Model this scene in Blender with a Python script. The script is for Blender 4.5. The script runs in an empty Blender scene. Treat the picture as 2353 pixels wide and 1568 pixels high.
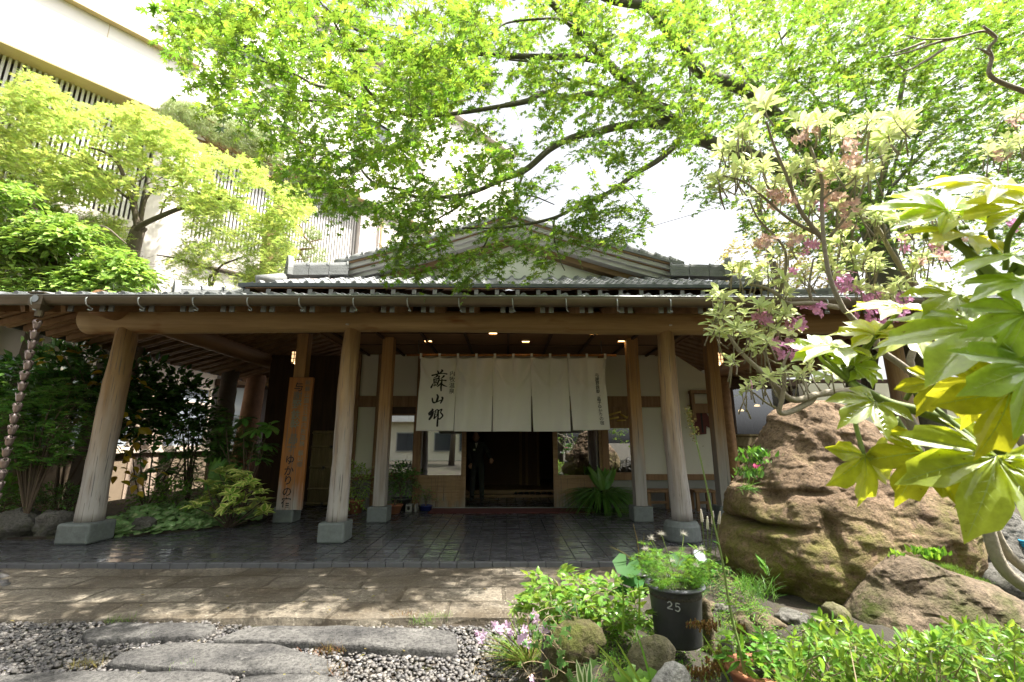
import bpy, math, random
import numpy as np
from mathutils import Vector, Matrix, noise as mnoise

random.seed(7)
rng = np.random.default_rng(7)
scene = bpy.context.scene
COL = scene.collection
R = math.radians
PI = math.pi

# ------------------------------------------------------------------ camera, sky, sun, exposure
EYE = np.array([0.0, 0.0, 1.35])
PITCH, YAW, FOC = R(12.5), R(0.62), 16 / 36 * 2353
cd = bpy.data.cameras.new("camera")
cam = bpy.data.objects.new("camera", cd)
COL.objects.link(cam)
cam.location = EYE
cam.rotation_euler = (R(90) + PITCH, 0, -YAW)
cd.lens, cd.sensor_width = 16, 36
cd.clip_start, cd.clip_end = 0.05, 2000
cd.dof.use_dof, cd.dof.focus_distance, cd.dof.aperture_fstop = True, 5.0, 5.6
scene.camera = cam

SUN_EL, SUN_AZ = R(62), R(4)          # azimuth: from +X turned towards the viewer
sdir = Vector((math.cos(SUN_EL) * math.cos(SUN_AZ), -math.cos(SUN_EL) * math.sin(SUN_AZ), math.sin(SUN_EL)))
world = bpy.data.worlds.new("World")
scene.world = world
world.use_nodes = True
wt = world.node_tree
sky = wt.nodes.new("ShaderNodeTexSky")
sky.sky_type = 'NISHITA'
sky.sun_disc = False
sky.sun_elevation = SUN_EL
sky.sun_rotation = math.atan2(sdir.x, sdir.y)
sky.air_density, sky.dust_density, sky.ozone_density = 1.0, 6.0, 0.6
hs = wt.nodes.new("ShaderNodeHueSaturation")
hs.inputs['Saturation'].default_value = 0.2
wt.links.new(sky.outputs[0], hs.inputs['Color'])
wt.links.new(hs.outputs[0], wt.nodes["Background"].inputs[0])
wt.nodes["Background"].inputs[1].default_value = 0.11
sl = bpy.data.lights.new("sun", 'SUN')
sl.energy, sl.angle, sl.color = 5.0, R(0.53), (1.0, 0.95, 0.86)
sun = bpy.data.objects.new("sun", sl)
COL.objects.link(sun)
sun.rotation_euler = sdir.to_track_quat('Z', 'Y').to_euler()
sun.location = (20, -5, 30)
vs = scene.view_settings
vs.view_transform, vs.look, vs.exposure, vs.gamma = 'Standard', 'None', 1.78, 1.0
vs.use_curve_mapping = False
scene.render.film_transparent = False
cy = scene.cycles
cy.max_bounces, cy.diffuse_bounces, cy.glossy_bounces, cy.transmission_bounces, cy.transparent_max_bounces = 7, 4, 3, 4, 6
cy.use_denoising = True
cy.caustics_reflective = cy.caustics_refractive = False
cy.sample_clamp_indirect = 8

# ------------------------------------------------------------------ projection: where a point of the view stands in the place
def ray(px, py):
    x, u = px - 1176.5, 784 - py
    f = FOC * math.cos(PITCH) - u * math.sin(PITCH)
    up = u * math.cos(PITCH) + FOC * math.sin(PITCH)
    return np.array([x * math.cos(YAW) + f * math.sin(YAW), -x * math.sin(YAW) + f * math.cos(YAW), up])
def at(px, py, Y):
    d = ray(px, py)
    return EYE + d * (Y / d[1])
def gnd(px, py, z=0.0):
    d = ray(px, py)
    return EYE + d * ((z - EYE[2]) / d[2])
def pix(p):
    p = np.atleast_2d(p) - EYE
    c, s = math.cos(YAW), math.sin(YAW)
    x = p[:, 0] * c - p[:, 1] * s
    f = p[:, 0] * s + p[:, 1] * c
    zc = f * math.cos(PITCH) + p[:, 2] * math.sin(PITCH)
    u = p[:, 2] * math.cos(PITCH) - f * math.sin(PITCH)
    return np.stack([1176.5 + FOC * x / zc, 784 - FOC * u / zc], 1)

# ------------------------------------------------------------------ materials
MATS = {}
class NT:
    def __init__(s, name):
        s.m = bpy.data.materials.new(name); s.m.use_nodes = True
        s.t = s.m.node_tree; s.t.nodes.clear()
        s.out = s.n('OutputMaterial')
        MATS[name] = s.m
    def n(s, kind, **kw):
        nd = s.t.nodes.new('ShaderNode' + kind)
        for k, v in kw.items():
            if k in nd.inputs.keys(): s.put(nd.inputs[k], v)
            else: setattr(nd, k, v)
        return nd
    def put(s, sock, v):
        if hasattr(v, 'is_output'): s.t.links.new(v, sock)
        else: sock.default_value = (*v, 1) if isinstance(v, tuple) and len(v) == 3 and sock.type == 'RGBA' else v
    def coord(s, scale=(1, 1, 1), which='Object'):
        tc = s.n('TexCoord'); mp = s.n('Mapping', Scale=scale)
        s.t.links.new(tc.outputs[which], mp.inputs['Vector']); return mp.outputs[0]
    def noise(s, vec, scale, detail=4, rough=0.55):
        nd = s.n('TexNoise', Scale=scale, Detail=detail, Roughness=rough); s.t.links.new(vec, nd.inputs['Vector']); return nd.outputs['Fac']
    def ramp(s, fac, stops):
        nd = s.n('ValToRGB'); s.t.links.new(fac, nd.inputs[0]); e = nd.color_ramp.elements
        while len(e) < len(stops): e.new(0.5)
        for i, (p, c) in enumerate(stops):
            e[i].position = p; e[i].color = (*c, 1) if not isinstance(c, (int, float)) else (c, c, c, 1)
        return nd.outputs[0]
    def mix(s, fac, a, b, mode='MIX'):
        nd = s.n('Mix'); nd.data_type = 'RGBA'; nd.blend_type = mode
        s.put(nd.inputs[0], fac); s.put(nd.inputs[6], a); s.put(nd.inputs[7], b); return nd.outputs[2]
    def math(s, op, a, b=0.0):
        nd = s.n('Math', operation=op); s.put(nd.inputs[0], a); s.put(nd.inputs[1], b); return nd.outputs[0]
    def bump(s, h, strength=0.3, dist=0.01):
        nd = s.n('Bump', Strength=strength, Distance=dist); s.put(nd.inputs['Height'], h); return nd.outputs[0]
    def pbsdf(s, color, rough=0.7, normal=None, **kw):
        nd = s.n('BsdfPrincipled'); s.put(nd.inputs['Base Color'], color); s.put(nd.inputs['Roughness'], rough)
        if normal is not None: s.t.links.new(normal, nd.inputs['Normal'])
        for k, v in kw.items(): s.put(nd.inputs[k], v)
        return nd.outputs[0]
    def done(s, shader):
        s.t.links.new(shader, s.out.inputs['Surface']); return s.m

def plain(name, col, rough=0.7, var=0.15, scale=6.0, bump=0.15, bscale=60.0, metal=0.0, spec=0.5):
    s = NT(name); v = s.coord()
    f = s.noise(v, scale, 6, 0.6)
    c = s.mix(f, tuple(x * (1 - var) for x in col), tuple(min(1, x * (1 + var)) for x in col))
    return s.done(s.pbsdf(c, rough, s.bump(s.noise(v, bscale, 4), bump, 0.01), Metallic=metal, **{'Specular IOR Level': spec}))

def wood(name, dark, light, grain=(14, 14, 0.7), rough=0.65, knots=None, grey=None, bump=0.25, spec=0.3):
    """grain runs along the axis with the small scale; grey = (z0, z1, colour): bare weathered foot below z0..z1"""
    s = NT(name); v = s.coord(grain)
    f = s.noise(v, 1.6, 8, 0.62)
    c = s.ramp(f, [(0.28, dark), (0.72, light)])
    fine = s.noise(s.coord(tuple(g * 5 for g in grain)), 1.5, 4)
    c = s.mix(s.math('MULTIPLY', fine, 0.45), c, tuple(x * 0.45 for x in dark))
    if knots:
        k = s.noise(s.coord((0.9, 3.0, 3.0)), 1.1, 3, 0.6)
        kf = s.ramp(k, [(0.56, 0.0), (0.68, 1.0)])
        c = s.mix(s.math('MULTIPLY', kf, 0.9), c, knots)
    if grey:
        z0, z1, gc = grey
        geo = s.n('NewGeometry'); sx = s.n('SeparateXYZ'); s.t.links.new(geo.outputs['Position'], sx.inputs[0])
        h = s.math('ADD', sx.outputs['Z'], s.math('MULTIPLY', s.math('SUBTRACT', s.noise(s.coord((8, 8, 0.8)), 1.2, 5), 0.5), 1.6))
        mr = s.n('MapRange'); mr.interpolation_type = 'SMOOTHSTEP'
        s.put(mr.inputs['Value'], h); s.put(mr.inputs['From Min'], z0); s.put(mr.inputs['From Max'], z1)
        g = s.mix(f, tuple(x * 0.55 for x in gc), tuple(x * 1.15 for x in gc))
        c = s.mix(mr.outputs[0], g, c)
        crk = s.noise(s.coord((60, 60, 0.9)), 1.0, 3, 0.6)
        c = s.mix(s.ramp(crk, [(0.35, 0.85), (0.41, 0.0)]), c, tuple(x * 0.22 for x in gc))
        stn = s.noise(s.coord((5, 5, 0.6)), 1.3, 5, .6); c = s.mix(s.ramp(stn, [(.52, 0.0), (.70, .55)]), c, (.17, .10, .05))
    return s.done(s.pbsdf(c, rough, s.bump(f, bump, 0.01), **{'Specular IOR Level': spec}))

def leafmat(name, col, trans, var=0.25, huevar=0.02, gloss=0.12, rough=0.35, tmix=0.5, edge=None, mottle=0.0):
    s = NT(name)
    geo = s.n('NewGeometry'); r = geo.outputs['Random Per Island']
    r2 = s.math('FRACT', s.math('MULTIPLY', r, 17.3))
    val = s.math('ADD', 1 - var, s.math('MULTIPLY', r, 2 * var))
    hue = s.math('ADD', 0.5 - huevar, s.math('MULTIPLY', r2, 2 * huevar))
    def tint(c):
        h = s.n('HueSaturation', Color=c); s.put(h.inputs['Hue'], hue); s.put(h.inputs['Value'], val); return h.outputs[0]
    a, b = tint(col), tint(trans)
    if mottle:
        v_ = s.coord(); f = s.ramp(s.noise(v_, 38, 5, .65), [(.3, 1 - mottle), (.7, 1 + mottle)]); sp = s.ramp(s.noise(v_, 75, 2), [(.70, 0.0), (.76, .7)])
        a, b = [s.mix(sp, s.mix(1.0, q, f, 'MULTIPLY'), (.16, .10, .02)) for q in (a, b)]
    if edge:                                   # variegated margin stored in the 'rim' attribute
        at_ = s.n('Attribute', attribute_name='rim')
        f = s.ramp(at_.outputs['Fac'], [(0.45, 0.0), (0.62, 1.0)])
        a = s.mix(f, a, edge); b = s.mix(f, b, edge)
    d = s.n('BsdfDiffuse'); s.put(d.inputs[0], a)
    t = s.n('BsdfTranslucent'); s.put(t.inputs[0], b)
    mx = s.n('MixShader'); mx.inputs[0].default_value = tmix
    s.t.links.new(d.outputs[0], mx.inputs[1]); s.t.links.new(t.outputs[0], mx.inputs[2])
    g = s.n('BsdfGlossy', Roughness=rough); g.inputs[0].default_value = (1, 1, 1, 1)
    fr = s.n('Fresnel', IOR=1.4)
    m2 = s.n('MixShader'); s.put(m2.inputs[0], s.math('MULTIPLY', fr.outputs[0], gloss * 2.6))
    s.t.links.new(mx.outputs[0], m2.inputs[1]); s.t.links.new(g.outputs[0], m2.inputs[2])
    return s.done(m2.outputs[0])

def emit(name, col, strength):
    s = NT(name); e = s.n('Emission', Color=col, Strength=strength); return s.done(e.outputs[0])

def M(n): return MATS[n]

# ------------------------------------------------------------------ mesh building
class MB:
    def __init__(s): s.v, s.f, s.n, s.a = [], [], 0, []
    def add(s, V, F, mi=0, rim=None):
        V = np.asarray(V, float).reshape(-1, 3)
        by = {}
        if isinstance(F, np.ndarray): by[F.shape[1]] = F
        else:
            for q in F: by.setdefault(len(q), []).append(q)
        for k, q in by.items(): s.f.append((np.asarray(q, np.int64) + s.n, mi))
        s.v.append(V); s.a.append(np.zeros(len(V)) if rim is None else np.asarray(rim, float)); s.n += len(V)
        return s
    def box(s, x0, x1, y0, y1, z0, z1, mi=0):
        V = [(x, y, z) for x in (x0, x1) for y in (y0, y1) for z in (z0, z1)]
        return s.add(V, [(0, 1, 3, 2), (4, 6, 7, 5), (0, 4, 5, 1), (2, 3, 7, 6), (0, 2, 6, 4), (1, 5, 7, 3)], mi)
    def bar(s, p0, p1, w, h, up=(0, 0, 1), mi=0):
        p0, p1 = np.array(p0, float), np.array(p1, float)
        d = p1 - p0; d /= np.linalg.norm(d); u = np.array(up, float)
        r = np.cross(d, u); r /= np.linalg.norm(r); u = np.cross(r, d)
        V = [p + r * a * w / 2 + u * b * h / 2 for p in (p0, p1) for a in (-1, 1) for b in (-1, 1)]
        return s.add(V, [(0, 1, 3, 2), (4, 6, 7, 5), (0, 4, 5, 1), (2, 3, 7, 6), (0, 2, 6, 4), (1, 5, 7, 3)], mi)
    def tube(s, P, rad, n=8, mi=0, caps=True):
        P = np.asarray(P, float); m = len(P)
        rad = np.full(m, rad) if np.isscalar(rad) else np.asarray(rad, float)
        T = np.gradient(P, axis=0); T /= np.linalg.norm(T, axis=1)[:, None] + 1e-12
        a = np.array([0, 0, 1.0]) if abs(T[0][2]) < 0.9 else np.array([1.0, 0, 0])
        r = np.cross(T[0], a); r /= np.linalg.norm(r)
        ang = np.linspace(0, 2 * PI, n, endpoint=False)
        rows = []
        for i in range(m):
            r = r - T[i] * (r @ T[i]); r /= np.linalg.norm(r); b = np.cross(T[i], r)
            rows.append(P[i] + rad[i] * (np.cos(ang)[:, None] * r + np.sin(ang)[:, None] * b))
        V = np.concatenate(rows); i, j = np.meshgrid(np.arange(m - 1), np.arange(n), indexing='ij'); i, j = i.ravel(), j.ravel(); k = (j + 1) % n
        s.add(V, np.stack([i * n + j, i * n + k, (i + 1) * n + k, (i + 1) * n + j], 1), mi)
        if caps and n > 3:
            s.f.append((np.array([list(range(n))[::-1]]) + s.n - len(V), mi)); s.f.append((np.array([list(range(n))]) + s.n - n, mi))
        return s
    def lathe(s, prof, c=(0, 0, 0), n=24, mi=0, wob=None):
        prof = np.asarray(prof, float); m = len(prof); ang = np.linspace(0, 2 * PI, n, endpoint=False)
        V = np.stack([np.outer(prof[:, 0], np.cos(ang)), np.outer(prof[:, 0], np.sin(ang)), np.repeat(prof[:, 1][:, None], n, 1)], -1).reshape(-1, 3) + np.array(c)
        i, j = np.meshgrid(np.arange(m - 1), np.arange(n), indexing='ij'); i, j = i.ravel(), j.ravel(); k = (j + 1) % n
        return s.add(V, np.stack([i * n + j, i * n + k, (i + 1) * n + k, (i + 1) * n + j], 1), mi)
    def prism(s, poly, axis, a0, a1, mi=0):
        """poly: 2-D outline; axis 'y': (x,z) pairs pushed from a0 to a1 along y; 'x': (y,z); 'z': (x,y)"""
        n = len(poly)
        def p(q, a): return {'y': (q[0], a, q[1]), 'x': (a, q[0], q[1]), 'z': (q[0], q[1], a)}[axis]
        V = [p(q, a0) for q in poly] + [p(q, a1) for q in poly]
        return s.add(V, [tuple(range(n))[::-1], tuple(range(n, 2 * n))] + [(i, (i + 1) % n, n + (i + 1) % n, n + i) for i in range(n)], mi)
    def grid(s, G, mi=0, rim=None):
        a, b = G.shape[:2]; i, j = np.meshgrid(np.arange(a - 1), np.arange(b - 1), indexing='ij'); i, j = i.ravel(), j.ravel()
        return s.add(G.reshape(-1, 3), np.stack([i * b + j, (i + 1) * b + j, (i + 1) * b + j + 1, i * b + j + 1], 1), mi, rim)
    def scat(s, tmpl, pos, Rm, sc, mi=0):
        tv, tf = tmpl[0], tmpl[1]; N = len(pos)
        if N == 0: return s
        sc = np.asarray(sc, float); sc = sc[:, None, None] if sc.ndim == 1 else sc[:, None, :]
        V = np.einsum('nij,nkj->nki', Rm, tv[None] * sc) + np.asarray(pos)[:, None, :]
        off = (np.arange(N) * len(tv))[:, None, None]
        rim = None if len(tmpl) < 3 else np.tile(tmpl[2], N)
        base = s.n; s.add(V.reshape(-1, 3), np.zeros((0, 3), np.int64), mi, rim)
        for F in tf: s.f.append(((F[None] + off).reshape(-1, F.shape[1]) + base, mi))
        return s
    def build(s, name, mat, parent=None, smooth=False, bevel=0, solid=0, subsurf=0):
        me = bpy.data.meshes.new(name)
        V = np.concatenate(s.v) if s.v else np.zeros((0, 3))
        fs = [(f, mi) for f, mi in s.f if len(f)]
        me.vertices.add(len(V)); me.vertices.foreach_set('co', V.astype(np.float32).ravel())
        tot = np.concatenate([np.full(len(f), f.shape[1]) for f, _ in fs]); loops = np.concatenate([f.ravel() for f, _ in fs])
        me.loops.add(len(loops)); me.loops.foreach_set('vertex_index', loops.astype(np.int32))
        me.polygons.add(len(tot)); me.polygons.foreach_set('loop_start', np.concatenate([[0], np.cumsum(tot)[:-1]]).astype(np.int32))
        me.polygons.foreach_set('material_index', np.concatenate([np.full(len(f), mi) for f, mi in fs]).astype(np.int32))
        me.polygons.foreach_set('use_smooth', np.full(len(tot), smooth))
        for m_ in (mat if isinstance(mat, (list, tuple)) else [mat]): me.materials.append(M(m_) if isinstance(m_, str) else m_)
        A = np.concatenate(s.a)
        if A.any():
            at_ = me.attributes.new('rim', 'FLOAT', 'POINT'); at_.data.foreach_set('value', A.astype(np.float32))
        me.update(); me.validate()
        o = bpy.data.objects.new(name, me); COL.objects.link(o)
        if parent is not None:
            o.parent = parent; o.matrix_parent_inverse = Matrix.Translation(-Vector(parent['base'])) if 'base' in parent.keys() else Matrix()
        if solid:
            md = o.modifiers.new('solid', 'SOLIDIFY'); md.thickness = solid; md.offset = 0
        if bevel:
            md = o.modifiers.new('bevel', 'BEVEL'); md.width = bevel; md.segments = 2; md.limit_method = 'ANGLE'
        if subsurf:
            md = o.modifiers.new('sub', 'SUBSURF'); md.levels = md.render_levels = subsurf
        return o

def tag(o, label, cat, group=None, kind=None):
    o['label'] = label; o['category'] = cat
    if group: o['group'] = group
    if kind: o['kind'] = kind
    return o
def thing(name, loc, label, cat, group=None):
    """an Empty at the thing's base; parts are given in world coordinates"""
    o = bpy.data.objects.new(name, None); COL.objects.link(o)
    o.location = [float(x) for x in loc]; o.empty_display_size = 0.1
    o['base'] = [float(x) for x in loc]
    return tag(o, label, cat, group)
def struct(o): o['kind'] = 'structure'; return o
def plant_copy(root, loc, rz, sc, label=None):
    r = root.copy(); COL.objects.link(r); r.location = [float(x) for x in loc]; r.rotation_euler = (0, 0, rz); r.scale = (sc, sc, sc)
    if label: r['label'] = label
    for ch in list(root.children):
        c = ch.copy(); COL.objects.link(c); c.parent = r
        for g in ch.children:
            d = g.copy(); COL.objects.link(d); d.parent = c
    return r

def unit(v): v = np.asarray(v, float); return v / (np.linalg.norm(v, axis=-1, keepdims=True) + 1e-12)
def frames(t, n):
    t = unit(t); n = n - t * np.sum(n * t, -1, keepdims=True); n = unit(n)
    return np.stack([np.cross(t, n), t, n], -1)
def smoothline(P, k=4):
    """Catmull-Rom through points"""
    P = np.asarray(P, float); Q = np.vstack([2 * P[0] - P[1], P, 2 * P[-1] - P[-2]]); out = []
    for i in range(1, len(Q) - 2):
        for t in np.linspace(0, 1, k, endpoint=False):
            a, b, c, d = Q[i - 1], Q[i], Q[i + 1], Q[i + 2]
            out.append(0.5 * (2 * b + (c - a) * t + (2 * a - 5 * b + 4 * c - d) * t * t + (3 * b - a - 3 * c + d) * t ** 3))
    out.append(P[-1]); return np.array(out)
def inpoly(x, y, poly):
    x, y = np.asarray(x), np.asarray(y); c = np.zeros(x.shape, bool); n = len(poly)
    for i in range(n):
        (x0, y0), (x1, y1) = poly[i], poly[(i + 1) % n]
        c ^= ((y0 > y) != (y1 > y)) & (x < (x1 - x0) * (y - y0) / (y1 - y0 + 1e-12) + x0)
    return c
def vnoise(x, y, seed=0):
    """cheap smooth 2-D value noise"""
    r = np.random.default_rng(seed); T = r.random((64, 64))
    xi, yi = np.floor(x).astype(int), np.floor(y).astype(int); fx, fy = x - xi, y - yi
    fx, fy = fx * fx * (3 - 2 * fx), fy * fy * (3 - 2 * fy)
    g = lambda a, b: T[a % 64, b % 64]
    return (g(xi, yi) * (1 - fx) + g(xi + 1, yi) * fx) * (1 - fy) + (g(xi, yi + 1) * (1 - fx) + g(xi + 1, yi + 1) * fx) * fy

# ------------------------------------------------------------------ leaf shapes (x across, y to the tip, z up)
def star_leaf(angs, lens, notch, droop=0.18, fat=0.0):
    pts = []
    for i, (a, l) in enumerate(zip(angs, lens)):
        if i: 
            am = (angs[i - 1] + a) / 2; pts.append((notch * math.sin(R(am)), notch * math.cos(R(am))))
        if fat:
            for q in (-1, 1):
                pts.append(None) if False else None
            pts.append((l * 0.62 * math.sin(R(a - fat)), l * 0.62 * math.cos(R(a - fat))))
            pts.append((l * math.sin(R(a)), l * math.cos(R(a))))
            pts.append((l * 0.62 * math.sin(R(a + fat)), l * 0.62 * math.cos(R(a + fat))))
        else: pts.append((l * math.sin(R(a)), l * math.cos(R(a))))
    V = [(0, -0.05, 0.02)] + [(x, y, -droop * (x * x + y * y)) for x, y in pts]
    n = len(pts); F = np.array([(0, i + 1, i) for i in range(1, n)])
    return np.array(V), [F]
MAPLE = star_leaf([-128, -84, -42, 0, 42, 84, 128], [0.45, 0.78, 0.95, 1, 0.95, 0.78, 0.45], 0.36)
MAPLEFAT = star_leaf([-125, -82, -42, 0, 42, 82, 125], [0.5, 0.8, 0.95, 1, 0.95, 0.8, 0.5], 0.36, 0.2, 9)
CUTMAPLE = star_leaf([-120, -80, -40, 0, 40, 80, 120], [0.55, 0.85, 0.98, 1, 0.98, 0.85, 0.55], 0.16, 0.3)
IVY = star_leaf([-115, -60, 0, 60, 115], [0.6, 0.75, 1, 0.75, 0.6], 0.52, 0.1, 12)
def blade(ys, ws, fold=0.25, curl=0.0, rim=True):
    V, rm = [], []
    for y, w in zip(ys, ws):
        z = -curl * y * y
        V += [(-w, y, z + fold * w), (0, y, z), (w, y, z + fold * w)]; rm += [1, 0, 1]
    F = []
    for i in range(len(ys) - 1):
        a = 3 * i; F += [(a, a + 1, a + 4, a + 3), (a + 1, a + 2, a + 5, a + 4)]
    return (np.array(V), [np.array(F)]) + ((np.array(rm),) if rim else ())
OVATE = blade([0, .15, .4, .7, 1], [0.01, .2, .29, .17, 0.0], 0.3, 0.2)
OBLONG = blade([0, .25, .55, .85, 1], [0.03, .13, .2, .15, 0.02], 0.25, 0.18)
LANCE = blade([0, .2, .5, .8, 1], [0.02, .1, .13, .07, 0.0], 0.3, 0.35)
GRASS = blade([0, .3, .6, .85, 1], [.02, .018, .015, .009, 0.0], 0.5, 0.55)
PETAL = blade([0, .3, .7, 1], [.06, .22, .3, .12], 0.25, 0.3)
NEEDLE = (np.array([(-.018, 0, 0), (.018, 0, 0), (0, 1, 0)]), [np.array([(0, 1, 2)])])
def round_leaf():
    V, F = [(0, 0, -.1)], []
    n = 12
    for i in range(n + 1):
        a = R(-165 + 330 * i / n); r = 1 + (0.07 if i % 2 else -0.05); V.append((r * math.sin(a), r * math.cos(a), 0.05))
    V = np.array(V); return V, [np.array([(0, i + 1, i) for i in range(1, n + 1)])], np.concatenate([[0], np.ones(n + 1)])
ROUND = round_leaf()
def tuft(k=16):
    r = np.random.default_rng(3); V, F = [], []
    for i in range(k):
        d = unit(np.array([r.normal(0, .55), r.normal(0, .55), 1])); s_ = unit(np.cross(d, r.normal(size=3)))
        b = len(V); V += [-.02 * s_, .02 * s_, d * r.uniform(.75, 1.05)]; F.append((b, b + 1, b + 2))
    return np.array(V), [np.array(F)]
PINETUFT = tuft()

def rand_dirs(n, zlo=-1, zhi=1, r=rng):
    z = r.uniform(zlo, zhi, n); a = r.uniform(0, 2 * PI, n); q = np.sqrt(1 - z * z); return np.stack([q * np.cos(a), q * np.sin(a), z], 1)

def sprays(leaf_mb, twig_mb, O, D, L, k, size, tmpl, r=rng, droop=0.35, spread=0.9, up=1.0, tw=0.003, svar=0.25, mi=0, flat=0.35, petiole=0.5):
    """flat leafy twigs: O origins, D directions, L lengths, k leaves on each, in opposite pairs with an end leaf"""
    O, D = np.asarray(O, float), unit(D); N = len(O)
    if N == 0: return
    L = np.full(N, L) * r.uniform(0.75, 1.25, N)
    upv = np.tile([0, 0, 1.0], (N, 1)) + r.normal(0, flat * 0.6, (N, 3)); side = unit(np.cross(D, upv)); nrm = np.cross(side, D)
    tt = np.linspace(0.18, 1, k)
    pos = O[:, None] + D[:, None] * (tt[None, :, None] * L[:, None, None])
    pos[:, :, 2] -= droop * L[:, None] * tt[None] ** 2
    sg = np.where(np.arange(k) % 2 == 0, 1.0, -1.0)[None, :, None]
    tip = D[:, None] * (0.55 + 0.45 * tt[None, :, None]) + side[:, None] * sg * spread * (1 - 0.8 * tt[None, :, None] ** 3)
    tip = tip + r.normal(0, 0.22, tip.shape); tip[:, :, 2] -= 0.25 * droop
    tip = unit(tip.reshape(-1, 3))
    nn = (nrm[:, None] * up + r.normal(0, flat, (N, k, 3))).reshape(-1, 3)
    s = size * r.uniform(1 - svar, 1 + svar, N * k)
    p = pos.reshape(-1, 3) + tip * (s * petiole)[:, None]
    leaf_mb.scat(tmpl, p, frames(tip, nn), s, mi)
    if twig_mb is not None and tw:
        q = np.linspace(0, 1, 4)
        P = O[:, None] + D[:, None] * (q[None, :, None] * L[:, None, None]); P[:, :, 2] -= droop * L[:, None] * q[None] ** 2
        thin_tubes(twig_mb, P, tw)
def thin_tubes(mb, P, w, taper=0.4):
    """many thin three-sided stems at once: P (N, m, 3)"""
    N, m = P.shape[:2]
    T = unit(np.gradient(P, axis=1)); a = unit(np.cross(T, np.array([0.13, 0.27, 0.95]))); b = np.cross(T, a)
    wd = (np.asarray(w) * np.ones(N))[:, None] * np.linspace(1, taper, m)[None]
    V = np.stack([P + wd[..., None] * (math.cos(g) * a + math.sin(g) * b) for g in (0, 2.1, 4.2)], 2).reshape(-1, 3)
    i, j = np.meshgrid(np.arange(m - 1), np.arange(3), indexing='ij'); i, j = i.ravel(), j.ravel(); k = (j + 1) % 3
    F = np.stack([i * 3 + j, i * 3 + k, (i + 1) * 3 + k, (i + 1) * 3 + j], 1)
    mb.add(V, (F[None] + (np.arange(N) * m * 3)[:, None, None]).reshape(-1, 4))
def rock_mesh(mb, blobs, disp=0.06, freq=2.5, vox=None, seed=0, sub=4):
    """a rock as one lump: noise-pushed icosphere of radii s at c (single blob)"""
    import bmesh
    for c, s in blobs:
        bm = bmesh.new(); bmesh.ops.create_icosphere(bm, subdivisions=sub, radius=1)
        V = []
        for v in bm.verts:
            p = v.co.copy(); q = p * freq * 0.5 + Vector((seed * 7.1, seed * 3.3, 0))
            # facet: push the ball towards a few cutting planes
            n1 = mnoise.fractal(q, 0.9, 2.1, 6); cell = mnoise.voronoi(q * 1.1)[0][0]
            k = 1 + disp * 3 * n1 + disp * 2.2 * (cell - 0.4)
            V.append((c[0] + p.x * s[0] * k, c[1] + p.y * s[1] * k, c[2] + p.z * s[2] * k))
        F = [tuple(v.index for v in f.verts) for f in bm.faces]
        bm.free(); mb.add(np.array(V), F)
    return mb
# ------------------------------------------------------------------ materials of the place
wood('log_wood', (.26, .15, .06), (.48, .32, .16), (5, 5, 0.5), knots=None, grey=(0.5, 2.4, (.44, .41, .375)))
wood('beam_wood', (.30, .19, .085), (.54, .39, .20), (0.35, 6, 6), knots=(.20, .075, .02))
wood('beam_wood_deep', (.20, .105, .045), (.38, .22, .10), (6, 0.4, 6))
wood('post_wood', (.30, .15, .05), (.48, .28, .11), (14, 14, 0.6), grey=(0.6, 2.1, (.36, .335, .30)))
wood('rafter_wood', (.20, .115, .055), (.40, .25, .13), (3, 3, 3))
wood('ceiling_wood', (.15, .08, .038), (.28, .155, .075), (0.5, 8, 8))
wood('dark_wood', (.035, .018, .010), (.085, .045, .022), (10, 10, 0.8))
wood('frame_wood', (.17, .095, .045), (.32, .195, .10), (12, 12, 0.8))
wood('door_wood', (.20, .125, .06), (.38, .25, .135), (0.8, 8, 14), grey=(-0.1, 0.35, (.27, .26, .22)))
wood('sign_wood', (.24, .085, .018), (.48, .20, .048), (9, 9, 0.5), grey=(0.05, 0.75, (.46, .43, .38)), bump=.1)
wood('barge_wood', (.48, .46, .46), (.76, .74, .74), (0.7, 9, 9))
wood('barge_brown', (.20, .12, .065), (.36, .23, .13), (0.7, 9, 9))
wood('bamboo_wood', (.16, .12, .055), (.30, .24, .12), (12, 12, 1.2))
plain('plaster', (.60, .58, .50), .9, .04, 2, .05)
plain('gable_plaster', (.86, .86, .82), .9, .03)
plain('hotel_white', (.80, .76, .72), .85, .03, 1.5, .12, 40)
plain('hotel_soffit', (.52, .40, .22), .85, .06)
plain('louver_pale', (.62, .60, .58), .6, .05)
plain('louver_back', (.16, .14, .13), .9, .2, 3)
plain('hotel_pink', (.66, .60, .57), .85, .03)
plain('roof_tile', (.19, .195, .20), .55, .35, 3, .4, 40)
plain('ridge_tile', (.19, .195, .195), .7, .4, 7, .6, 50)
plain('gutter_brown', (.11, .085, .05), .42, .25, 5, .05, 60, 0.35)
plain('zinc', (.34, .36, .35), .4, .15, 8, .05, 50, 0.7)
plain('copper_green', (.07, .08, .08), .5, .3, 4, .1, 50, 0.4)
plain('chain_copper', (.30, .235, .215), .38, .25, 30, .1, 80, 0.75)
plain('granite_base', (.135, .155, .145), .6, .55, 16, .5, 90)
plain('concrete_grey', (.22, .22, .20), .85, .15)
plain('black_iron', (.03, .028, .026), .5, .1)
plain('slipper_dark', (.04, .03, .028), .7, .2)
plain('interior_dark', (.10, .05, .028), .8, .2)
plain('step_wood', (.22, .13, .06), .45, .2)
plain('mat_red', (.10, .025, .02), .95, .2, 30, .4, 200)
plain('suit_dark', (.018, .02, .017), .9, .15)
plain('skin', (.30, .16, .10), .55, .08)
plain('hair_dark', (.012, .010, .009), .5, .2)
plain('shirt_white', (.6, .6, .58), .8, .05)
plain('terracotta', (.30, .115, .055), .8, .25, 8, .2)
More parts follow.
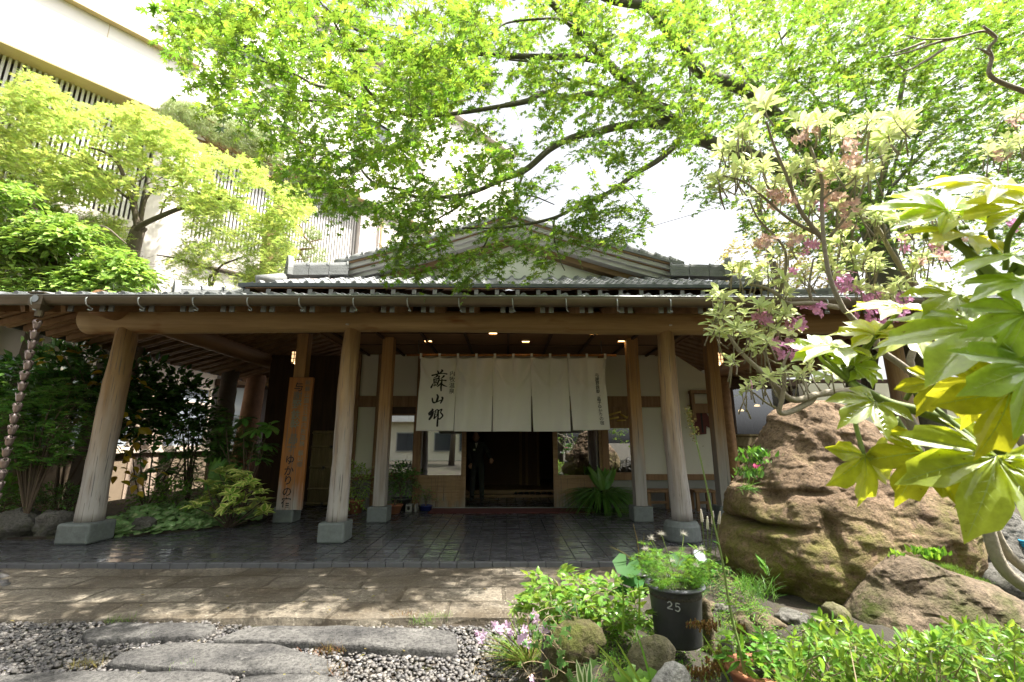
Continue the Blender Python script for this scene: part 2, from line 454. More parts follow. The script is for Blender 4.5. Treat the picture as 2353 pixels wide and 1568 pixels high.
plain('pot_black', (.030, .030, .032), .5, .75, 9, .15, 40)
plain('pot_rim', (.10, .10, .125), .5, .2)
plain('soil', (.03, .025, .017), .98, .5, 18, 1.0, 60)
plain('brick_pale', (.33, .25, .19), .85, .15)
plain('earth_wall', (.20, .15, .10), .9, .2)
plain('annex_beige', (.55, .47, .38), .8, .06)
plain('hose_blue', (.03, .30, .55), .4, .1)
plain('ink', (.012, .011, .010), .8, .1)
plain('ink_faded', (.16, .17, .12), .9, .35, 20)
plain('ink_grey', (.12, .115, .085), .9, .35, 20)
plain('paint_white', (.30, .31, .30), .6, .05)
plain('kimono', (.10, .028, .022), .9, .3, 30)
plain('gold', (.42, .29, .06), .45, .25, 12, .1, 40, 0.4)
plain('blue_glaze', (.02, .035, .14), .2, .1)
plain('bark', (.115, .090, .068), .9, .4, 14, 1.0, 45)
plain('bark_mossy', (.10, .095, .06), .9, .4, 9, 1.0, 45)
plain('bark_pale', (.27, .235, .18), .85, .35, 12, .8, 45)
plain('bark_pine', (.30, .17, .10), .9, .5, 9, 1.0, 25)
plain('twig', (.09, .065, .042), .9, .3)
plain('twig_green', (.12, .17, .035), .7, .2)
plain('dry_stem', (.26, .20, .12), .9, .3)
plain('cap_tile', (.22, .225, .22), .7, .4, 8, .5, 50)
plain('lens_glass', (.22, .24, .25), .12, .1)
plain('house_cream', (.72, .68, .56), .85, .04)
plain('house_white', (.8, .8, .8), .85, .04)
plain('car_white', (.7, .71, .73), .25, .03)
plain('tyre', (.02, .02, .02), .8, .1)

def cloth(name, col):
    s = NT(name); v = s.coord((1, 1, 1)); f = s.noise(v, 3, 3)
    c = s.mix(f, tuple(x * .93 for x in col), col)
    w = s.n('TexWave', Scale=260.0); w.bands_direction = 'Z'; s.t.links.new(v, w.inputs['Vector'])
    d = s.n('BsdfDiffuse'); s.put(d.inputs[0], c); s.t.links.new(s.bump(s.math('ADD', s.noise(s.coord((2.2, 2.2, .9)), 2.6, 5, .6), s.math('MULTIPLY', w.outputs['Fac'], .02)), .5, .05), d.inputs['Normal'])
    t = s.n('BsdfTranslucent'); s.put(t.inputs[0], c)
    m = s.n('MixShader'); m.inputs[0].default_value = .22
    s.t.links.new(d.outputs[0], m.inputs[1]); s.t.links.new(t.outputs[0], m.inputs[2]); return s.done(m.outputs[0])
cloth('noren_cloth', (.84, .815, .75))

def glassy(name, tint=(.85, .9, .92), refl=1.0, rough=0.0, tintmix=0.0):
    s = NT(name)
    tr = s.n('BsdfTransparent'); s.put(tr.inputs[0], tint)
    g = s.n('BsdfGlossy', Roughness=rough); s.put(g.inputs[0], (.95, .97, 1.0))
    fr = s.n('Fresnel', IOR=1.9); m = s.n('MixShader')
    s.put(m.inputs[0], s.math('MULTIPLY', fr.outputs[0], refl)); s.t.links.new(tr.outputs[0], m.inputs[1]); s.t.links.new(g.outputs[0], m.inputs[2])
    return s.done(m.outputs[0])
glassy('glass', (.45, .48, .5), 4.0)
glassy('glass_lobby', (.5, .52, .55), 2.2)
def pane_mat(name, col):
    s = NT(name); return s.done(s.pbsdf(col, .12, None, **{'Specular IOR Level': .8}))
pane_mat('sky_tinted_pane', (.34, .38, .43))  # pale blue base colour stands in for sky reflected in clear glass
pane_mat('window_dark', (.05, .06, .07))

def tile_floor_mat():
    s = NT('tile_floor'); v = s.coord()
    b = s.n('TexBrick', Scale=1.0); b.offset, b.squash = 0.0, 1.0
    s.t.links.new(v, b.inputs['Vector'])
    for k, x in (('Mortar Size', .008), ('Brick Width', .203), ('Row Height', .203), ('Mortar Smooth', .1), ('Bias', 0.0)): b.inputs[k].default_value = x
    b.inputs['Color1'].default_value = (.058, .060, .066, 1); b.inputs['Color2'].default_value = (.085, .086, .092, 1); b.inputs['Mortar'].default_value = (.006, .006, .006, 1)
    n1 = s.noise(s.coord((1.6, 5.0, 1)), 1.6, 6, .62)
    wet = s.ramp(n1, [(.42, 0.0), (.52, 1.0)])
    c = s.mix(wet, s.mix(.35, b.outputs[0], (.085, .085, .088)), b.outputs[0])
    ro = s.mix(wet, (.42, .42, .42), (.13, .13, .13))
    ro = s.mix(b.outputs['Fac'], ro, (.8, .8, .8))
    h = s.math('SUBTRACT', s.math('MULTIPLY', s.noise(v, 12, 4), .25), b.outputs['Fac'])
    h = s.math('ADD', h, s.math('MULTIPLY', s.noise(v, 3.5, 2), .5))
    return s.done(s.pbsdf(c, ro, s.bump(h, .30, .004), **{'Specular IOR Level': .65}))
tile_floor_mat()

plain('tile_sunlit', (.10, .102, .108), .45, .3, 12, .2)  # lighter grey puts the sunlight along the floor's front edge into the colour
def paving_mat():
    s = NT('tuff_paving'); v = s.coord()
    b = s.n('TexBrick', Scale=1.0); b.offset = .5
    ds = s.n('VectorMath', operation='ADD'); nz = s.n('TexNoise', Scale=2.2, Detail=4.0); s.t.links.new(v, nz.inputs['Vector'])
    sc_ = s.n('VectorMath', operation='SCALE'); s.t.links.new(nz.outputs['Color'], sc_.inputs[0]); sc_.inputs['Scale'].default_value = .06
    s.t.links.new(v, ds.inputs[0]); s.t.links.new(sc_.outputs[0], ds.inputs[1]); s.t.links.new(ds.outputs[0], b.inputs['Vector'])
    for k, x in (('Mortar Size', .022), ('Brick Width', .95), ('Row Height', .41), ('Mortar Smooth', .4)): b.inputs[k].default_value = x
    b.inputs['Color1'].default_value = (.105, .087, .063, 1); b.inputs['Color2'].default_value = (.25, .218, .168, 1); b.inputs['Mortar'].default_value = (.075, .062, .042, 1)
    f = s.noise(v, 1.4, 8, .65)
    c = s.mix(s.ramp(f, [(.35, .75), (.65, 0.0)]), b.outputs[0], (.07, .053, .034))
    g = s.noise(v, 24, 6, .75)
    c = s.mix(s.ramp(g, [(.38, .8), (.54, 0.0)]), c, (.045, .036, .026))
    c = s.mix(s.ramp(s.noise(v, 48, 3, .7), [(.60, 0.0), (.70, .7)]), c, (.42, .38, .30))
    h = s.math('SUBTRACT', s.math('ADD', s.math('MULTIPLY', g, .8), s.math('MULTIPLY', f, 1.2)), s.math('MULTIPLY', b.outputs['Fac'], .35))
    ro = s.ramp(f, [(.4, .45), (.6, .85)])
    return s.done(s.pbsdf(c, ro, s.bump(h, .8, .018)))
paving_mat()

def stone_mat(name, a, b, moss=None, mz=None, pits=True, scale=1.0):
    s = NT(name); v = s.coord()
    f = s.noise(v, 2.2 * scale, 10, .68)
    c = s.ramp(f, [(.3, a), (.7, b)])
    f2 = s.noise(v, 38 * scale, 6, .7)
    c = s.mix(s.ramp(f2, [(.36, .7), (.55, 0.0)]), c, tuple(x * .3 for x in a))
    c = s.mix(s.ramp(s.noise(v, 6 * scale, 5, .7), [(.60, 0.0), (.72, .5)]), c, tuple(min(1, x * 1.7) for x in b))
    if moss:
        geo = s.n('NewGeometry'); sx = s.n('SeparateXYZ'); s.t.links.new(geo.outputs['Position'], sx.inputs[0])
        hz = s.math('ADD', sx.outputs['Z'], s.math('MULTIPLY', s.math('SUBTRACT', s.noise(v, 2.6, 6, .6), .5), 2.6))
        mr = s.n('MapRange'); s.put(mr.inputs['Value'], hz); mr.inputs['From Min'].default_value = mz[1]; mr.inputs['From Max'].default_value = mz[0]
        mf = s.math('MULTIPLY', mr.outputs[0], s.ramp(s.noise(v, 11, 6, .7), [(.36, 0.0), (.52, 1.0)]))
        c = s.mix(mf, c, s.mix(s.noise(v, 50, 3), tuple(x * .55 for x in moss), moss))
    vo = s.n('TexVoronoi', Scale=14.0 * scale); s.t.links.new(v, vo.inputs['Vector'])
    pit = s.ramp(vo.outputs['Distance'], [(.0, 0.0), (.35, 1.0)])
    h = s.math('ADD', s.math('MULTIPLY', f2, .7), s.math('ADD', s.math('MULTIPLY', s.noise(v, 9 * scale, 8, .7), 1.6), s.math('MULTIPLY', pit, .35 if pits else .05)))
    return s.done(s.pbsdf(c, .88, s.bump(h, .9, .03), **{'Specular IOR Level': .25}))
stone_mat('rock_brown', (.13, .088, .055), (.27, .185, .117), (.15, .16, .018), (.1, 1.05))
stone_mat('rock_low', (.10, .075, .05), (.22, .165, .115), (.07, .09, .012), (-.2, .55))
stone_mat('rock_grey', (.09, .085, .075), (.20, .19, .17), (.05, .06, .012), (-.8, .4))
stone_mat('rock_pale', (.30, .29, .27), (.52, .50, .47), None, None, False)
stone_mat('rock_mossy', (.14, .12, .08), (.25, .22, .15), (.10, .11, .02), (-.3, .8), False)
stone_mat('slab_stone', (.040, .039, .040), (.19, .182, .17), None, None, False)
plain('cap_grey', (.15, .155, .15), .5, .2)
stone_mat('stump_wood', (.05, .036, .024), (.13, .095, .062), (.09, .10, .02), (0, .6))

def pebble_mat():
    s = NT('pebbles'); geo = s.n('NewGeometry'); r = geo.outputs['Random Per Island']
    c = s.ramp(r, [(0, (.035, .034, .036)), (.35, (.085, .082, .08)), (.6, (.14, .125, .11)), (.8, (.075, .072, .08)), (.93, (.18, .165, .15)), (1, (.30, .28, .26))])
    v = s.coord(); c = s.mix(s.math('MULTIPLY', s.noise(v, 90, 3), .4), c, (.08, .07, .06))
    return s.done(s.pbsdf(c, .6, s.bump(s.noise(v, 120, 3), .3, .004)))
pebble_mat()
def ground_mat():
    s = NT('garden_soil'); v = s.coord(); f = s.noise(v, 3, 8, .65)
    c = s.ramp(f, [(.3, (.022, .016, .011)), (.7, (.06, .045, .03))])
    c = s.mix(s.ramp(s.noise(v, 5, 5, .6), [(.5, 0.0), (.65, .6)]), c, (.05, .07, .015))
    return s.done(s.pbsdf(c, .95, s.bump(s.noise(v, 30, 6, .7), 1.0, .03)))
ground_mat()

# leaves: (reflected colour, transmitted colour)
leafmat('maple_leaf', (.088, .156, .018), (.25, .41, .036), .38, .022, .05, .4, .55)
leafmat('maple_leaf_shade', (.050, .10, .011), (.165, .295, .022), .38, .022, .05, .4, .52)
leafmat('maple_yellow', (.38, .46, .12), (.50, .62, .13), .25, .025, .04, .4, .45)
leafmat('maple_bronze', (.20, .17, .045), (.50, .42, .08), .3, .03, .05, .4, .45)
leafmat('maple_dark', (.10, .23, .04), (.16, .34, .03), .3, .02, .06, .4, .4)
leafmat('hornbeam_leaf', (.27, .41, .10), (.36, .54, .07), .28, .02, .10, .35, .4)
leafmat('pine_needle', (.36, .42, .18), (.34, .42, .16), .35, .03, .05, .5, .3)
leafmat('camellia_leaf', (.05, .12, .025), (.09, .22, .02), .35, .02, .18, .25, .25)
leafmat('yellow_leaf', (.32, .22, .02), (.48, .34, .02), .3, .02, .1, .3, .4)
leafmat('rhodo_leaf', (.09, .20, .038), (.16, .34, .03), .25, .015, .15, .3, .3)
leafmat('aucuba_leaf', (.24, .40, .055), (.28, .44, .05), .2, .015, .16, .28, .3, edge=(.74, .76, .24))
leafmat('saxifrage_leaf', (.46, .56, .29), (.3, .45, .14), .22, .02, .05, .5, .25, edge=(.24, .40, .15))
leafmat('azalea_leaf', (.60, .67, .32), (.60, .68, .25), .22, .02, .14, .32, .45)
leafmat('azalea_flower', (.70, .34, .58), (.70, .32, .56), .25, .02, .03, .5, .5)
leafmat('azalea_faded', (.74, .52, .48), (.70, .48, .40), .3, .03, .02, .6, .4)
leafmat('hedge_leaf', (.12, .22, .035), (.36, .54, .05), .28, .025, .16, .28, .4)
leafmat('fatsia_leaf', (.22, .31, .045), (.60, .74, .05), .15, .015, .05, .5, .55, mottle=.22)
leafmat('fatsia_old', (.32, .36, .03), (.66, .66, .03), .12, .012, .05, .5, .55, mottle=.22)
leafmat('fatsia_vein', (.34, .42, .12), (.6, .72, .12), .1, .01, .1, .3, .4)
leafmat('herb_leaf', (.10, .22, .03), (.26, .48, .04), .28, .02, .08, .35, .4)
leafmat('ivy_leaf', (.075, .16, .04), (.2, .36, .06), .2, .02, .1, .35, .3, edge=(.50, .55, .30))
leafmat('grass_blade', (.10, .19, .03), (.24, .40, .04), .35, .03, .06, .4, .35)
leafmat('grass_dry', (.20, .17, .06), (.34, .30, .10), .35, .03, .04, .4, .3)
leafmat('orchid_petal', (.68, .50, .66), (.75, .55, .7), .2, .02, .03, .5, .4)
leafmat('seed_silver', (.55, .52, .46), (.6, .56, .48), .15, .02, .05, .5, .4)
leafmat('sedum_leaf', (.14, .16, .035), (.24, .22, .04), .35, .05, .08, .4, .25)
leafmat('sedum_red', (.20, .12, .04), (.28, .17, .05), .35, .05, .08, .4, .25)
leafmat('farfugium_leaf', (.035, .11, .03), (.10, .24, .04), .2, .015, .05, .5, .3)
leafmat('flower_red', (.60, .10, .24), (.6, .12, .26), .2, .02, .04, .4, .35)
emit('lamp_warm', (1.0, .66, .30), 3.0)
emit('lamp_soft', (1.0, .62, .30), .55)
# ------------------------------------------------------------------ ground, floor, paving
FRONT, WALL = 5.70, 10.1
g = MB()
xs = np.concatenate([[-400, -120, -40], np.linspace(-14, 14, 57), [40, 120, 400]]); ys = np.concatenate([[-400, -120, -40], np.linspace(-12, 22, 69), [40, 120, 400]])
def soil_h(x, y):
    """raised planting bed on the right, low soil elsewhere"""
    edge = np.interp(y, [1.5, 2.9, 4.0, 5.2, 5.7], [-0.45, -0.12, 0.45, 1.15, 1.5])
    t = np.clip((x - edge) / 0.5, 0, 1); t = t * t * (3 - 2 * t)
    b = np.clip((5.75 - y) / 0.35, 0, 1)
    return -0.10 + 0.30 * t * b + 0.04 * (vnoise(x * 2.3 + 30, y * 2.3 + 30, 4) - .5)
XX, YY = np.meshgrid(xs, ys, indexing='ij')
struct(g.grid(np.stack([XX, YY, soil_h(XX, YY)], -1)).build('ground', 'garden_soil', smooth=True))
bx, by = np.meshgrid(np.linspace(-0.8, 5.5, 127), np.linspace(1.4, 5.75, 88), indexing='ij')
sh = soil_h(bx, by) + .004 + .05 * (vnoise(bx * 6 + 20, by * 6 + 20, 9) - .5) + .03 * (vnoise(bx * 17, by * 17 + 9, 2) - .5)
tag(MB().grid(np.stack([bx, by, np.where(soil_h(bx, by) > -.07, sh, -.3)], -1)).build('planting_bed', 'soil', smooth=True), 'dark soil of the raised bed around the boulder', 'soil', kind='structure')
f = MB()
floor_out = [(-9.5, FRONT), (-5.2, FRONT + .0), (7.6, FRONT), (7.6, WALL + .1), (-3.3, WALL + .1), (-4.3, WALL + .7), (-4.33, 8.57), (-4.54, 7.9), (-4.99, 7.54), (-5.39, 7.27), (-5.72, 7.15), (-6.2, 7.0), (-9.5, 6.9)]
f.prism(floor_out, 'z', -.09, 0.0)
struct(f.build('tile_floor', 'tile_floor'))
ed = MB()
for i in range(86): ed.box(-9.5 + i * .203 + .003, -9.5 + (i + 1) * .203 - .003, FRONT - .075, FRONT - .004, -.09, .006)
struct(ed.build('tile_edge', 'tile_sunlit', bevel=.006))
pv = MB()
n = 90
px_ = np.linspace(-9.5, 2.4, 120); y0 = 4.1 + .09 * (vnoise(px_ * 1.7 + 20, px_ * 0 + 3, 5) - .5) + .08 * (vnoise(px_ * .5 + 20, px_ * 0 + 9, 6) - .5)
T = np.linspace(0, 1, 40)
G = np.stack([np.repeat(px_[:, None], 40, 1), y0[:, None] + (FRONT - .08 - y0[:, None]) * T[None], np.zeros((120, 40))], -1)
G[..., 2] = -.045 + .016 * (vnoise(G[..., 0] * 2.1 + 30, G[..., 1] * 2.1 + 8, 8) - .5) + .010 * (vnoise(G[..., 0] * 7 + 90, G[..., 1] * 7, 3) - .5)
hole = ((G[..., 0] - .1) / .26) ** 2 + ((G[..., 1] - 4.42) / .10) ** 2
G[..., 2] -= .05 * np.clip(1 - hole, 0, 1)
hole = ((G[..., 0] + .55) / .35) ** 2 + ((G[..., 1] - 4.2) / .13) ** 2
G[..., 2] -= .02 * np.clip(1 - hole, 0, 1)
pv.grid(G)
front = np.stack([G[:, 0], G[:, 0] - np.array([0, .03, .10])], 1); pv.grid(front)
struct(pv.build('paving', 'tuff_paving', smooth=True))
# stepping slabs in the gravel
def slab(pts, label, z=-.03, h=.09, seed=0):
    P = np.array([gnd(x, y, z)[:2] for x, y in pts])
    c = P.mean(0); out = []
    for i in range(len(P)):
        a, b = P[i], P[(i + 1) % len(P)]
        for t in np.linspace(0, 1, 8, endpoint=False): out.append(a + (b - a) * t)
    out = np.array(out)
    for _ in range(2): out = (np.roll(out, 1, 0) + 2 * out + np.roll(out, -1, 0)) / 4
    out += .018 * (np.stack([vnoise(out[:, 0] * 9 + 50, out[:, 1] * 9 + 50, seed), vnoise(out[:, 0] * 9 + 20, out[:, 1] * 9 + 10, seed + 1)], 1) - .5)
    rings = []
    for k, dz in ((1.0, -h), (1.0, -.022), (.985, -.006), (.955, 0), (.7, .004), (.35, .006), (.02, .006)):
        q = c + (out - c) * k; zz = z + dz + .014 * (vnoise(q[:, 0] * 5 + 40, q[:, 1] * 5 + 70, seed) - .5)
        rings.append(np.column_stack([q, zz]))
    Gs = np.array(rings); Gs = np.concatenate([Gs, Gs[:, :1]], 1)
    tag(MB().grid(Gs[::-1]).build('stepping_stone', 'slab_stone', smooth=True), label, 'stepping stone', 'stepping stones in the gravel')
slab([(192, 1447), (262, 1432), (400, 1428), (505, 1437), (470, 1460), (330, 1466), (195, 1470)], 'small dark stepping stone against the paving edge on the left', seed=1)
slab([(480, 1470), (560, 1440), (760, 1436), (1050, 1446), (1052, 1492), (900, 1490), (700, 1474)], 'long pale stepping stone with a straight thick front, reaching far right', -.02, seed=3)
slab([(240, 1524), (290, 1492), (420, 1476), (640, 1478), (760, 1518), (752, 1545), (600, 1542), (400, 1532)], 'dark stepping stone with rounded ends between the other slabs', seed=5)
slab([(-60, 1560), (60, 1548), (300, 1540), (540, 1546), (520, 1600), (-60, 1640)], 'flat stepping stone cut off by the lower left edge', seed=7)
slab([(552, 1556), (640, 1547), (770, 1552), (800, 1600), (540, 1610)], 'small stepping stone at the bottom edge beside the open gravel', seed=9)
# gravel: thousands of pebbles
import bmesh
bm = bmesh.new(); bmesh.ops.create_icosphere(bm, subdivisions=1, radius=1)
ICO = (np.array([v.co for v in bm.verts]), [np.array([[v.index for v in q.verts] for q in bm.faces])]); bm.free()
def pebbles(poly, n, s0, s1, z, name, label, seed):
    r = np.random.default_rng(seed); P = np.array(poly); lo, hi = P.min(0), P.max(0)
    x, y = r.uniform(lo[0], hi[0], n * 3), r.uniform(lo[1], hi[1], n * 3); k = inpoly(x, y, poly); x, y = x[k][:n], y[k][:n]
    sc = r.uniform(s0, s1, (len(x), 1)) * np.stack([r.uniform(.8, 1.4, len(x)), r.uniform(.7, 1.1, len(x)), r.uniform(.45, .8, len(x))], 1)
    d = rand_dirs(len(x), -1, 1, r); d[:, 2] *= .25
    tm = (ICO[0] * (1 + r.normal(0, .09, (len(ICO[0]), 1))), ICO[1])
    m = MB().scat(tm, np.stack([x, y, np.full(len(x), z) + r.uniform(-.008, .012, len(x))], 1), frames(d, np.array([0, 0, 1.0]) + r.normal(0, .2, (len(x), 3))), sc)
    o = m.build(name, 'pebbles', smooth=True); o['kind'] = 'stuff'; o['label'] = label; o['category'] = 'gravel'; return o
pebbles([(-4.6, 4.12), (-2.4, 4.10), (-1.9, 3.98), (0.55, 4.0), (0.2, 3.5), (-.02, 2.6), (-4.2, 2.6)], 16000, .006, .023, -.075, 'gravel', 'grey pebble gravel around the stepping stones', 2)
pebbles([(-7.5, 5.55), (-5.6, 5.55), (-5.0, 5.05), (-6.2, 4.2), (-7.5, 4.2)], 900, .03, .07, -.06, 'cobbles', 'pale round cobbles at the left end of the paving', 3)

# ------------------------------------------------------------------ the entrance building
EB = thing('entrance_building', (0, 8, 0), 'low timber inn entrance with log columns and grey tiled gable roof', 'building')
def part(mb, name, mat, parent=EB, **k): return mb.build(name, mat, parent, **k)
EX, EY, EZ, SL = 7.3, 5.62, 3.10, .285        # eave half width, eave front, eave height, slope
# round columns on granite blocks
def log(mb, p0, p1, r0, r1, seed=0, n=26, m=26):
    t = np.linspace(0, 1, m); P = np.array(p0) + (np.array(p1) - np.array(p0)) * t[:, None]
    k = np.random.default_rng(seed)
    P = P + .014 * np.stack([np.sin(t * 5 + seed), np.cos(t * 4 + seed * 2), 0 * t], 1) * (np.array([1, 1, 0]) if abs(p1[2] - p0[2]) > 1 else np.array([0, 0, 0]))
    mb.tube(P, (r0 + (r1 - r0) * t) * (1 + .03 * np.sin(t * 9 + seed) + .015 * np.sin(t * 31 + 2 * seed)), n)
    V = mb.v[-1]; a_ = np.arctan2(V[:, 1] - p0[1], V[:, 0] - p0[0])
    if abs(p1[2] - p0[2]) > 1: V[:, :2] += (np.stack([V[:, 0] - p0[0], V[:, 1] - p0[1]], 1)) * (.035 * np.cos(a_ * 7 + seed + 2 * np.floor(V[:, 2] * 1.7)))[:, None]
for x, lean, r0, sd in ((-2.40, .03, .138, 1), (2.47, -.03, .142, 2), (-5.85, .05, .165, 3), (5.95, 0, .15, 5)):
    m = MB(); log(m, (x, 6.82, .27), (x + lean, 6.82, 3.22), r0, r0 * .86, sd)
    c = part(m, 'column', 'log_wood', smooth=True)
    b = .185 if x > -5 else .225
    s = MB(); s.prism([(-b + x, 6.82 - b), (b + x, 6.82 - b), (b + x, 6.82 + b), (-b + x, 6.82 + b)], 'z', 0, .27)
    if x > 2: s = MB().lathe([(.001, 0), (.255, 0), (.245, .20), (.21, .27), (.001, .27)], (x, 6.82, 0), 28)
    part(s, 'stone_base', 'granite_base', c, bevel=.03)
for x in (-3.83, -2.23, 2.36, 3.86):
    w = .102; c = part(MB().box(x - w, x + w, 8.45 - w, 8.45 + w, .255, 3.4), 'square_post', 'post_wood', bevel=.008)
    b = .172; part(MB().box(x - b, x + b, 8.45 - b, 8.45 + b, 0, .255), 'stone_base', 'granite_base', c, bevel=.02)
for x in (-5.85, 5.95):
    m = MB(); log(m, (x, 12.4, .1), (x, 12.4, 3.1), .17, .15, 7); part(m, 'rear_column', 'beam_wood_deep', smooth=True)
# great front beam and the cross logs
m = MB(); t = np.linspace(0, 1, 60)
m.tube(np.stack([-6.42 + 12.95 * t, 0 * t + 6.82, 3.165 + .012 * np.sin(t * 7)], 1), .178 + .012 * np.sin(t * 11) + .03 * (1 - t) * np.clip(1 - t * 3, 0, 1), 28)
bm_ = part(m, 'front_beam', 'beam_wood', smooth=True)
for x in (-5.85, 5.95):
    m = MB(); t = np.linspace(0, 1, 30); m.tube(np.stack([0 * t + x, 6.28 + 6.3 * t, 3.30 - .02 * t], 1), .185 - .02 * t, 24)
    o = part(m, 'cross_beam', 'beam_wood_deep' if x > 0 else ['beam_wood_deep'], smooth=True)
    part(MB().lathe([(.001, 0), (.15, 0), (.155, .006)], (0, 0, 0), 24), 'end_grain', 'dark_wood', o) if False else None
for x, r in ((-2.4, .024), (2.47, .024)):
    part(MB().lathe([(.001, .0), (r, .004), (r, .02), (.001, .02)], (x, 6.64, 3.06), 12), 'peg', 'plaster', bm_)
# rafters, boards and tiles of the lower roof
def zr(x, y): return EZ + SL * min(y - EY, EX - abs(x))           # top of the lower roof boards
k = 0
for i in range(29):
    xc = -7.14 + i * .51
    for dx in (-.055, .055):
        x = xc + dx; run = min(3.2, EX - abs(x) - .05)
        if run < .35 or k >= 96: continue
        k += 1
        o = part(MB().bar((x, EY + .02, EZ - .085), (x, EY + run, EZ - .085 + SL * (run - .02)), .058, .085), 'rafter', 'rafter_wood')
        if abs(x) < 5.6: part(MB().box(x - .031, x + .031, EY - .002, EY + .018, EZ - .13, EZ - .046), 'rafter_cap', 'cap_grey', o)
sr = MB()
for sg in (-1, 1):
    for i in range(26):
        for dy in (-.05, .05):
            y = EY + .5 + i * .34 + dy; run = min(3.4, (y - EY) - .05 if y < EY + 3.4 else 3.4)
            if run > .3: sr.bar((sg * (EX - .02), y, EZ - .085), (sg * (EX - run), y, EZ - .085 + SL * run), .058, .085)
o = part(sr, 'side_rafters', 'rafter_wood'); o['kind'] = 'stuff'
bt = MB()
for sg in (-1, 1):
    for j in range(1, 9):
        d = j * .4; bt.bar((sg * (EX - d), EY + d, EZ - .03 + SL * d), (sg * (EX - d), 15, EZ - .03 + SL * d), .05, .025)
part(bt, 'roof_batten', 'rafter_wood')
bd = MB(); D = 3.6; th = .03
def slopes(mb, z_add, thick, ex, ey, ez, sl, dep, back):
    A = lambda x, y, d: (x, y, ez + sl * d + z_add)
    top = [A(-ex, ey, 0), A(ex, ey, 0), A(ex - dep, ey + dep, dep), A(-ex + dep, ey + dep, dep)]
    lf = [A(-ex, ey, 0), A(-ex + dep, ey + dep, dep), A(-ex + dep, back, dep), A(-ex, back, 0)]
    rt = [A(ex, ey, 0), A(ex, back, 0), A(ex - dep, back, dep), A(ex - dep, ey + dep, dep)]
    for q in (top, lf, rt):
        V = q + [(x, y, z + thick) for x, y, z in q]
        mb.add(V, [(3, 2, 1, 0), (4, 5, 6, 7), (0, 1, 5, 4), (1, 2, 6, 5), (2, 3, 7, 6), (3, 0, 4, 7)])
slopes(bd, -.01, th, EX, EY, EZ, SL, D, 15.0)
part(bd, 'roof_boards', 'rafter_wood')
def tiles(mb, ex, ey, ez, sl, dep, back, pitch=.27, course=.24, lift=.05):
    """pan-and-roll tiles laid in courses up the slope"""
    prof = [(0, .0), (.12, -.012), (.30, -.018), (.5, -.010), (.62, .012), (.72, .046), (.82, .058), (.92, .044), (1.0, .0)]
    def field(u0, u1, P, dmax):
        nx = int((u1 - u0) / pitch)
        for i in range(nx):
            ua = u0 + i * pitch; dm = dmax(ua + pitch / 2)
            if dm < .1: continue
            nc = max(1, int(math.ceil(dm / course)))
            for c in range(nc):
                d0, d1 = c * course, min(dm, (c + 1) * course + .03)
                if d1 - d0 < .02: continue
                rows = []
                for d, l in ((d0, -.028), (d0, .022), (d1, .0)):
                    rows.append([P(ua + p * pitch, d, lift + h + l) if l > -.02 else P(ua + p * pitch, d, lift + h - .012) for p, h in prof])
                mb.grid(np.array(rows))
    field(-ex, ex, lambda u, d, h: (u, ey + d - .02, ez + sl * d + h), lambda u: min(dep, ex - abs(u)))
    for sg in (-1, 1):
        field(ey, back, lambda u, d, h: (sg * (ex - d + .02), u, ez + sl * d + h), lambda u: min(dep, u - ey))
tm = MB(); tiles(tm, EX, EY, EZ + .02, SL, D, 15.0, lift=.035); part(tm, 'roof_tiles', 'roof_tile', smooth=False)
def ridge(mb, P, w=.17, h=.22, seg=.3, cap=True):
    """stacked noshi courses with a round cap, in short tiles"""
    P = np.array(P, float)
    for a, b in zip(P[:-1], P[1:]):
        L = np.linalg.norm(b - a); n_ = max(1, int(L / seg)); u = (b - a) / L
        for i in range(n_):
            p, q = a + u * (i * L / n_ + .004), a + u * ((i + 1) * L / n_ - .004)
            for c in range(3): mb.bar(p + [0, 0, (c + .5) * h / 4], q + [0, 0, (c + .5) * h / 4], w * (1.15 - .1 * c), h / 4 - .006)
            if cap: mb.tube([p + [0, 0, h * .78], q + [0, 0, h * .78]], [w * .42, w * .36], 10); mb.tube([p + [0, 0, h * .78], p + u * .03 + [0, 0, h * .78]], w * .5, 10)
def oni(mb, p, d, w=.30, h=.34):
    """upright end tile with a shouldered outline"""
    d = unit(np.array(d, float)); s_ = np.cross(d, [0, 0, 1.0]); o_ = [(-.5, 0), (-.5, .35), (-.42, .7), (-.25, .95), (0, 1.05), (.25, .95), (.42, .7), (.5, .35), (.5, 0)]
    V = [np.array(p) + s_ * a * w + np.array([0, 0, b * h]) + d * e for e in (0, .09) for a, b in o_]; n_ = len(o_)
    mb.add(V, [tuple(range(n_)), tuple(range(2 * n_ - 1, n_ - 1, -1))] + [(i, i + n_, (i + 1) % n_ + n_, (i + 1) % n_) for i in range(n_)])
    mb.tube([np.array(p) + [0, 0, h * .55] - d * .012, np.array(p) + [0, 0, h * .55] + d * .02], w * .26, 14)
for sg in (-1, 1):
    m = MB(); p = lambda d: (sg * (EX - d), EY + d, EZ + SL * d + .06)
    ridge(m, [p(1.75), p(3.55)], .19, .25); ridge(m, [p(1.05), p(1.75)], .17, .14, cap=False)
    o = part(m, 'hip_ridge', 'ridge_tile', smooth=False); e = MB(); oni(e, np.array(p(1.70)), (-sg, 1, 0), .30, .36); part(e, 'ridge_end_tile', 'cap_tile', o)
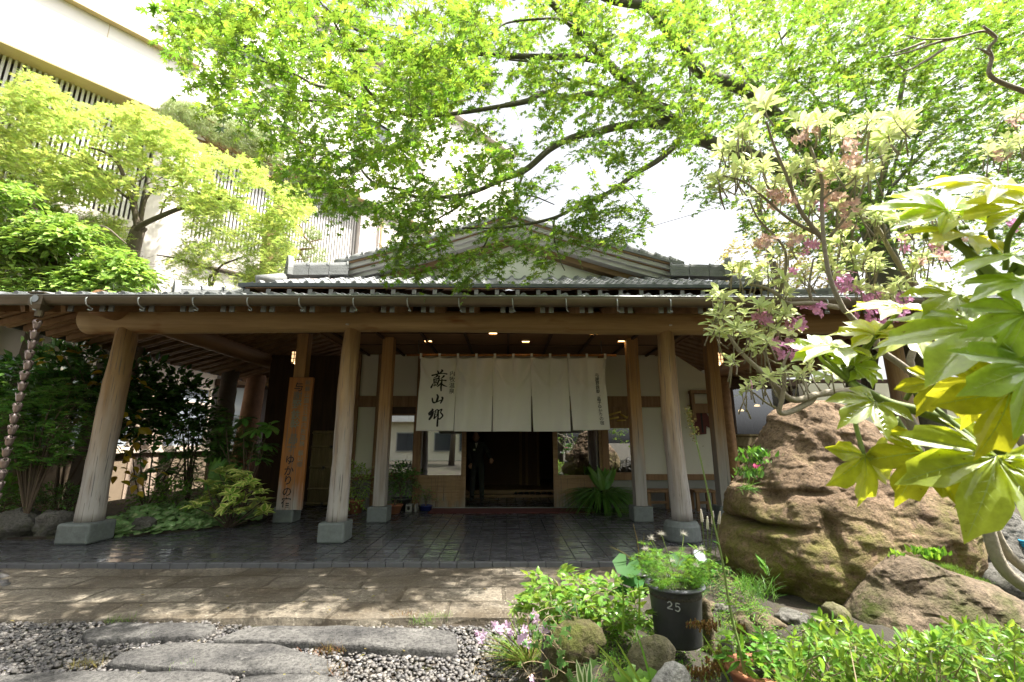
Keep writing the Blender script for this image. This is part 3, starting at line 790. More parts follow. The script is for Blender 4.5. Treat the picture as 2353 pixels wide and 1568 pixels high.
# gutter with hooks
m = MB(); t = np.linspace(0, 1, 40); ang = np.linspace(PI, 2 * PI, 12)
G = np.array([[(-7.5 + 15 * a, EY - .085 + .082 * math.cos(b), EZ + .035 + .11 * math.sin(b)) for b in ang] for a in t])
gt = part(m.grid(G), 'gutter', 'gutter_brown', smooth=True, solid=.006)
m = MB(); m.tube([(-7.5, EY - .17, EZ + .037), (7.5, EY - .17, EZ + .037)], .009, 6); part(m, 'gutter_rim', 'zinc', gt)
part(MB().box(-7.35, 7.35, EY - .012, EY + .006, EZ - .028, EZ + .05), 'eave_board', 'gutter_brown')
for i in range(17):
    x = -6.55 + i * .66 + .01 * (i % 3)
    P = smoothline([(x, EY - .01, EZ + .02), (x, EY - .10, EZ + .02), (x + .004, EY - .185, EZ - .01), (x + .01, EY - .172, EZ - .09), (x + .025, EY - .10, EZ - .125), (x + .04, EY - .13, EZ - .155), (x + .02, EY - .16, EZ - .15)], 4)
    part(MB().tube(P, .0075, 6), 'gutter_hook', 'zinc', gt)
for sg in (-1, 1):
    m = MB(); G = np.array([[(sg * (EX + .085) + .082 * math.cos(b), 5.5 + 9.5 * a, EZ - .005 + .085 * math.sin(b)) for b in ang] for a in t]); part(m.grid(G), 'side_gutter', 'black_iron', smooth=True, solid=.006)
# upper roof: its own eave, tiles and the front gable
UX, UY, UZ, US = 4.45, 7.4, 3.93, .45
m = MB(); slopes(m, -.03, .03, UX, UY, UZ, US, 1.75, 15.0); part(m, 'upper_boards', 'rafter_wood')
m = MB(); tiles(m, UX, UY, UZ + .0, US, 1.75, 15.0, lift=.03); part(m, 'upper_tiles', 'roof_tile')
m = MB(); m.box(-UX - .08, UX + .08, UY - .09, UY - .03, UZ - .025, UZ + .04); m.prism([(-UX - .08, UY - .09), (-UX - .03, UY - .03), (-UX - .03, UY + 1.2), (-UX - .08, UY + 1.2)], 'z', UZ - .025, UZ + .038); m.box(UX + .03, UX + .08, UY - .03, UY + 1.2, UZ - .025, UZ + .038)
part(m, 'upper_gutter', 'copper_green', bevel=.006)
for i in range(26):
    x = -4.4 + i * .352
    o = part(MB().bar((x, UY, UZ - .085), (x, UY + 1.2, UZ - .085 + US * 1.2), .06, .075), 'upper_rafter', 'dark_wood'); part(MB().box(x - .034, x + .034, UY - .02, UY, UZ - .135, UZ - .05), 'rafter_cap', 'cap_grey', o)
part(MB().box(-UX + .3, UX - .3, UY + .75, UY + .8, 3.3, UZ + .2), 'clerestory_boards', 'dark_wood')
GY = 9.0; gx0 = .05
def gable_line(s, off=0.0):                   # s 0 ridge .. 1 foot; slightly hollow
    return 3.45 * s, 5.82 - 1.09 * s + .14 * s * (s - 1) * 1.2 - off
m = MB(); m.prism([(gx0 - 2.9, 4.55), (gx0 + 2.9, 4.55), (gx0, 5.55)], 'y', GY + .02, GY + .12); part(m, 'gable_wall', 'gable_plaster')
for sg in (-1, 1):
    S = np.linspace(0, 1, 13)
    def strip(o0, o1, y0_, y1_):
        m = MB(); a = [gable_line(s, o0) for s in S]; b = [gable_line(s, o1) for s in S]
        V = np.array([[(gx0 + sg * q[0], y, q[1]) for q in (a[i], b[i])] for y in (y0_, y1_) for i in range(13)]).reshape(2, 13, 2, 3)
        ring = np.stack([V[0, :, 0], V[0, :, 1], V[1, :, 1], V[1, :, 0], V[0, :, 0]], 1); return m.grid(ring).add(ring[[0, -1]][:, :4].reshape(-1, 3), [(0, 1, 2, 3), (7, 6, 5, 4)])
    for o0, o1, y0_, nm, mt in ((.0, .03, 8.42, 'barge_board', 'barge_brown'), (.033, .11, 8.47, 'barge_board', 'barge_wood'), (.113, .132, 8.52, 'barge_board', 'barge_brown'), (.135, .215, 8.55, 'barge_board', 'barge_wood'), (.218, .30, 8.62, 'barge_board', 'barge_wood'), (.303, .42, 8.80, 'inner_barge_board', 'barge_brown')):
        part(strip(o0, o1, y0_, 9.0), nm, mt)
    part(strip(-.05, -.005, 8.40, 13), 'gable_roof_boards', 'roof_tile')
    m = MB(); P = [(gx0 + sg * gable_line(s)[0], 8.52, gable_line(s)[1] + .05) for s in np.linspace(0, 1, 13)]; P += [(gx0 + sg * 3.85, 8.46, 4.66), (gx0 + sg * 4.35, 8.25, 4.62)] if False else []
    for a, b in zip(P[:-1], P[1:]): m.tube([np.array(a) + [0, 0, .02], np.array(b) + [0, 0, .0]], [.115, .095], 12); m.tube([np.array(a) + [0, 0, .02], np.array(a) * .9 + np.array(b) * .1 + [0, 0, .02]], .125, 12)
    part(m, 'gable_edge_tiles', 'cap_tile', smooth=True)
    m = MB(); ridge(m, [(gx0 + sg * 3.15, 8.42, 4.50), (gx0 + sg * 4.15, 8.10, 4.36)], .2, .26); o = part(m, 'descending_ridge', 'ridge_tile')
    e = MB(); oni(e, (gx0 + sg * 4.18, 8.05, 4.36), (-sg * .8, .6, 0), .34, .40); part(e, 'ridge_end_tile', 'cap_tile', o)
    m = MB(); m.tube([(gx0 + sg * 4.15, 8.0, 4.30), (gx0 + sg * 4.5, 7.7, 4.16)], [.10, .085], 12); part(m, 'corner_tile', 'cap_tile', o, smooth=True)
m = MB(); m.prism([(gx0 - 3.5, 4.7), (gx0 + 3.5, 4.7), (gx0, 5.8)], 'y', 13, 13.05); part(m, 'rear_gable', 'gable_plaster')
m = MB(); ridge(m, [(gx0, 8.35, 5.82), (gx0, 13, 5.82)], .2, .28); part(m, 'main_ridge', 'ridge_tile')

# ceiling of the porch, front wall, doors and windows
CZ = 3.27
part(MB().box(-3.35, 3.4, 7.05, WALL, CZ, CZ + .05), 'porch_ceiling', 'ceiling_wood')
for i in range(9):
    x = -3.1 + i * .78; part(MB().bar((x, 7.05, CZ - .02), (x, WALL, CZ - .02), .045, .04), 'ceiling_batten', 'dark_wood')
for y in (8.0, 9.0): part(MB().box(-3.35, 3.4, y - .01, y + .01, CZ - .012, CZ), 'ceiling_joint', 'dark_wood')
part(MB().box(-3.35, 3.4, 6.98, 7.05, 3.1, 3.6), 'ceiling_edge', 'ceiling_wood')
for sg in (-1, 1): part(MB().box(sg * 3.38 - .03, sg * 3.38 + .03, 7.05, WALL, CZ - .02, CZ + .35), 'ceiling_side', 'ceiling_wood')
W = WALL
def wx(px): return at(px, 1016, W)[0]
def wz(py): return at(1176, py, W)[2]
zt, zb1, zb0, zs = CZ, wz(911), wz(936), wz(1090)          # wall head, transom top and bottom, sill
x_l, x_r = wx(806), wx(1545)
posts = [wx(812), wx(866), wx(960), wx(1388), wx(1470), wx(1538)]
for x in posts: part(MB().box(x - .06, x + .06, W - .07, W + .09, .0, zt), 'wall_post', 'frame_wood', bevel=.005)
part(MB().box(x_l, posts[2] - .06, W - .055, W + .06, zb0, zb1), 'transom_beam', 'frame_wood', bevel=.004)
part(MB().box(posts[3] + .06, x_r, W - .055, W + .06, zb0, zb1), 'transom_beam', 'frame_wood', bevel=.004)
part(MB().box(posts[2] + .06, posts[3] - .06, W - .055, W + .06, zb0 + .05, zb1), 'door_head', 'frame_wood', bevel=.004)
part(MB().box(posts[0], posts[2], W, W + .05, zb1, zt), 'plaster_wall', 'plaster')
part(MB().box(posts[3], posts[5], W, W + .05, zb1, zt), 'plaster_wall', 'plaster')
part(MB().box(posts[2] + .06, posts[3] - .06, W, W + .05, zb1, zt), 'plaster_wall', 'plaster')
part(MB().box(posts[0], posts[1], W, W + .05, zs, zb0), 'plaster_wall', 'plaster')
part(MB().box(posts[4], posts[5], W, W + .05, zs, zb0), 'plaster_wall', 'plaster')
m = MB(); m.prism([(posts[5] + .06, 0.0), (4.62, 0.0), (4.62, 2.72), (posts[5] + .06, 3.42)], 'y', W, W + .05); part(m, 'side_plaster_wall', 'plaster')
m = MB(); m.box(wx(1590), wx(1650), W - .16, W, wz(905), wz(898)); m.box(wx(1592), wx(1600), W - .12, W, wz(970), wz(905)); m.box(wx(1640), wx(1648), W - .12, W, wz(970), wz(905)); m.box(wx(1592), wx(1648), W - .1, W, wz(950), wz(928))
part(m, 'wall_shelf', 'frame_wood', bevel=.004)
for a, b in ((posts[0], posts[2] - .06), (posts[3] + .06, 4.62)):
    part(MB().box(a, b, W - .06, W + .06, zs - .12, zs), 'sill_beam', 'frame_wood', bevel=.004)
    part(MB().box(a, b, W - .03, W + .05, .0, zs - .12), 'skirting', 'concrete_grey')
def window(x0, x1, z0, z1, nm='window'):
    m = MB(); f_ = .035
    for q in ((x0, x0 + f_, z0, z1), (x1 - f_, x1, z0, z1), (x0 + f_, x1 - f_, z0, z0 + f_), (x0 + f_, x1 - f_, z1 - f_, z1)): m.box(q[0], q[1], W - .03, W + .03, q[2], q[3])
    o = part(m, nm, 'frame_wood'); part(MB().box(x0 + f_, x1 - f_, W - .004, W + .004, z0 + f_, z1 - f_), 'pane', 'glass', o); return o
window(posts[1] + .06, posts[2] - .06, zs, zb0 - .15); part(MB().box(posts[1] + .06, posts[2] - .06, W - .03, W + .04, zb0 - .15, zb0), 'blind_box', 'dark_wood')
window(posts[3] + .06, posts[4] - .06, zs, zb0 - .42); part(MB().box(posts[3] + .06, posts[4] - .06, W - .03, W + .04, zb0 - .42, zb0), 'signboard_back', 'frame_wood')
m = MB()
for i, (a, b, w) in enumerate([((-.30, .02), (.0, .10), .05), ((-.26, -.06), (-.05, -.02), .045), ((-.02, .05), (.14, -.04), .05), ((.12, -.02), (.30, .04), .045), ((-.1, -.1), (.1, -.08), .04)]):
    cx, cz_ = (posts[3] + posts[4]) / 2, zb0 - .20; m.tube([(cx + a[0], W - .04, cz_ + a[1]), (cx + b[0], W - .04, cz_ + b[1])], w / 2, 6)
part(m, 'gilt_carving', 'gold', smooth=True)
def door(px0, px1):
    x0, x1 = wx(px0), wx(px1); st = .10; zg = wz(1092); z1 = zb0 + .05; y = W - .01
    m = MB()
    for q in ((x0, x0 + st, 0.01, z1), (x1 - st, x1, .01, z1), (x0 + st, x1 - st, zg - .07, zg), (x0 + st, x1 - st, .01, .14), (x0 + st, x1 - st, z1 - .1, z1)): m.box(q[0], q[1], y - .03, y + .02, q[2], q[3])
    o = part(m, 'sliding_door', 'door_wood', bevel=.003)
    part(MB().box(x0 + st, x1 - st, y - .012, y + .008, .14, zg - .07), 'door_panel', 'door_wood', o)
    part(MB().box(x0 + st, x1 - st, y - .006, y + .002, zg, z1 - .1), 'pane', 'glass', o)
    part(MB().box(x0 + st, x1 - st, y - .008 - .012, y - .013, .30, .315), 'moulding', 'frame_wood', o)
door(958, 1072); door(1270, 1386)
part(MB().box(posts[2], posts[3], W - .14, W - .06, .0, .022), 'threshold', 'zinc')
# the hall behind the open door
z_in = .16
part(MB().box(-3.3, 3.3, W + .1, 15.5, -.06, -.002), 'hall_floor', 'tile_floor')
part(MB().box(-3.3, 3.3, 12.1, 15.5, 0, z_in), 'hall_step', 'step_wood', bevel=.01)
part(MB().box(-3.3, 3.3, 11.85, 12.1, 0, .07), 'step_board', 'step_wood', bevel=.01)
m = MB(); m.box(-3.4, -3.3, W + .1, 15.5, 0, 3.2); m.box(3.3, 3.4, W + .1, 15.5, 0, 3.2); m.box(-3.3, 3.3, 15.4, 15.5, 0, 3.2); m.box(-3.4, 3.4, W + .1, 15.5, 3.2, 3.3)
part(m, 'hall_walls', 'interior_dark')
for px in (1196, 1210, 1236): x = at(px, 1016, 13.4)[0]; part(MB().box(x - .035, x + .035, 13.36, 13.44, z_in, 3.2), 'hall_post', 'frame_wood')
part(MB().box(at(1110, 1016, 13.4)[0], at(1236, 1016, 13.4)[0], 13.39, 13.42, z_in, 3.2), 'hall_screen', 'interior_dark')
part(MB().box(posts[2] + .4, posts[3] - .4, 9.3, W - .16, .004, .014), 'door_mat', 'mat_red')
for px in (1072, 1272 - 0):
    pass
# left recess: dark boards behind the sign
part(MB().box(-5.7, x_l, 10.9, 11.0, 0, 3.4), 'recess_boards', 'dark_wood')
part(MB().box(x_l - .05, x_l + .02, W, 10.95, 0, 3.3), 'recess_side', 'dark_wood')
part(MB().box(4.62, 4.70, W, 12.6, 0, 3.0), 'recess_side', 'plaster')
# ------------------------------------------------------------------ lettering
def glyphs(txt, size, bold=0.0, res=2):
    cu = bpy.data.curves.new('glyph', 'FONT'); cu.body = txt; cu.size = size; cu.align_x = 'CENTER'; cu.resolution_u = res; cu.offset = bold
    o = bpy.data.objects.new('glyph', cu); COL.objects.link(o)
    dg = bpy.context.evaluated_depsgraph_get(); me = bpy.data.meshes.new_from_object(o.evaluated_get(dg))
    V = np.array([v.co[:2] for v in me.vertices]).reshape(-1, 2); F = [tuple(p.vertices) for p in me.polygons]
    bpy.data.objects.remove(o); bpy.data.curves.remove(cu); bpy.data.meshes.remove(me)
    if len(V): V[:, 1] -= (V[:, 1].max() + V[:, 1].min()) / 2; V[:, 0] -= (V[:, 0].max() + V[:, 0].min()) / 2
    return V, F
def stroke(P, w):
    """a brush stroke: centre line and widths to a ribbon with round ends"""
    k = 6; P = smoothline(P, k); t = np.linspace(0, 1, len(P)); w = np.interp(t, np.linspace(0, 1, len(w)), w) / 2
    T = unit(np.gradient(P, axis=0)); Nn = np.stack([-T[:, 1], T[:, 0]], 1)
    V = np.stack([P + Nn * w[:, None], P - Nn * w[:, None]], 1).reshape(-1, 2); n = len(P)
    F = [(2 * i, 2 * i + 1, 2 * i + 3, 2 * i + 2) for i in range(n - 1)]
    for e, s in ((0, -1), (n - 1, 1)):
        a0 = math.atan2(T[e][1], T[e][0]); b = len(V)
        arc = [P[e] + w[e] * np.array([math.cos(a0 + s0), math.sin(a0 + s0)]) for s0 in (np.linspace(-PI / 2, PI / 2, 6) + (PI if s < 0 else 0))]
        V = np.vstack([V, arc]); F.append(tuple(range(b, b + 6)))
    return V, F
# three large brushed characters, pen paths in a 400 x 1400 field (x right, y down)
BRUSH = [([(225, 180), (240, 215)], [24, 34]), ([(320, 150), (335, 170), (285, 220), (255, 245)], [26, 34, 24, 14]), ([(95, 285), (150, 275), (260, 240), (360, 232), (445, 243)], [30, 26, 20, 18, 24]),
 ([(215, 285), (190, 320), (140, 345)], [30, 20, 10]), ([(205, 300), (265, 300), (240, 350), (225, 375)], [16, 26, 20, 16]), ([(140, 375), (150, 440), (150, 475)], [24, 22, 20]), ([(140, 385), (200, 365), (262, 355), (255, 400), (235, 470)], [22, 18, 22, 24, 22]), ([(150, 425), (240, 412)], [13, 13]), ([(150, 470), (240, 455)], [18, 18]), ([(195, 370), (192, 465)], [14, 14]),
 ([(125, 495), (115, 530), (90, 575)], [18, 26, 34]), ([(160, 505), (160, 535)], [18, 26]), ([(190, 500), (200, 525)], [16, 24]), ([(225, 485), (235, 500)], [18, 24]),
 ([(375, 290), (340, 325), (300, 355)], [34, 24, 8]), ([(275, 400), (350, 392), (430, 400)], [14, 18, 24]), ([(325, 375), (322, 480), (315, 560), (318, 640)], [26, 30, 32, 26]), ([(318, 440), (280, 500), (235, 545)], [20, 24, 20]), ([(330, 470), (370, 515), (460, 545)], [14, 28, 10]),
 ([(230, 740), (250, 790), (228, 880), (235, 900)], [26, 36, 34, 30]), ([(125, 830), (135, 890), (165, 930), (250, 895), (320, 868)], [24, 28, 30, 22, 18]), ([(345, 800), (362, 815), (345, 875), (318, 935)], [32, 34, 34, 24]),
 ([(135, 1080), (145, 1105), (75, 1175), (70, 1190), (130, 1165), (180, 1135)], [22, 36, 34, 34, 26, 16]), ([(150, 1170), (130, 1240), (85, 1320)], [40, 44, 34]), ([(75, 1215), (150, 1200)], [30, 30]),
 ([(215, 1110), (200, 1180), (190, 1300)], [16, 18, 30]), ([(205, 1115), (260, 1092), (265, 1150), (255, 1215)], [16, 20, 20, 18]), ([(205, 1155), (255, 1145)], [12, 12]), ([(205, 1200), (255, 1195)], [12, 12]), ([(195, 1290), (225, 1262), (250, 1230)], [26, 18, 16]),
 ([(280, 1110), (275, 1250), (270, 1380), (270, 1475)], [20, 28, 32, 36]), ([(280, 1115), (355, 1085), (335, 1135), (330, 1160)], [18, 26, 22, 22]), ([(330, 1160), (385, 1225), (370, 1265), (315, 1312), (290, 1300)], [24, 28, 28, 26, 18])]

# ------------------------------------------------------------------ the noren curtain
NY = 8.62
n_top = [at(x, 822, NY)[0] for x in (968, 1049, 1133, 1220, 1305, 1390)]
nz0, nz1 = at(1176, 992, NY)[2], at(1176, 822, NY)[2]
NR = thing('entrance_curtain', ((n_top[0] + n_top[-1]) / 2, NY, nz0), 'off-white cloth curtain of five panels with black brush writing, hung in the entrance', 'curtain')
def fold(x, z):
    """cloth relief: sagging swags below the loops that fade towards the hem"""
    u = (np.asarray(x) - n_top[0]) / (n_top[-1] - n_top[0]) * 10; v = np.clip((nz1 - np.asarray(z)) / (nz1 - nz0), 0, 1)
    a = np.abs(np.sin(u * PI)); 
    w = .045 * a * np.exp(-v * 3.0) + .020 * np.sin(u * 2.3 + v * 3.1) * (0.3 + v) + .011 * np.sin(u * 7.3 + 1 + v * 2.2) * (.8 - .4 * v) + .012 * np.sin((u % 2 - 1) * 5 * (1 - v) + v * 7) * (1 - v)
    diag = np.exp(-((v - .32 * np.abs(np.sin(u * PI / 2)) - .10) / .05) ** 2) * .012
    return NY - 2.0 * w - 2.2 * diag
drift = [(-.045, -.01), (-.01, -.012), (-.004, .0), (.03, .02), (.05, .035)]
panels = []
for i in range(5):
    xa, xb = n_top[i], n_top[i + 1]; nx, nz = 44, 60
    U, Vv = np.meshgrid(np.linspace(0, 1, nx), np.linspace(0, 1, nz), indexing='ij')
    slit = np.clip((Vv - .30) / .7, 0, 1)
    X0 = xa + (xb - xa) * U; sag = .035 * np.sin(PI * ((U * 2) % 1)) * (1 - Vv) ** 2
    Z = nz1 - sag - (nz1 - nz0 - (.02 if i == 4 else .0) - (.01 if i == 0 else 0)) * Vv + (.012 * (i == 4) * U)
    X = X0 + slit * ((1 - U) * (drift[i][0] + .006) + U * (drift[i][1] - .006))
    P = part(MB().grid(np.stack([X, fold(X0, Z), Z], -1)), 'curtain_panel', 'noren_cloth', NR, smooth=True, solid=.003)
    panels.append((P, xa, xb, drift[i]))
def on_cloth(V2, pi):
    """flat lettering (x, z) laid on the cloth, 3 mm in front"""
    P, xa, xb, dr = panels[pi]; x, z = V2[:, 0], V2[:, 1]; v = np.clip((nz1 - z) / (nz1 - nz0), 0, 1); sl_ = np.clip((v - .3) / .7, 0, 1); u = (x - xa) / (xb - xa)
    return np.stack([x + sl_ * ((1 - u) * dr[0] + u * dr[1]), fold(x, z) - .005, z], 1)
big = MB()
sx0, sz0, sk = at(1040 / 1.0625, 992, NY)[0], at(1176, 890 / 1.0625, NY)[2], 0
xk = (at(1120 / 1.0625, 992, NY)[0] - sx0) / 784; zk = (sz0 - at(1176, 1050 / 1.0625, NY)[2]) / 1568
for Pq, w in BRUSH:
    V, F = stroke(np.array(Pq, float), [q * 1.35 for q in w])
    W2 = np.stack([sx0 + V[:, 0] * xk + .012 , sz0 - V[:, 1] * zk], 1); big.add(on_cloth(W2, 0), F)
part(big, 'brush_lettering', 'ink', panels[0][0])
def column_text(txt, x, z_top, step, size, pi, name, dx=0.0, bold=.004, host=None):
    m = MB(); z = z_top
    for i, ch in enumerate(txt):
        if ch == '、': z -= step * .15
        V, F = glyphs(ch, size * (.5 if ch == '、' else 1), bold * size / .1)
        if len(V): m.add(on_cloth(V + np.array([x + dx * i + (.03 if ch == '、' else 0), z + (.01 if ch == '、' else 0)]), pi), F)
        z -= step * (.7 if ch == '、' else 1)
    return part(m, name, 'ink', host)
nzp = lambda py: at(1176, py, NY)[2]; nxp = lambda px: at(px, 992, NY)[0]
column_text('内牧温泉', sx0 + 597 * xk, sz0 - 230 * zk, 140 * zk, .105, 0, 'small_lettering', -.002, .0008, panels[0][0])
column_text('与謝野鉄幹、晶子ゆかりの宿', nxp(1375.5), nzp(863), nzp(863) - nzp(872.0), .082, 4, 'small_lettering', .0035, .0008, panels[4][0])
for i in range(11):
    x = n_top[0] + (n_top[-1] - n_top[0]) * i / 10
    part(MB().box(x - .022, x + .022, NY - .034, NY - .030, nz1 - .03, nz1 + .075), 'loop', 'noren_cloth', NR)
m = MB(); m.tube([(n_top[0] - .28, NY, nz1 + .045), (n_top[-1] + .22, NY, nz1 + .045)], .022, 10); part(m, 'rod', 'sign_wood', NR, smooth=True)
for x in (n_top[0] - .06, n_top[-1] - .06): m = MB(); m.tube([(x, NY, nz1 + .04), (x, NY, CZ)], .008, 6); part(m, 'cord', 'black_iron', NR)

# ------------------------------------------------------------------ the tall sign board on the left square post
SY = 8.45 - .102 - .045
s_tl, s_tr, s_bl, s_br = at(670, 868, SY), at(721, 868, SY), at(632, 1172, SY), at(694, 1172, SY)
bx0, bx1 = (s_tl[0] + s_bl[0]) / 2, (s_tr[0] + s_br[0]) / 2; bz0, bz1 = s_bl[2], s_tl[2]
SG = thing('wooden_sign', ((bx0 + bx1) / 2, SY, bz0), 'tall orange-brown wooden sign board with faded vertical writing on the left square post', 'sign')
part(MB().box(bx0, bx1, SY - .03, SY + .04, bz0, bz1), 'board', 'sign_wood', SG, bevel=.006)
bw, bh = bx1 - bx0, bz1 - bz0
def board_text(items, name, mats):
    groups = {}
    for ch, u, v, size, bold, mt in items:
        V, F = glyphs(ch, size, bold); 
        if len(V): groups.setdefault(mt, MB()).add(np.column_stack([bx0 + u * bw + V[:, 0], np.full(len(V), SY - .0335), bz1 - v * bh + V[:, 1]]), F)
    for mt, m in groups.items(): part(m, name, mt, SG)
main = [('与', .075), ('謝', .145), ('野', .215), ('鉄', .295), ('幹', .365), ('晶', .475), ('子', .54), ('ゆ', .635), ('か', .715), ('り', .785), ('の', .87), ('宿', .945)]
main = [(c, .42 - .04 * (v > .5), v, .175, .002, 'ink' if (v < .1 or v > .6) else 'ink_grey' if c in '晶子謝' else 'ink_faded') for c, v in main]
side = [(c, .80 - .0 * i, .045 + .047 * i, .098, .0008, 'ink_grey' if i < 2 else 'ink_faded') for i, c in enumerate('阿蘇山国立公園内牧温泉')] + [(c, .78, .585 + .042 * i, .10, .0008, 'ink_faded' if i < 2 else 'ink_grey') for i, c in enumerate('蘇山郷')]
board_text(main, 'main_lettering', None); board_text(side, 'side_lettering', None)

# ------------------------------------------------------------------ lamps
def lantern(p, label):
    L = thing('wall_lantern', p, label, 'lantern', 'box lanterns under the porch roof'); x, y, z = p; s = .085
    m = MB()
    for a in (-s, -s / 3, s / 3, s):
        for b in (-s, s): m.box(x + a - .006, x + a + .006, y + b - .006, y + b + .006, z - .11, z + .11); m.box(x + b - .006, x + b + .006, y + a - .006, y + a + .006, z - .11, z + .11)
    for zz in (-.11, -.03, .05, .11): m.box(x - s - .008, x + s + .008, y - s - .008, y - s + .004, z + zz - .006, z + zz + .006); m.box(x - s - .008, x + s + .008, y + s - .004, y + s + .008, z + zz - .006, z + zz + .006); m.box(x - s - .008, x - s + .004, y - s, y + s, z + zz - .006, z + zz + .006); m.box(x + s - .004, x + s + .008, y - s, y + s, z + zz - .006, z + zz + .006)
    m.box(x - .012, x + .012, y - .012, y + .012, z + .11, z + .62); m.box(x - s, x + s, y - s, y + s, z + .105, z + .118)
    part(m, 'lattice', 'dark_wood', L); part(MB().box(x - s + .008, x + s - .008, y - s + .008, y + s - .008, z - .09, z + .1), 'paper_shade', 'lamp_soft', L)
    t = np.linspace(0, PI, 9); part(MB().lathe([(.062 * math.sin(a) + .0005, z - .085 - .062 * math.cos(a) * -1 * -1) for a in t], (x, y, 0), 16), 'bulb', 'lamp_warm', L, smooth=True)
lantern(at(684, 822, 8.6), 'lit box lantern beside the left sign post, under the rafters')
lantern(at(1648, 824, 8.75), 'lit box lantern beside the right square post near the azalea')
for px, py, lb in ((984, 782, 'lit square ceiling lamp over the left end of the curtain'), (1208, 783, 'lit square ceiling lamp over the middle of the curtain'), (1428, 782, 'lit square ceiling lamp next to the right square post'), (1133, 764, 'lit ceiling lamp half hidden by the beam, above the left half of the curtain'), (1366, 764, 'lit ceiling lamp half hidden by the beam, above the right end of the curtain')):
    d = ray(px, py); p = EYE + d * ((CZ - EYE[2]) / d[2]); x, y = p[0], min(p[1], 9.9)
    L = thing('ceiling_lamp', (x, y, CZ), lb, 'ceiling lamp', 'square lamps in the porch ceiling'); s = .085
    m = MB()
    for q in ((-s, -s + .015, -s, s), (s - .015, s, -s, s), (-s, s, -s, -s + .015), (-s, s, s - .015, s)): m.box(x + q[0], x + q[1], y + q[2], y + q[3], CZ - .03, CZ - .002)
    part(m, 'frame', 'frame_wood', L); part(MB().box(x - s + .015, x + s - .015, y - s + .015, y + s - .015, CZ - .012, CZ - .004), 'diffuser', 'lamp_warm', L)

# ------------------------------------------------------------------ rain head and chain
rp = at(95, 700, EY - .09)
RC = thing('rain_chain', (rp[0], EY - .09, 0), 'copper rain chain of tulip cups hanging from a square rain head on the left gutter', 'rain chain')
x, y = rp[0], EY - .09; zt_ = EZ + .07
m = MB(); m.box(x - .10, x + .10, y - .10, y + .10, zt_ - .02, zt_); m.box(x - .085, x + .085, y - .085, y + .085, zt_ - .16, zt_ - .02)
pr = [(x - .085, y - .085), (x + .085, y - .085), (x + .085, y + .085), (x - .085, y + .085)]
V = [(a, b, zt_ - .16) for a, b in pr] + [(x + (a - x) * .5, y + (b - y) * .5, zt_ - .22) for a, b in pr]
m.add(V, [(0, 1, 5, 4), (1, 2, 6, 5), (2, 3, 7, 6), (3, 0, 4, 7)]); m.lathe([(.042, zt_ - .30), (.045, zt_ - .22)], (x, y, 0), 14)
hd = part(m, 'rain_head', 'gutter_brown', RC, bevel=.005)
m = MB(); m.add([(x - .22, y + .06, zt_ + .0), (x - .10, y - .02, zt_ + .035), (x - .10, y - .05, zt_ + .02), (x - .22, y + .03, zt_ - .015)], [(0, 1, 2, 3)]); part(m, 'leaf_guard', 'zinc', hd, solid=.004)
part(MB().tube([(x, y - .087, zt_ - .09), (x, y - .095, zt_ - .09)], .045, 18), 'round_crest', 'zinc', hd)
cup = MB(); nn = 24; pf = [(.010, 0), (.025, .012), (.034, .045), (.037, .075), (.046, .10)]
ang = np.linspace(0, 2 * PI, nn, endpoint=False); G = np.array([[(r_ * math.cos(a), r_ * math.sin(a), z_ + (.016 * math.cos(4 * a) if k_ == 4 else 0)) for a in np.append(ang, ang[0])] for k_, (r_, z_) in enumerate(pf)])
cup.grid(G); cup.tube([(0, 0, .0), (.012, 0, -.02), (0, 0, -.04), (-.012, 0, -.02), (0, 0, 0)], .004, 5, caps=False); cup.tube([(0, -.045, .07), (0, -.03, .115), (0, 0, .13), (0, .03, .115), (0, .045, .07)], .004, 5)
c0 = None
for i in range(24):
    z_ = zt_ - .46 - i * .128
    if z_ < .02: break
    if c0 is None: c0 = cup.build('cup', 'chain_copper', None, smooth=True, solid=.003); c = c0
    else: c = c0.copy(); COL.objects.link(c)
    c.parent = RC; c.matrix_parent_inverse = Matrix(); c.location = (0.004 * math.sin(i * 2), .004 * math.cos(i * 3), z_); c.rotation_euler = (0, 0, i * .6)

# ------------------------------------------------------------------ bamboo screen, benches, hanging robe
def slat_screen(x0, x1, y, z0, z1, label, name='bamboo_screen'):
    S = thing(name, ((x0 + x1) / 2, y, z0), label, 'screen'); m = MB(); n_ = int((x1 - x0) / .036)
    for i in range(n_): xx = x0 + (i + .5) * (x1 - x0) / n_; m.tube([(xx, y, z0), (xx, y, z1)], .0165, 6)
    part(m, 'bamboo_canes', 'bamboo_wood', S, smooth=True)
    for k in (.03, .22, .5, .78, .97):
        zz = z0 + (z1 - z0) * (1 - k); m = MB(); m.tube([(x0, y - .03, zz), (x1, y - .03, zz)], .022, 8); part(m, 'rail', 'bamboo_wood', S, smooth=True)
    for k, u in ((.22, .65), (.5, .45), (.78, .8), (.97, .5)):
        zz = z0 + (z1 - z0) * (1 - k); xx = x0 + (x1 - x0) * u; m = MB()
        for a in range(6): m.tube([(xx, y - .055, zz), (xx + .05 * math.cos(a * 1.05), y - .06, zz + .05 * math.sin(a * 1.05))], [.012, .004], 5)
        part(m, 'rope_knot', 'black_iron', S)
a, b = at(704, 1165, 10.3), at(792, 990, 10.3); slat_screen(a[0], b[0], 10.3, .02, b[2], 'bamboo screen with knotted rails behind the tall wooden sign')
a, b = at(1690, 1080, 12.7), at(1830, 998, 12.7); slat_screen(a[0], b[0] + 1.2, 12.7, .05, b[2], 'bamboo dado below the lobby window at the right')
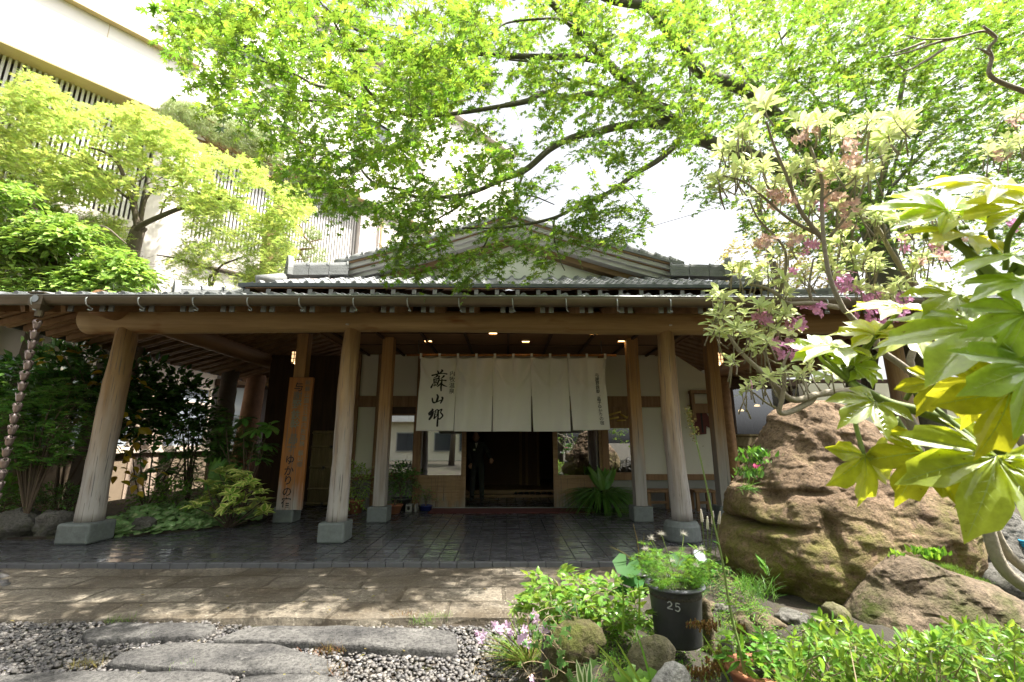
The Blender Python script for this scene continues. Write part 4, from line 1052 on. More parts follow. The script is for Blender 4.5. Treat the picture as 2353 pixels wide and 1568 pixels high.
def bench(px0, px1, yb, zt_, label, depth=.4):
    x0, x1 = at(px0, 1150, yb)[0], at(px1, 1150, yb)[0]; B = thing('bench', ((x0 + x1) / 2, yb, 0), label, 'bench', 'wooden benches by the right wall')
    part(MB().box(x0, x1, yb - depth / 2, yb + depth / 2, zt_ - .045, zt_), 'seat', 'frame_wood', B, bevel=.006)
    for xx in (x0 + .06, x1 - .06):
        for yy in (-1, 1): part(MB().box(xx - .03, xx + .03, yb + yy * (depth / 2 - .05) - .03, yb + yy * (depth / 2 - .05) + .03, 0, zt_ - .045), 'leg', 'frame_wood', B)
    part(MB().box(x0 + .1, x1 - .1, yb - .02, yb + .02, .12, .17), 'stretcher', 'frame_wood', B)
bench(1480, 1545, 9.75, .40, 'long low bench under the right plaster panel'); bench(1590, 1640, 9.7, .40, 'small brown bench below the hanging robe')
kx = at(1607, 960, WALL - .06)[0]; kz0, kz1 = at(1607, 1000, WALL)[2], at(1607, 932, WALL)[2]
KM = thing('hanging_robe', (kx, WALL - .05, kz0), 'dark red short robe hanging on the white wall at the right', 'robe'); h = kz1 - kz0; y = WALL - .06
o_ = [(-.10, 0), (.12, .02), (.135, .30 * h), (.28, .18 * h), (.20, .62 * h), (.06, h), (-.04, h), (-.14, .62 * h), (-.17, .2 * h), (-.105, .3 * h)]
m = MB(); m.prism([(kx + a, kz0 + b) for a, b in o_], 'y', y - .02, y + .02); part(m, 'robe', 'kimono', KM, bevel=.008)
part(MB().box(kx + .02, kx + .055, y - .028, y - .021, kz0 + .05, kz1 - .02), 'collar', 'ink', KM); part(MB().box(kx - .24, kx + .26, y - .006, y + .006, kz1 - .02, kz1 + .005), 'hanger_rod', 'bamboo_wood', KM)

# slippers in a row on the step board
for i in range(7):
    x = at(1190 + i * 13.3, 1137, 12.0)[0]
    S = thing('slippers', (x, 11.97, .07), ('pair of dark slippers on the hall step, number %s from the left' % ['one', 'two', 'three', 'four', 'five', 'six', 'seven'][i]), 'slippers', 'slippers lined up on the hall step')
    for dx in (-.052, .052):
        m = MB(); t = np.linspace(0, 1, 8); G = np.array([[(x + dx + .042 * math.cos(a) * (.8 + .3 * q), 11.86 + .24 * q, .085 + .045 * math.sin(a) * (1 if q < .5 else .25)) for a in np.linspace(0, PI, 9)] for q in t]); m.grid(G); m.box(x + dx - .042, x + dx + .042, 11.86, 12.1, .071, .084); part(m, 'slipper', 'slipper_dark', S, smooth=True)

# ------------------------------------------------------------------ the person in the dark hall
def person():
    import bmesh
    Y = 11.2; bx_, bz = at(1096, 1100, Y)[0], .0
    h = 1.58; P = thing('person', (bx_, Y, 0), 'person in a dark suit leaning forward just inside the open door, one hand held out', 'person')
    J = {'pel': (0, 0, .86), 'chest': (.0, -.06, 1.14), 'neck': (-.02, -.12, 1.33), 'head': (-.03, -.17, 1.42), 'crown': (-.03, -.19, 1.54),
         'shl': (-.17, -.08, 1.28), 'ell': (-.20, -.10, 1.02), 'wrl': (-.12, -.26, .86), 'shr': (.16, -.12, 1.28), 'elr': (.27, -.16, 1.06), 'wrr': (.33, -.38, .98),
         'hpl': (-.09, 0, .82), 'knl': (-.10, -.03, .46), 'anl': (-.11, .03, .09), 'tol': (-.12, -.15, .04), 'hpr': (.09, 0, .82), 'knr': (.11, -.08, .46), 'anr': (.12, -.02, .09), 'tor': (.14, -.2, .04)}
    Rr = {'pel': .15, 'chest': .165, 'neck': .06, 'head': .085, 'crown': .07, 'shl': .075, 'shr': .075, 'ell': .055, 'elr': .055, 'wrl': .042, 'wrr': .042, 'hpl': .105, 'hpr': .105, 'knl': .075, 'knr': .075, 'anl': .055, 'anr': .055, 'tol': .045, 'tor': .045}
    E = [('pel', 'chest'), ('chest', 'neck'), ('neck', 'head'), ('head', 'crown'), ('chest', 'shl'), ('shl', 'ell'), ('ell', 'wrl'), ('chest', 'shr'), ('shr', 'elr'), ('elr', 'wrr'), ('pel', 'hpl'), ('hpl', 'knl'), ('knl', 'anl'), ('anl', 'tol'), ('pel', 'hpr'), ('hpr', 'knr'), ('knr', 'anr'), ('anr', 'tor')]
    def skin(name, J, Rr, E, mat, root, par, sub=2):
        ks = list(J); me = bpy.data.meshes.new(name); me.from_pydata([(J[k][0] + bx_, J[k][1] + Y, J[k][2]) for k in ks], [(ks.index(a), ks.index(b)) for a, b in E], [])
        o = bpy.data.objects.new(name, me); COL.objects.link(o); o.parent = par; o.matrix_parent_inverse = Matrix.Translation(-Vector(par['base'])) if 'base' in par.keys() else Matrix()
        o.modifiers.new('skin', 'SKIN').use_smooth_shade = True
        for i, k in enumerate(ks): v = me.skin_vertices[0].data[i]; v.radius = (Rr[k], Rr[k]); v.use_root = k == root
        s_ = o.modifiers.new('sub', 'SUBSURF'); s_.levels = s_.render_levels = sub; me.materials.append(M(mat)); return o
    body = skin('body', J, Rr, E, 'suit_dark', 'pel', P)
    hd = MB(); t = np.linspace(0, PI, 18)
    hd.lathe([(.082 * math.sin(a) * (1 - .12 * (a > 1.9)) + .0005, -.112 * math.cos(a)) for a in t], (0, 0, 0), 20)
    V = hd.v[0]; V[:, 1] *= 1.12; V[:, 1] -= .02 * (V[:, 2] < -.02)
    face = np.exp(-((V[:, 0] / .016) ** 2 + ((V[:, 2] + .01) / .028) ** 2)) * (V[:, 1] < 0); V[:, 1] -= .024 * face
    for sx in (-1, 1): e = np.exp(-(((V[:, 0] - sx * .032) / .018) ** 2 + ((V[:, 2] - .015) / .014) ** 2)) * (V[:, 1] < 0); V[:, 1] += .01 * e
    c, s_ = math.cos(.35), math.sin(.35); V2 = V.copy(); V2[:, 1] = V[:, 1] * c + V[:, 2] * s_ * -1 * 1; V2[:, 2] = V[:, 2] * c + V[:, 1] * s_
    hd.v[0] = V2 + np.array([bx_ - .03, Y - .19, 1.47]); head = part(hd, 'head', 'skin', P, smooth=True)
    hr = MB(); hr.lathe([(.09 * math.sin(a) + .0005, -.118 * math.cos(a)) for a in np.linspace(1.45, PI, 12)], (bx_ - .03, Y - .165, 1.475), 20); part(hr, 'hair', 'hair_dark', P, smooth=True)
    m = MB()
    for sx in (-1, 1): m.lathe([(.0005, -.009), (.008, 0), (.0005, .009)], (bx_ - .03 + sx * .031, Y - .285, 1.447), 8)
    part(m, 'eyes', 'hair_dark', head)
    m = MB(); m.bar((bx_ - .055, Y - .262, 1.385), (bx_ - .005, Y - .262, 1.385), .004, .008); part(m, 'mouth', 'mat_red', head)
    m = MB()
    for sx in (-1, 1): m.lathe([(.0005, -.028), (.014, 0), (.0005, .028)], (bx_ - .03 + sx * .086, Y - .19, 1.455), 8)
    part(m, 'ears', 'skin', head, smooth=True)
    part(MB().box(bx_ - .085, bx_ - .035, Y - .235, Y - .228, 1.15, 1.19), 'name_badge', 'shirt_white', P)
    m = MB(); m.add([(bx_ - .05, Y - .20, 1.33), (bx_ + .02, Y - .20, 1.33), (bx_ - .012, Y - .235, 1.2)], [(0, 1, 2)]); part(m, 'collar', 'shirt_white', P)
    for side, wr in ((-1, J['wrl']), (1, J['wrr'])):
        d = unit(np.array([.15 * side, -.7, -.45])); w0 = np.array(wr); s2 = unit(np.cross(d, [0, 0, 1])); up = np.cross(s2, d)
        H, Q, Ed = {'w': tuple(w0), 'p': tuple(w0 + d * .05), 'q': tuple(w0 + d * .085)}, {'w': .026, 'p': .034, 'q': .03}, [('w', 'p'), ('p', 'q')]
        for k, (o2, l) in enumerate(((-.027, .062), (-.009, .072), (.009, .067), (.026, .052))):
            a_ = w0 + d * .09 + s2 * o2; b_ = a_ + d * l * .5 - up * .012; c_ = b_ + d * l * .35 - up * .026
            for nm, pp, r_ in (('a', a_, .010), ('b', b_, .009), ('c', c_, .008)): H[nm + str(k)] = tuple(pp); Q[nm + str(k)] = r_
            Ed += [('q', 'a%d' % k), ('a%d' % k, 'b%d' % k), ('b%d' % k, 'c%d' % k)]
        a_ = w0 + d * .035 - s2 * side * .036; b_ = a_ + d * .035 - s2 * side * .018 - up * .01; c_ = b_ + d * .028 - up * .01
        for nm, pp, r_ in (('t0', a_, .012), ('t1', b_, .010), ('t2', c_, .009)): H[nm] = tuple(pp); Q[nm] = r_
        Ed += [('p', 't0'), ('t0', 't1'), ('t1', 't2')]
        skin('hand', H, Q, Ed, 'skin', 'w', body, 2)
person()

# ------------------------------------------------------------------ the hotel block behind on the left
HD = 16.0; Hn = np.array([-.745, .667]); Ht = np.array([.667, .745]); HO = Hn * HD
def hpix(px, py, off=0.0):
    d = ray(px, py); t = (HD - off) / (d[:2] @ Hn); p = d * t; return (p[:2] - HO) @ Ht, p[2] + EYE[2]
HB = thing('hotel_block', (HO[0], HO[1], 0), 'tall pale hotel block with slatted louvre bays rising behind the left trees', 'building')
def hbox(mb, s0, s1, z0, z1, o0, o1):
    """box on the facade: s along it, z up, o out towards the viewer"""
    V = [(*(HO + Ht * s - Hn * o), z) for s in (s0, s1) for o in (o0, o1) for z in (z0, z1)]
    return mb.add(V, [(0, 1, 3, 2), (4, 6, 7, 5), (0, 4, 5, 1), (2, 3, 7, 6), (0, 2, 6, 4), (1, 5, 7, 3)])
sL, zA = hpix(0, 103); s1, zA2 = hpix(1046, 556); zB = hpix(300, 62)[1]; zLed = hpix(300, 90.5 + 0)[1]
zA = (zA + zA2) / 2
zU = hpix(300, 90.7)[1]; zP = hpix(1000, 248)[1]; zBase = hpix(300, 502)[1]
print('hotel', sL, s1, zA, zU, zP, zBase)
s0, s9 = sL - 6, s1 + 4.2
bays = [(s0, hpix(338, 440)[0]), (hpix(452, 440)[0], hpix(826, 560)[0]), (hpix(935, 590)[0], s9)]
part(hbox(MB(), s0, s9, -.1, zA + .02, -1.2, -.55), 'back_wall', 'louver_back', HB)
for a, b in zip([q[1] for q in bays[:-1]], [q[0] for q in bays[1:]]): part(hbox(MB(), a, b, 0, zA - .02, -.6, -.02), 'pillar', 'hotel_pink', HB)
part(hbox(MB(), s0, s9, zA, zU, -.6, .22), 'balcony_band', 'hotel_white', HB)
part(hbox(MB(), s0, s9, zA - .035, zA - .003, -.58, .215), 'band_soffit', 'hotel_soffit', HB)
sE = hpix(452, 168)[0]
for i in range(16): part(hbox(MB(), s0 + 3 + i * 2.4, s0 + 3.014 + i * 2.4, zA + .01, zU - .03, .219, .2225), 'panel_joint', 'hotel_soffit', HB)
for i in range(3): q_ = sE - 1.2 - i * 2.6; part(hbox(MB(), q_, q_ + .16, zU + .55, zU + .71, .42, .50), 'vent_cap', 'zinc', HB)
part(hbox(MB(), s0, s9, zU, zU + .34, -.6, -.02), 'recess_strip', 'hotel_pink', HB) if False else None
part(hbox(MB(), s0, sE, zU + .004, zP + 2.5, -.6, .42), 'upper_wall', 'hotel_white', HB)
part(hbox(MB(), s0, sE - .003, zU - .022, zU - .001, .223, .418), 'ledge_soffit', 'hotel_soffit', HB)
part(hbox(MB(), sE + .003, s9, zU + .004, zP, -.6, .20), 'upper_wall', 'hotel_white', HB)
part(hbox(MB(), sE + .003, s9, zP + .003, zP + .25, -.6, .5), 'parapet', 'hotel_pink', HB)
zz = zU + 1.0
for a, b in ((sE + .5, sE + 3.0), (sE + 5.4, sE + 7)):
    m = MB()
    hbox(m, a - .08, b + .08, zz - .08, zz, .2, .3); hbox(m, a - .08, b + .08, zz + .8, zz + .88, .2, .3); hbox(m, a - .08, a, zz, zz + .8, .2, .28); hbox(m, b, b + .08, zz, zz + .8, .2, .28)
    o = part(m, 'window', 'zinc', HB); part(hbox(MB(), a, b, zz, zz + .8, .203, .215), 'pane', 'window_dark', o)
a, zz = hpix(405, 8, .42); m = MB(); hbox(m, a - .4, a + 1.5, zz - .06, zz, .42, .5); o = part(m, 'window', 'zinc', HB); part(hbox(MB(), a - .3, a + 1.4, zz + .003, zz + 1.4, .422, .44), 'pane', 'sky_tinted_pane', o)
for a, b in bays:
    m = MB(); n_ = int((b - a) / .108)
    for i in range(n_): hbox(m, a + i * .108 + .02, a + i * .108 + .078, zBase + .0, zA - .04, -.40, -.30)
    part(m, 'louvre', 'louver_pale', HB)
    part(hbox(MB(), a, b, zBase - .75, zBase - .003, -.56, -.12), 'louvre_base', 'hotel_pink', HB)
    part(hbox(MB(), a, b, zBase - 3.2, zBase - .85, -.56, -.30), 'lower_wall', 'hotel_white', HB)
a = bays[1][1] + .9; m = MB(); P0 = HO + Ht * a - Hn * .1; m.tube([(*P0, 0), (*P0, zA - .05)], .055, 8); part(m, 'drainpipe', 'hotel_soffit', HB)
m = MB(); q = hpix(1165, 470); P0 = HO + Ht * q[0]; 
part(hbox(MB(), q[0] - .9, q[0] + .9, zP + .253, zP + 1.0, -2.5, -1.2), 'roof_cabin', 'zinc', HB)

# ------------------------------------------------------------------ annex walls seen under the porch on the left
AX = -9.2
AN = thing('annex', (AX, 10, 0), 'low annex with frosted windows and an earthen dado behind the left garden', 'building')
part(MB().box(AX - .25, AX, 3, 16, -.1, 1.08), 'dado_wall', 'earth_wall', AN)
part(MB().box(AX - .3, AX + .10, 3, 16, 1.08, 1.17), 'sill', 'annex_beige', AN, bevel=.01)
part(MB().box(AX - .25, AX - .03, 3, 16, 3.0, 3.6), 'upper_wall', 'annex_beige', AN)
for i, (a, b) in enumerate(((3.2, 5.4), (5.6, 7.6), (7.8, 9.6), (9.75, 11.5), (12.45, 14.3))):
    m = MB(); f_ = .09
    for q in ((a, a + f_, 1.17, 3.0), (b - f_, b, 1.17, 3.0), (a + f_, b - f_, 1.17, 1.25), (a + f_, b - f_, 2.9, 3.0), (a + f_, b - f_, 2.42, 2.5)): m.box(AX - .14, AX + .02, q[0], q[1], q[2], q[3])
    o = part(m, 'window', 'annex_beige', AN); part(MB().box(AX - .06, AX - .04, a + f_, b - f_, 1.25, 2.9), 'pane', 'sky_tinted_pane', o)
part(MB().box(AX - .25, AX + .03, 11.5, 12.45, 0, 3.0), 'brick_pier', 'brick_pale', AN)
part(MB().box(AX - .5, AX + .5, 3, 16, 3.6, 3.72), 'eave', 'dark_wood', AN)
CR = thing('corridor', (-7, 14.6, 0), 'glazed corridor with dark frames at the back of the left garden', 'building')
part(MB().box(AX, -4.6, 14.5, 14.7, 0, 1.0), 'dado_wall', 'dark_wood', CR)
for a, b in ((AX + .1, -7.75), (-7.55, -6.3), (-6.1, -4.7)):
    m = MB()
    for q in ((a, a + .07, 1.0, 3.1), (b - .07, b, 1.0, 3.1), (a + .07, b - .07, 1.0, 1.07), (a + .07, b - .07, 3.03, 3.1)): m.box(q[0], q[1], 14.52, 14.62, q[2], q[3])
    o = part(m, 'window', 'dark_wood', CR); part(MB().box(a + .07, b - .07, 14.56, 14.575, 1.07, 3.03), 'pane', 'sky_tinted_pane', o)
part(MB().box(AX, -4.6, 14.4, 16, 3.1, 3.3), 'corridor_roof', 'dark_wood', CR)
# lobby glazing on the right
LB = thing('lobby_wing', (7, 13, 0), 'glazed lobby wing with hanging lamps behind the right column', 'building')
part(MB().box(4.7, 12, 12.9, 13.0, 0, 1.05), 'dado_wall', 'dark_wood', LB)
for a, b in ((4.75, 6.3), (6.4, 8.0), (8.1, 10.0)):
    m = MB()
    for q in ((a, a + .05, 1.05, 2.9), (b - .05, b, 1.05, 2.9), (a + .05, b - .05, 1.05, 1.12), (a + .05, b - .05, 2.83, 2.9)): m.box(q[0], q[1], 12.92, 12.98, q[2], q[3])
    o = part(m, 'window', 'dark_wood', LB); part(MB().box(a + .05, b - .05, 12.945, 12.955, 1.12, 2.83), 'pane', 'glass_lobby', o)
part(MB().box(4.7, 12, 12.85, 17, 2.9, 3.1), 'lobby_roof', 'dark_wood', LB); part(MB().box(4.7, 12, 16.5, 16.6, 0, 2.9), 'lobby_back_wall', 'interior_dark', LB)
part(MB().box(8.0, 14, 12.2, 12.4, 1.0, 2.9), 'cream_wall', 'house_cream', LB)
for px, py, lb in ((1703, 945, 'lower lit pendant lamp in the lobby behind the right column'), (1740, 934, 'upper lit pendant lamp in the lobby, next to the rock')):
    p = at(px, py, 14.2); L = thing('pendant_lamp', p, lb, 'pendant lamp', 'pendant lamps in the lobby'); part(MB().lathe([(.0005, .06), (.06, .05), (.09, .0), (.0005, -.01)], p, 14), 'shade', 'lamp_warm', L, smooth=True); m = MB(); m.tube([p + [0, 0, .06], (p[0], p[1], 2.95)], .006, 5); part(m, 'cord', 'black_iron', L)
# cable across the sky
a, b = at(1250, 590, 17), at(1720, 458, 14); t = np.linspace(-.6, 1.7, 24)[:, None]; P = np.array(a) + (np.array(b) - np.array(a)) * t; P[:, 2] += .25 * (t[:, 0] - .5) ** 2
tag(MB().tube(P, .012, 5).build('power_cable', 'black_iron'), 'thin dark cable crossing the white sky above the roof', 'cable')

# ------------------------------------------------------------------ across the road behind the viewer (mirrored in the door glass)
HS = thing('white_house', (-7, -17, 0), 'white two-storey house across the yard, mirrored in the left door glass', 'building')
part(MB().box(-16, -1.5, -20, -17, -.1, 6.5), 'wall', 'house_cream', HS); part(MB().box(-16.4, -1.1, -20.4, -16.3, 2.9, 3.15), 'balcony', 'house_white', HS); part(MB().box(-16.4, -1.1, -16.42, -16.3, 3.15, 4.1), 'balcony_front', 'house_white', HS)
for i, x in enumerate((-14, -11, -8, -5, -3)): o = part(MB().box(x - .8, x + .8, -16.99, -16.93, .6, 2.1), 'window', 'zinc', HS); part(MB().box(x - .72, x + .72, -16.928, -16.92, .68, 2.02), 'pane', 'window_dark', o)
# ------------------------------------------------------------------ trees
def z4(x, y): return ((1200 + x / 2.8) / 1.0625, y / 2.8 / 1.0625)
def z3(x, y): return ((400 + x / 2.6133) / 1.0625, y / 2.6133 / 1.0625)
def z5(x, y): return ((1700 + x / 2.8) / 1.0625, y / 2.8 / 1.0625)
def z1(x, y): return (x / 2.6133 / 1.0625, y / 2.6133 / 1.0625)
def limb(mb, pts, Y0, Y1, r0, r1, n=10, k=5, pw=.8, jit=0.0):
    P = np.array([at(px, py, Y0 + (Y1 - Y0) * i / (len(pts) - 1)) for i, (px, py) in enumerate(pts)])
    Q = smoothline(P, k); t = np.linspace(0, 1, len(Q))
    if jit: Q = Q + rng.normal(0, jit, Q.shape) * np.sin(t * PI)[:, None]
    mb.tube(Q, r0 + (r1 - r0) * t ** pw, n); return Q
def crown(poly, n, Yf, reject=None, dens=None, seed=1):
    """points through the crown's volume: outline from the view, depth from Yf(px, py, random)"""
    r = np.random.default_rng(seed); P = np.array(poly, float); lo, hi = P.min(0), P.max(0); out = []
    got = 0
    while got < n:
        x, y = r.uniform(lo[0], hi[0], 4000), r.uniform(lo[1], hi[1], 4000); k = inpoly(x, y, poly)
        if dens is not None: k &= r.random(4000) < dens(x, y)
        x, y = x[k], y[k]; Yv = Yf(x, y, r.random(len(x)))
        d = np.array([ray(a, b) for a, b in zip(x, y)]).reshape(-1, 3); p = EYE + d * (Yv / d[:, 1])[:, None]
        if reject is not None: p = p[~reject(p)]
        out.append(p); got += len(p)
    return np.concatenate(out)[:n]
def in_roof(p):
    d = np.minimum(p[:, 1] - EY, EX - np.abs(p[:, 0])); lower = (d > -.25) & (p[:, 2] < EZ + SL * np.maximum(d, 0) + .25) & (d < 9)
    d2 = np.minimum(p[:, 1] - UY, UX - np.abs(p[:, 0])); up = (d2 > -.3) & (p[:, 2] < UZ + US * np.minimum(np.maximum(d2, 0), 1.75) + .3)
    gab = (p[:, 1] > 8.2) & (p[:, 1] < 13.2) & (np.abs(p[:, 0] - .05) < 3.6) & (p[:, 2] < 6.1 - .36 * np.abs(p[:, 0] - .05))
    return lower | up | gab

# the great maple: trunk on the right behind the boulder, limbs over the forecourt
MT = thing('maple_tree', at(2140, 1180, 7.2) * [1, 1, 0], 'big green maple whose limbs spread from the right over the whole forecourt', 'tree', 'maples around the entrance')
tr = MB()
base = at(2140, 1180, 7.1); fork = at(1985, 470, 7.0)
T0 = smoothline([(base[0] + .05, 7.15, -.1), (base[0], 7.1, .5), at(2128, 930, 7.1), at(2090, 760, 7.1), at(2030, 590, 7.05), fork], 6)
tr.tube(T0, np.linspace(.27, .17, len(T0)), 16)
L = [limb(tr, [(1985, 470), z4(1900, 1120), z4(1560, 1000), z4(1330, 900), z4(1180, 780), z4(960, 590), z4(830, 470), z4(700, 330), z4(560, 180), z4(390, 0), z4(250, -150)], 7.0, 4.6, .14, .03, 14),
     limb(tr, [(1985, 470), z4(2050, 900), z4(1780, 650), z4(1600, 560), z4(1440, 500), z4(1300, 330), z4(1150, 130), z4(1060, 40), z4(850, 0), z4(700, -60)], 7.0, 4.7, .125, .06, 14),
     limb(tr, [z4(1240, 860), z4(1040, 850), z4(850, 870), z4(700, 910), z4(560, 940), z4(400, 1020), z4(220, 1170), z4(0, 1250), z3(2150, 1150), z3(1930, 1240), z3(1640, 1262), z3(1510, 1210), z3(1330, 1160), z3(1180, 970)], 6.15, 5.2, .075, .012, 10),
     limb(tr, [z4(1330, 910), z4(1160, 1080), z4(980, 1190), z4(860, 1280), z4(740, 1350), z4(600, 1400), z4(430, 1490), z4(150, 1550), z4(0, 1560), z4(-200, 1560)], 6.25, 5.5, .05, .012, 9),
     limb(tr, [z4(960, 590), z4(800, 630), z4(650, 650), z4(520, 670), z4(350, 640), z4(250, 690), z4(100, 720), z3(2350, 640), z3(2200, 670), z3(1900, 720), z3(1650, 740), z3(1400, 710), z3(1050, 655), z3(880, 640)], 5.75, 4.4, .06, .012, 10),
     limb(tr, [z4(720, 410), z4(560, 390), z4(300, 390), z4(60, 380), z3(2150, 355), z3(1800, 325), z3(1500, 310), z3(1300, 325), z3(1000, 290), z3(760, 200)], 5.3, 4.0, .05, .012, 9),
     limb(tr, [z4(560, 180), z4(450, 130), z4(330, 130), z4(100, 160), z4(0, 240)], 5.0, 4.4, .025, .008, 7), limb(tr, [z4(520, 110), z4(600, 60), z4(680, -20)], 4.9, 5.2, .03, .02, 7),
     limb(tr, [z3(1480, 290), z3(1290, 215), z3(1150, 150), z3(1000, 20)], 4.3, 3.9, .022, .008, 7), limb(tr, [z3(1400, 700), z3(1250, 500), z3(1170, 290), z3(1090, 150), z3(990, 0)], 4.6, 3.6, .02, .008, 7),
     limb(tr, [z3(1300, 690), z3(1130, 580), z3(960, 540), z3(830, 470), z3(600, 380)], 4.5, 3.6, .022, .007, 7), limb(tr, [z4(1040, 690), z4(880, 630), z4(720, 580), z4(520, 540), z4(350, 440), z4(120, 410)], 5.9, 4.9, .035, .01, 8),
     limb(tr, [z4(220, 1180), z4(190, 1310), z4(310, 1350), z4(430, 1400)], 5.9, 5.7, .018, .007, 6), limb(tr, [z3(1930, 1240), z3(1890, 1310), z3(1760, 1390), z3(1650, 1450), z3(1500, 1480)], 5.5, 5.3, .018, .006, 6),
     limb(tr, [z4(430, 1490), z4(425, 1620), z4(470, 1780), z4(500, 1850)], 5.9, 5.6, .018, .006, 6), limb(tr, [z4(0, 1560), z4(-60, 1700), z4(-150, 1780)], 5.8, 5.6, .016, .006, 6), limb(tr, [z3(1690, 1270), z3(1690, 1390), z3(1640, 1460)], 5.4, 5.3, .014, .006, 6),
     limb(tr, [z4(1390, 880), z4(1360, 560), z4(1350, 180), z4(1340, -40)], 6.2, 6.0, .022, .014, 7), limb(tr, [z4(1270, 740), z4(1130, 700), z4(1000, 560), z4(930, 420)], 6.2, 6.6, .02, .008, 6), limb(tr, [z4(1440, 740), z4(1280, 740), z4(1130, 690)], 6.6, 6.0, .03, .01, 6)]
part(tr, 'trunk', 'bark_mossy', MT, smooth=True)
lf, tw = MB(), MB()
A_ = [(388, -30), (383, 70), (420, 120), (405, 160), (500, 238), (540, 290), (600, 300), (640, 345), (720, 420), (770, 450), (830, 488), (860, 470), (930, 440), (1000, 330), (1100, 250), (1160, -30)]
B_ = [(820, 480), (930, 440), (1000, 330), (1100, 220), (1160, -30), (1640, -30), (1640, 300), (1560, 350), (1500, 330), (1480, 430), (1400, 450), (1300, 430), (1200, 440), (1000, 470), (880, 490)]
C_ = [(868, 500), (890, 545), (880, 590), (905, 625), (960, 642), (1000, 600), (1060, 655), (1130, 628), (1160, 655), (1205, 645), (1310, 585), (1330, 605), (1372, 552), (1400, 560), (1482, 532), (1500, 500), (1478, 455), (1400, 455), (1300, 440), (1200, 440), (1000, 470), (880, 490)]
D_ = [(1540, -30), (1560, 320), (1600, 370), (1568, 440), (1610, 478), (1690, 470), (1720, 560), (2000, 620), (2400, 560), (2900, 480), (2900, 100), (2400, -30)]
ns = lambda x, y, s, q: vnoise(x / s + 20, y / s + 20, q)
gapA = lambda x, y: np.clip((ns(x, y, 60, 3) * .6 + ns(x, y, 28, 4) * .5 - .22) * 2.4, .03, 1)
gapB = lambda x, y: np.clip((ns(x, y, 75, 5) * .6 + ns(x, y, 33, 6) * .5 - .30) * 2.6, 0, 1) * (1 - .8 * np.exp(-(((x - 1270) / 75) ** 2 + ((y - 340) / 70) ** 2))) * (1 - .95 * np.exp(-(((x - 1370) / 110) ** 2 + ((y - 390) / 38) ** 2))) * (1 - .9 * np.exp(-(((x - 1545) / 50) ** 2 + ((y - 420) / 45) ** 2)))
gapC = lambda x, y: np.clip((ns(x, y, 60, 7) - .30) * 2.2, 0.05, 1)
gapD = lambda x, y: np.clip(.45 + .7 * ns(x, y, 70, 8), 0, 1)
def fill(poly, n, Yf, k, size, seed, dens, twl=.30, tmpl=MAPLE, lm=lf, tm_=tw, droop=.4, drift=(-.8, -.35, -.12), **kw):
    kw.setdefault('svar', .38)
    O = crown(poly, n, Yf, in_roof, dens, seed); r = np.random.default_rng(seed + 50)
    Dd = rand_dirs(len(O), -.35, .25, r) + np.array(drift); sprays(lm, tm_, O - unit(Dd) * twl * .5, Dd, twl, k, size, tmpl, r, droop=droop, **kw)
fill(A_, 760, lambda x, y, r: 2.9 + 2.4 * r + .0012 * np.clip(y, 0, 500), 8, .060, 11, gapA)
fill(A_, 420, lambda x, y, r: 4.6 + 1.6 * r, 8, .064, 12, gapA)
fill(B_, 880, lambda x, y, r: 4.2 + 2.2 * r, 8, .063, 13, gapB)
fill(C_, 440, lambda x, y, r: 4.9 + 1.3 * r, 8, .060, 14, gapC)
fill([(620, 380), (700, 330), (900, 330), (1000, 420), (960, 560), (900, 520), (830, 470), (760, 500), (700, 440)], 160, lambda x, y, r: 4.6 + 1.2 * r, 8, .05, 16, gapA)
fill([(1560, -30), (1600, 250), (1720, 330), (1900, 240), (2100, 160), (2420, 120), (2420, -30)], 420, lambda x, y, r: 4.6 + 1.8 * r, 8, .055, 17, gapA)
r = np.random.default_rng(18); O = np.stack([r.uniform(-3.2, 2.2, 900), r.uniform(1.8, 6.6, 900), r.uniform(6.2, 8.4, 900)], 1)[:380]
O = O[(r.random(380) < .25 + .9 * ns(O[:, 0] * 60, O[:, 1] * 60, 55, 19)) & ((pix(O)[:, 1] < -5) | (pix(O)[:, 1] > 1600) | (O[:, 1] < .5))]; sprays(lf, tw, O, rand_dirs(len(O), -.3, .2, r) + np.array([-.8, -.3, 0]), .34, 8, .055, MAPLE, r)
part(lf, 'crown', 'maple_leaf', MT); part(tw, 'twigs', 'twig', MT)
# upright maple behind the azalea, denser and darker
MT2 = thing('maple_tree', (5.6, 9.5, 0), 'dark green many-stemmed maple behind the azalea on the right', 'tree', 'maples around the entrance')
tr, lf2, tw2 = MB(), MB(), MB()
for pts, Y0, r0 in (([(1955, 900), (1960, 620), (1900, 430), z5(250, 380), z5(260, 240), z5(210, -50)], 9.4, .10), ([(1990, 900), (2010, 560), z5(1240, 1400), z5(1300, 1100), z5(1380, 740), z5(1440, 420), z5(1500, 120), z5(1560, -60)], 8.6, .09), ([(2000, 900), (2040, 600), z5(1300, 1370), z5(1500, 1100), z5(1800, 820), z5(2150, 600), z5(2350, 480)], 8.2, .06), ([(1960, 850), (1960, 600), z5(420, 560), z5(500, 380), z5(640, 200), z5(760, 60), z5(860, -60)], 9.0, .05),
                   ([(1970, 820), (1940, 560), z5(860, 760), z5(660, 520), z5(560, 200), z5(500, -40)], 8.4, .035), ([(1970, 820), (1960, 560), z5(970, 860), z5(970, 600), z5(900, 200), z5(860, 0)], 8.3, .035), ([(1990, 830), (2030, 500), z5(1450, 800), z5(1560, 560), z5(1640, 200), z5(1760, 60)], 8.0, .035), ([(1990, 830), (2060, 560), z5(1560, 760), z5(1900, 440), z5(2240, 200)], 7.9, .03), ([(2010, 830), (1990, 560), z5(1190, 760), z5(1010, 580), z5(960, 440), z5(760, 300)], 8.4, .03)):
    limb(tr, pts, Y0, Y0 - .6, r0, r0 * .3, 8)
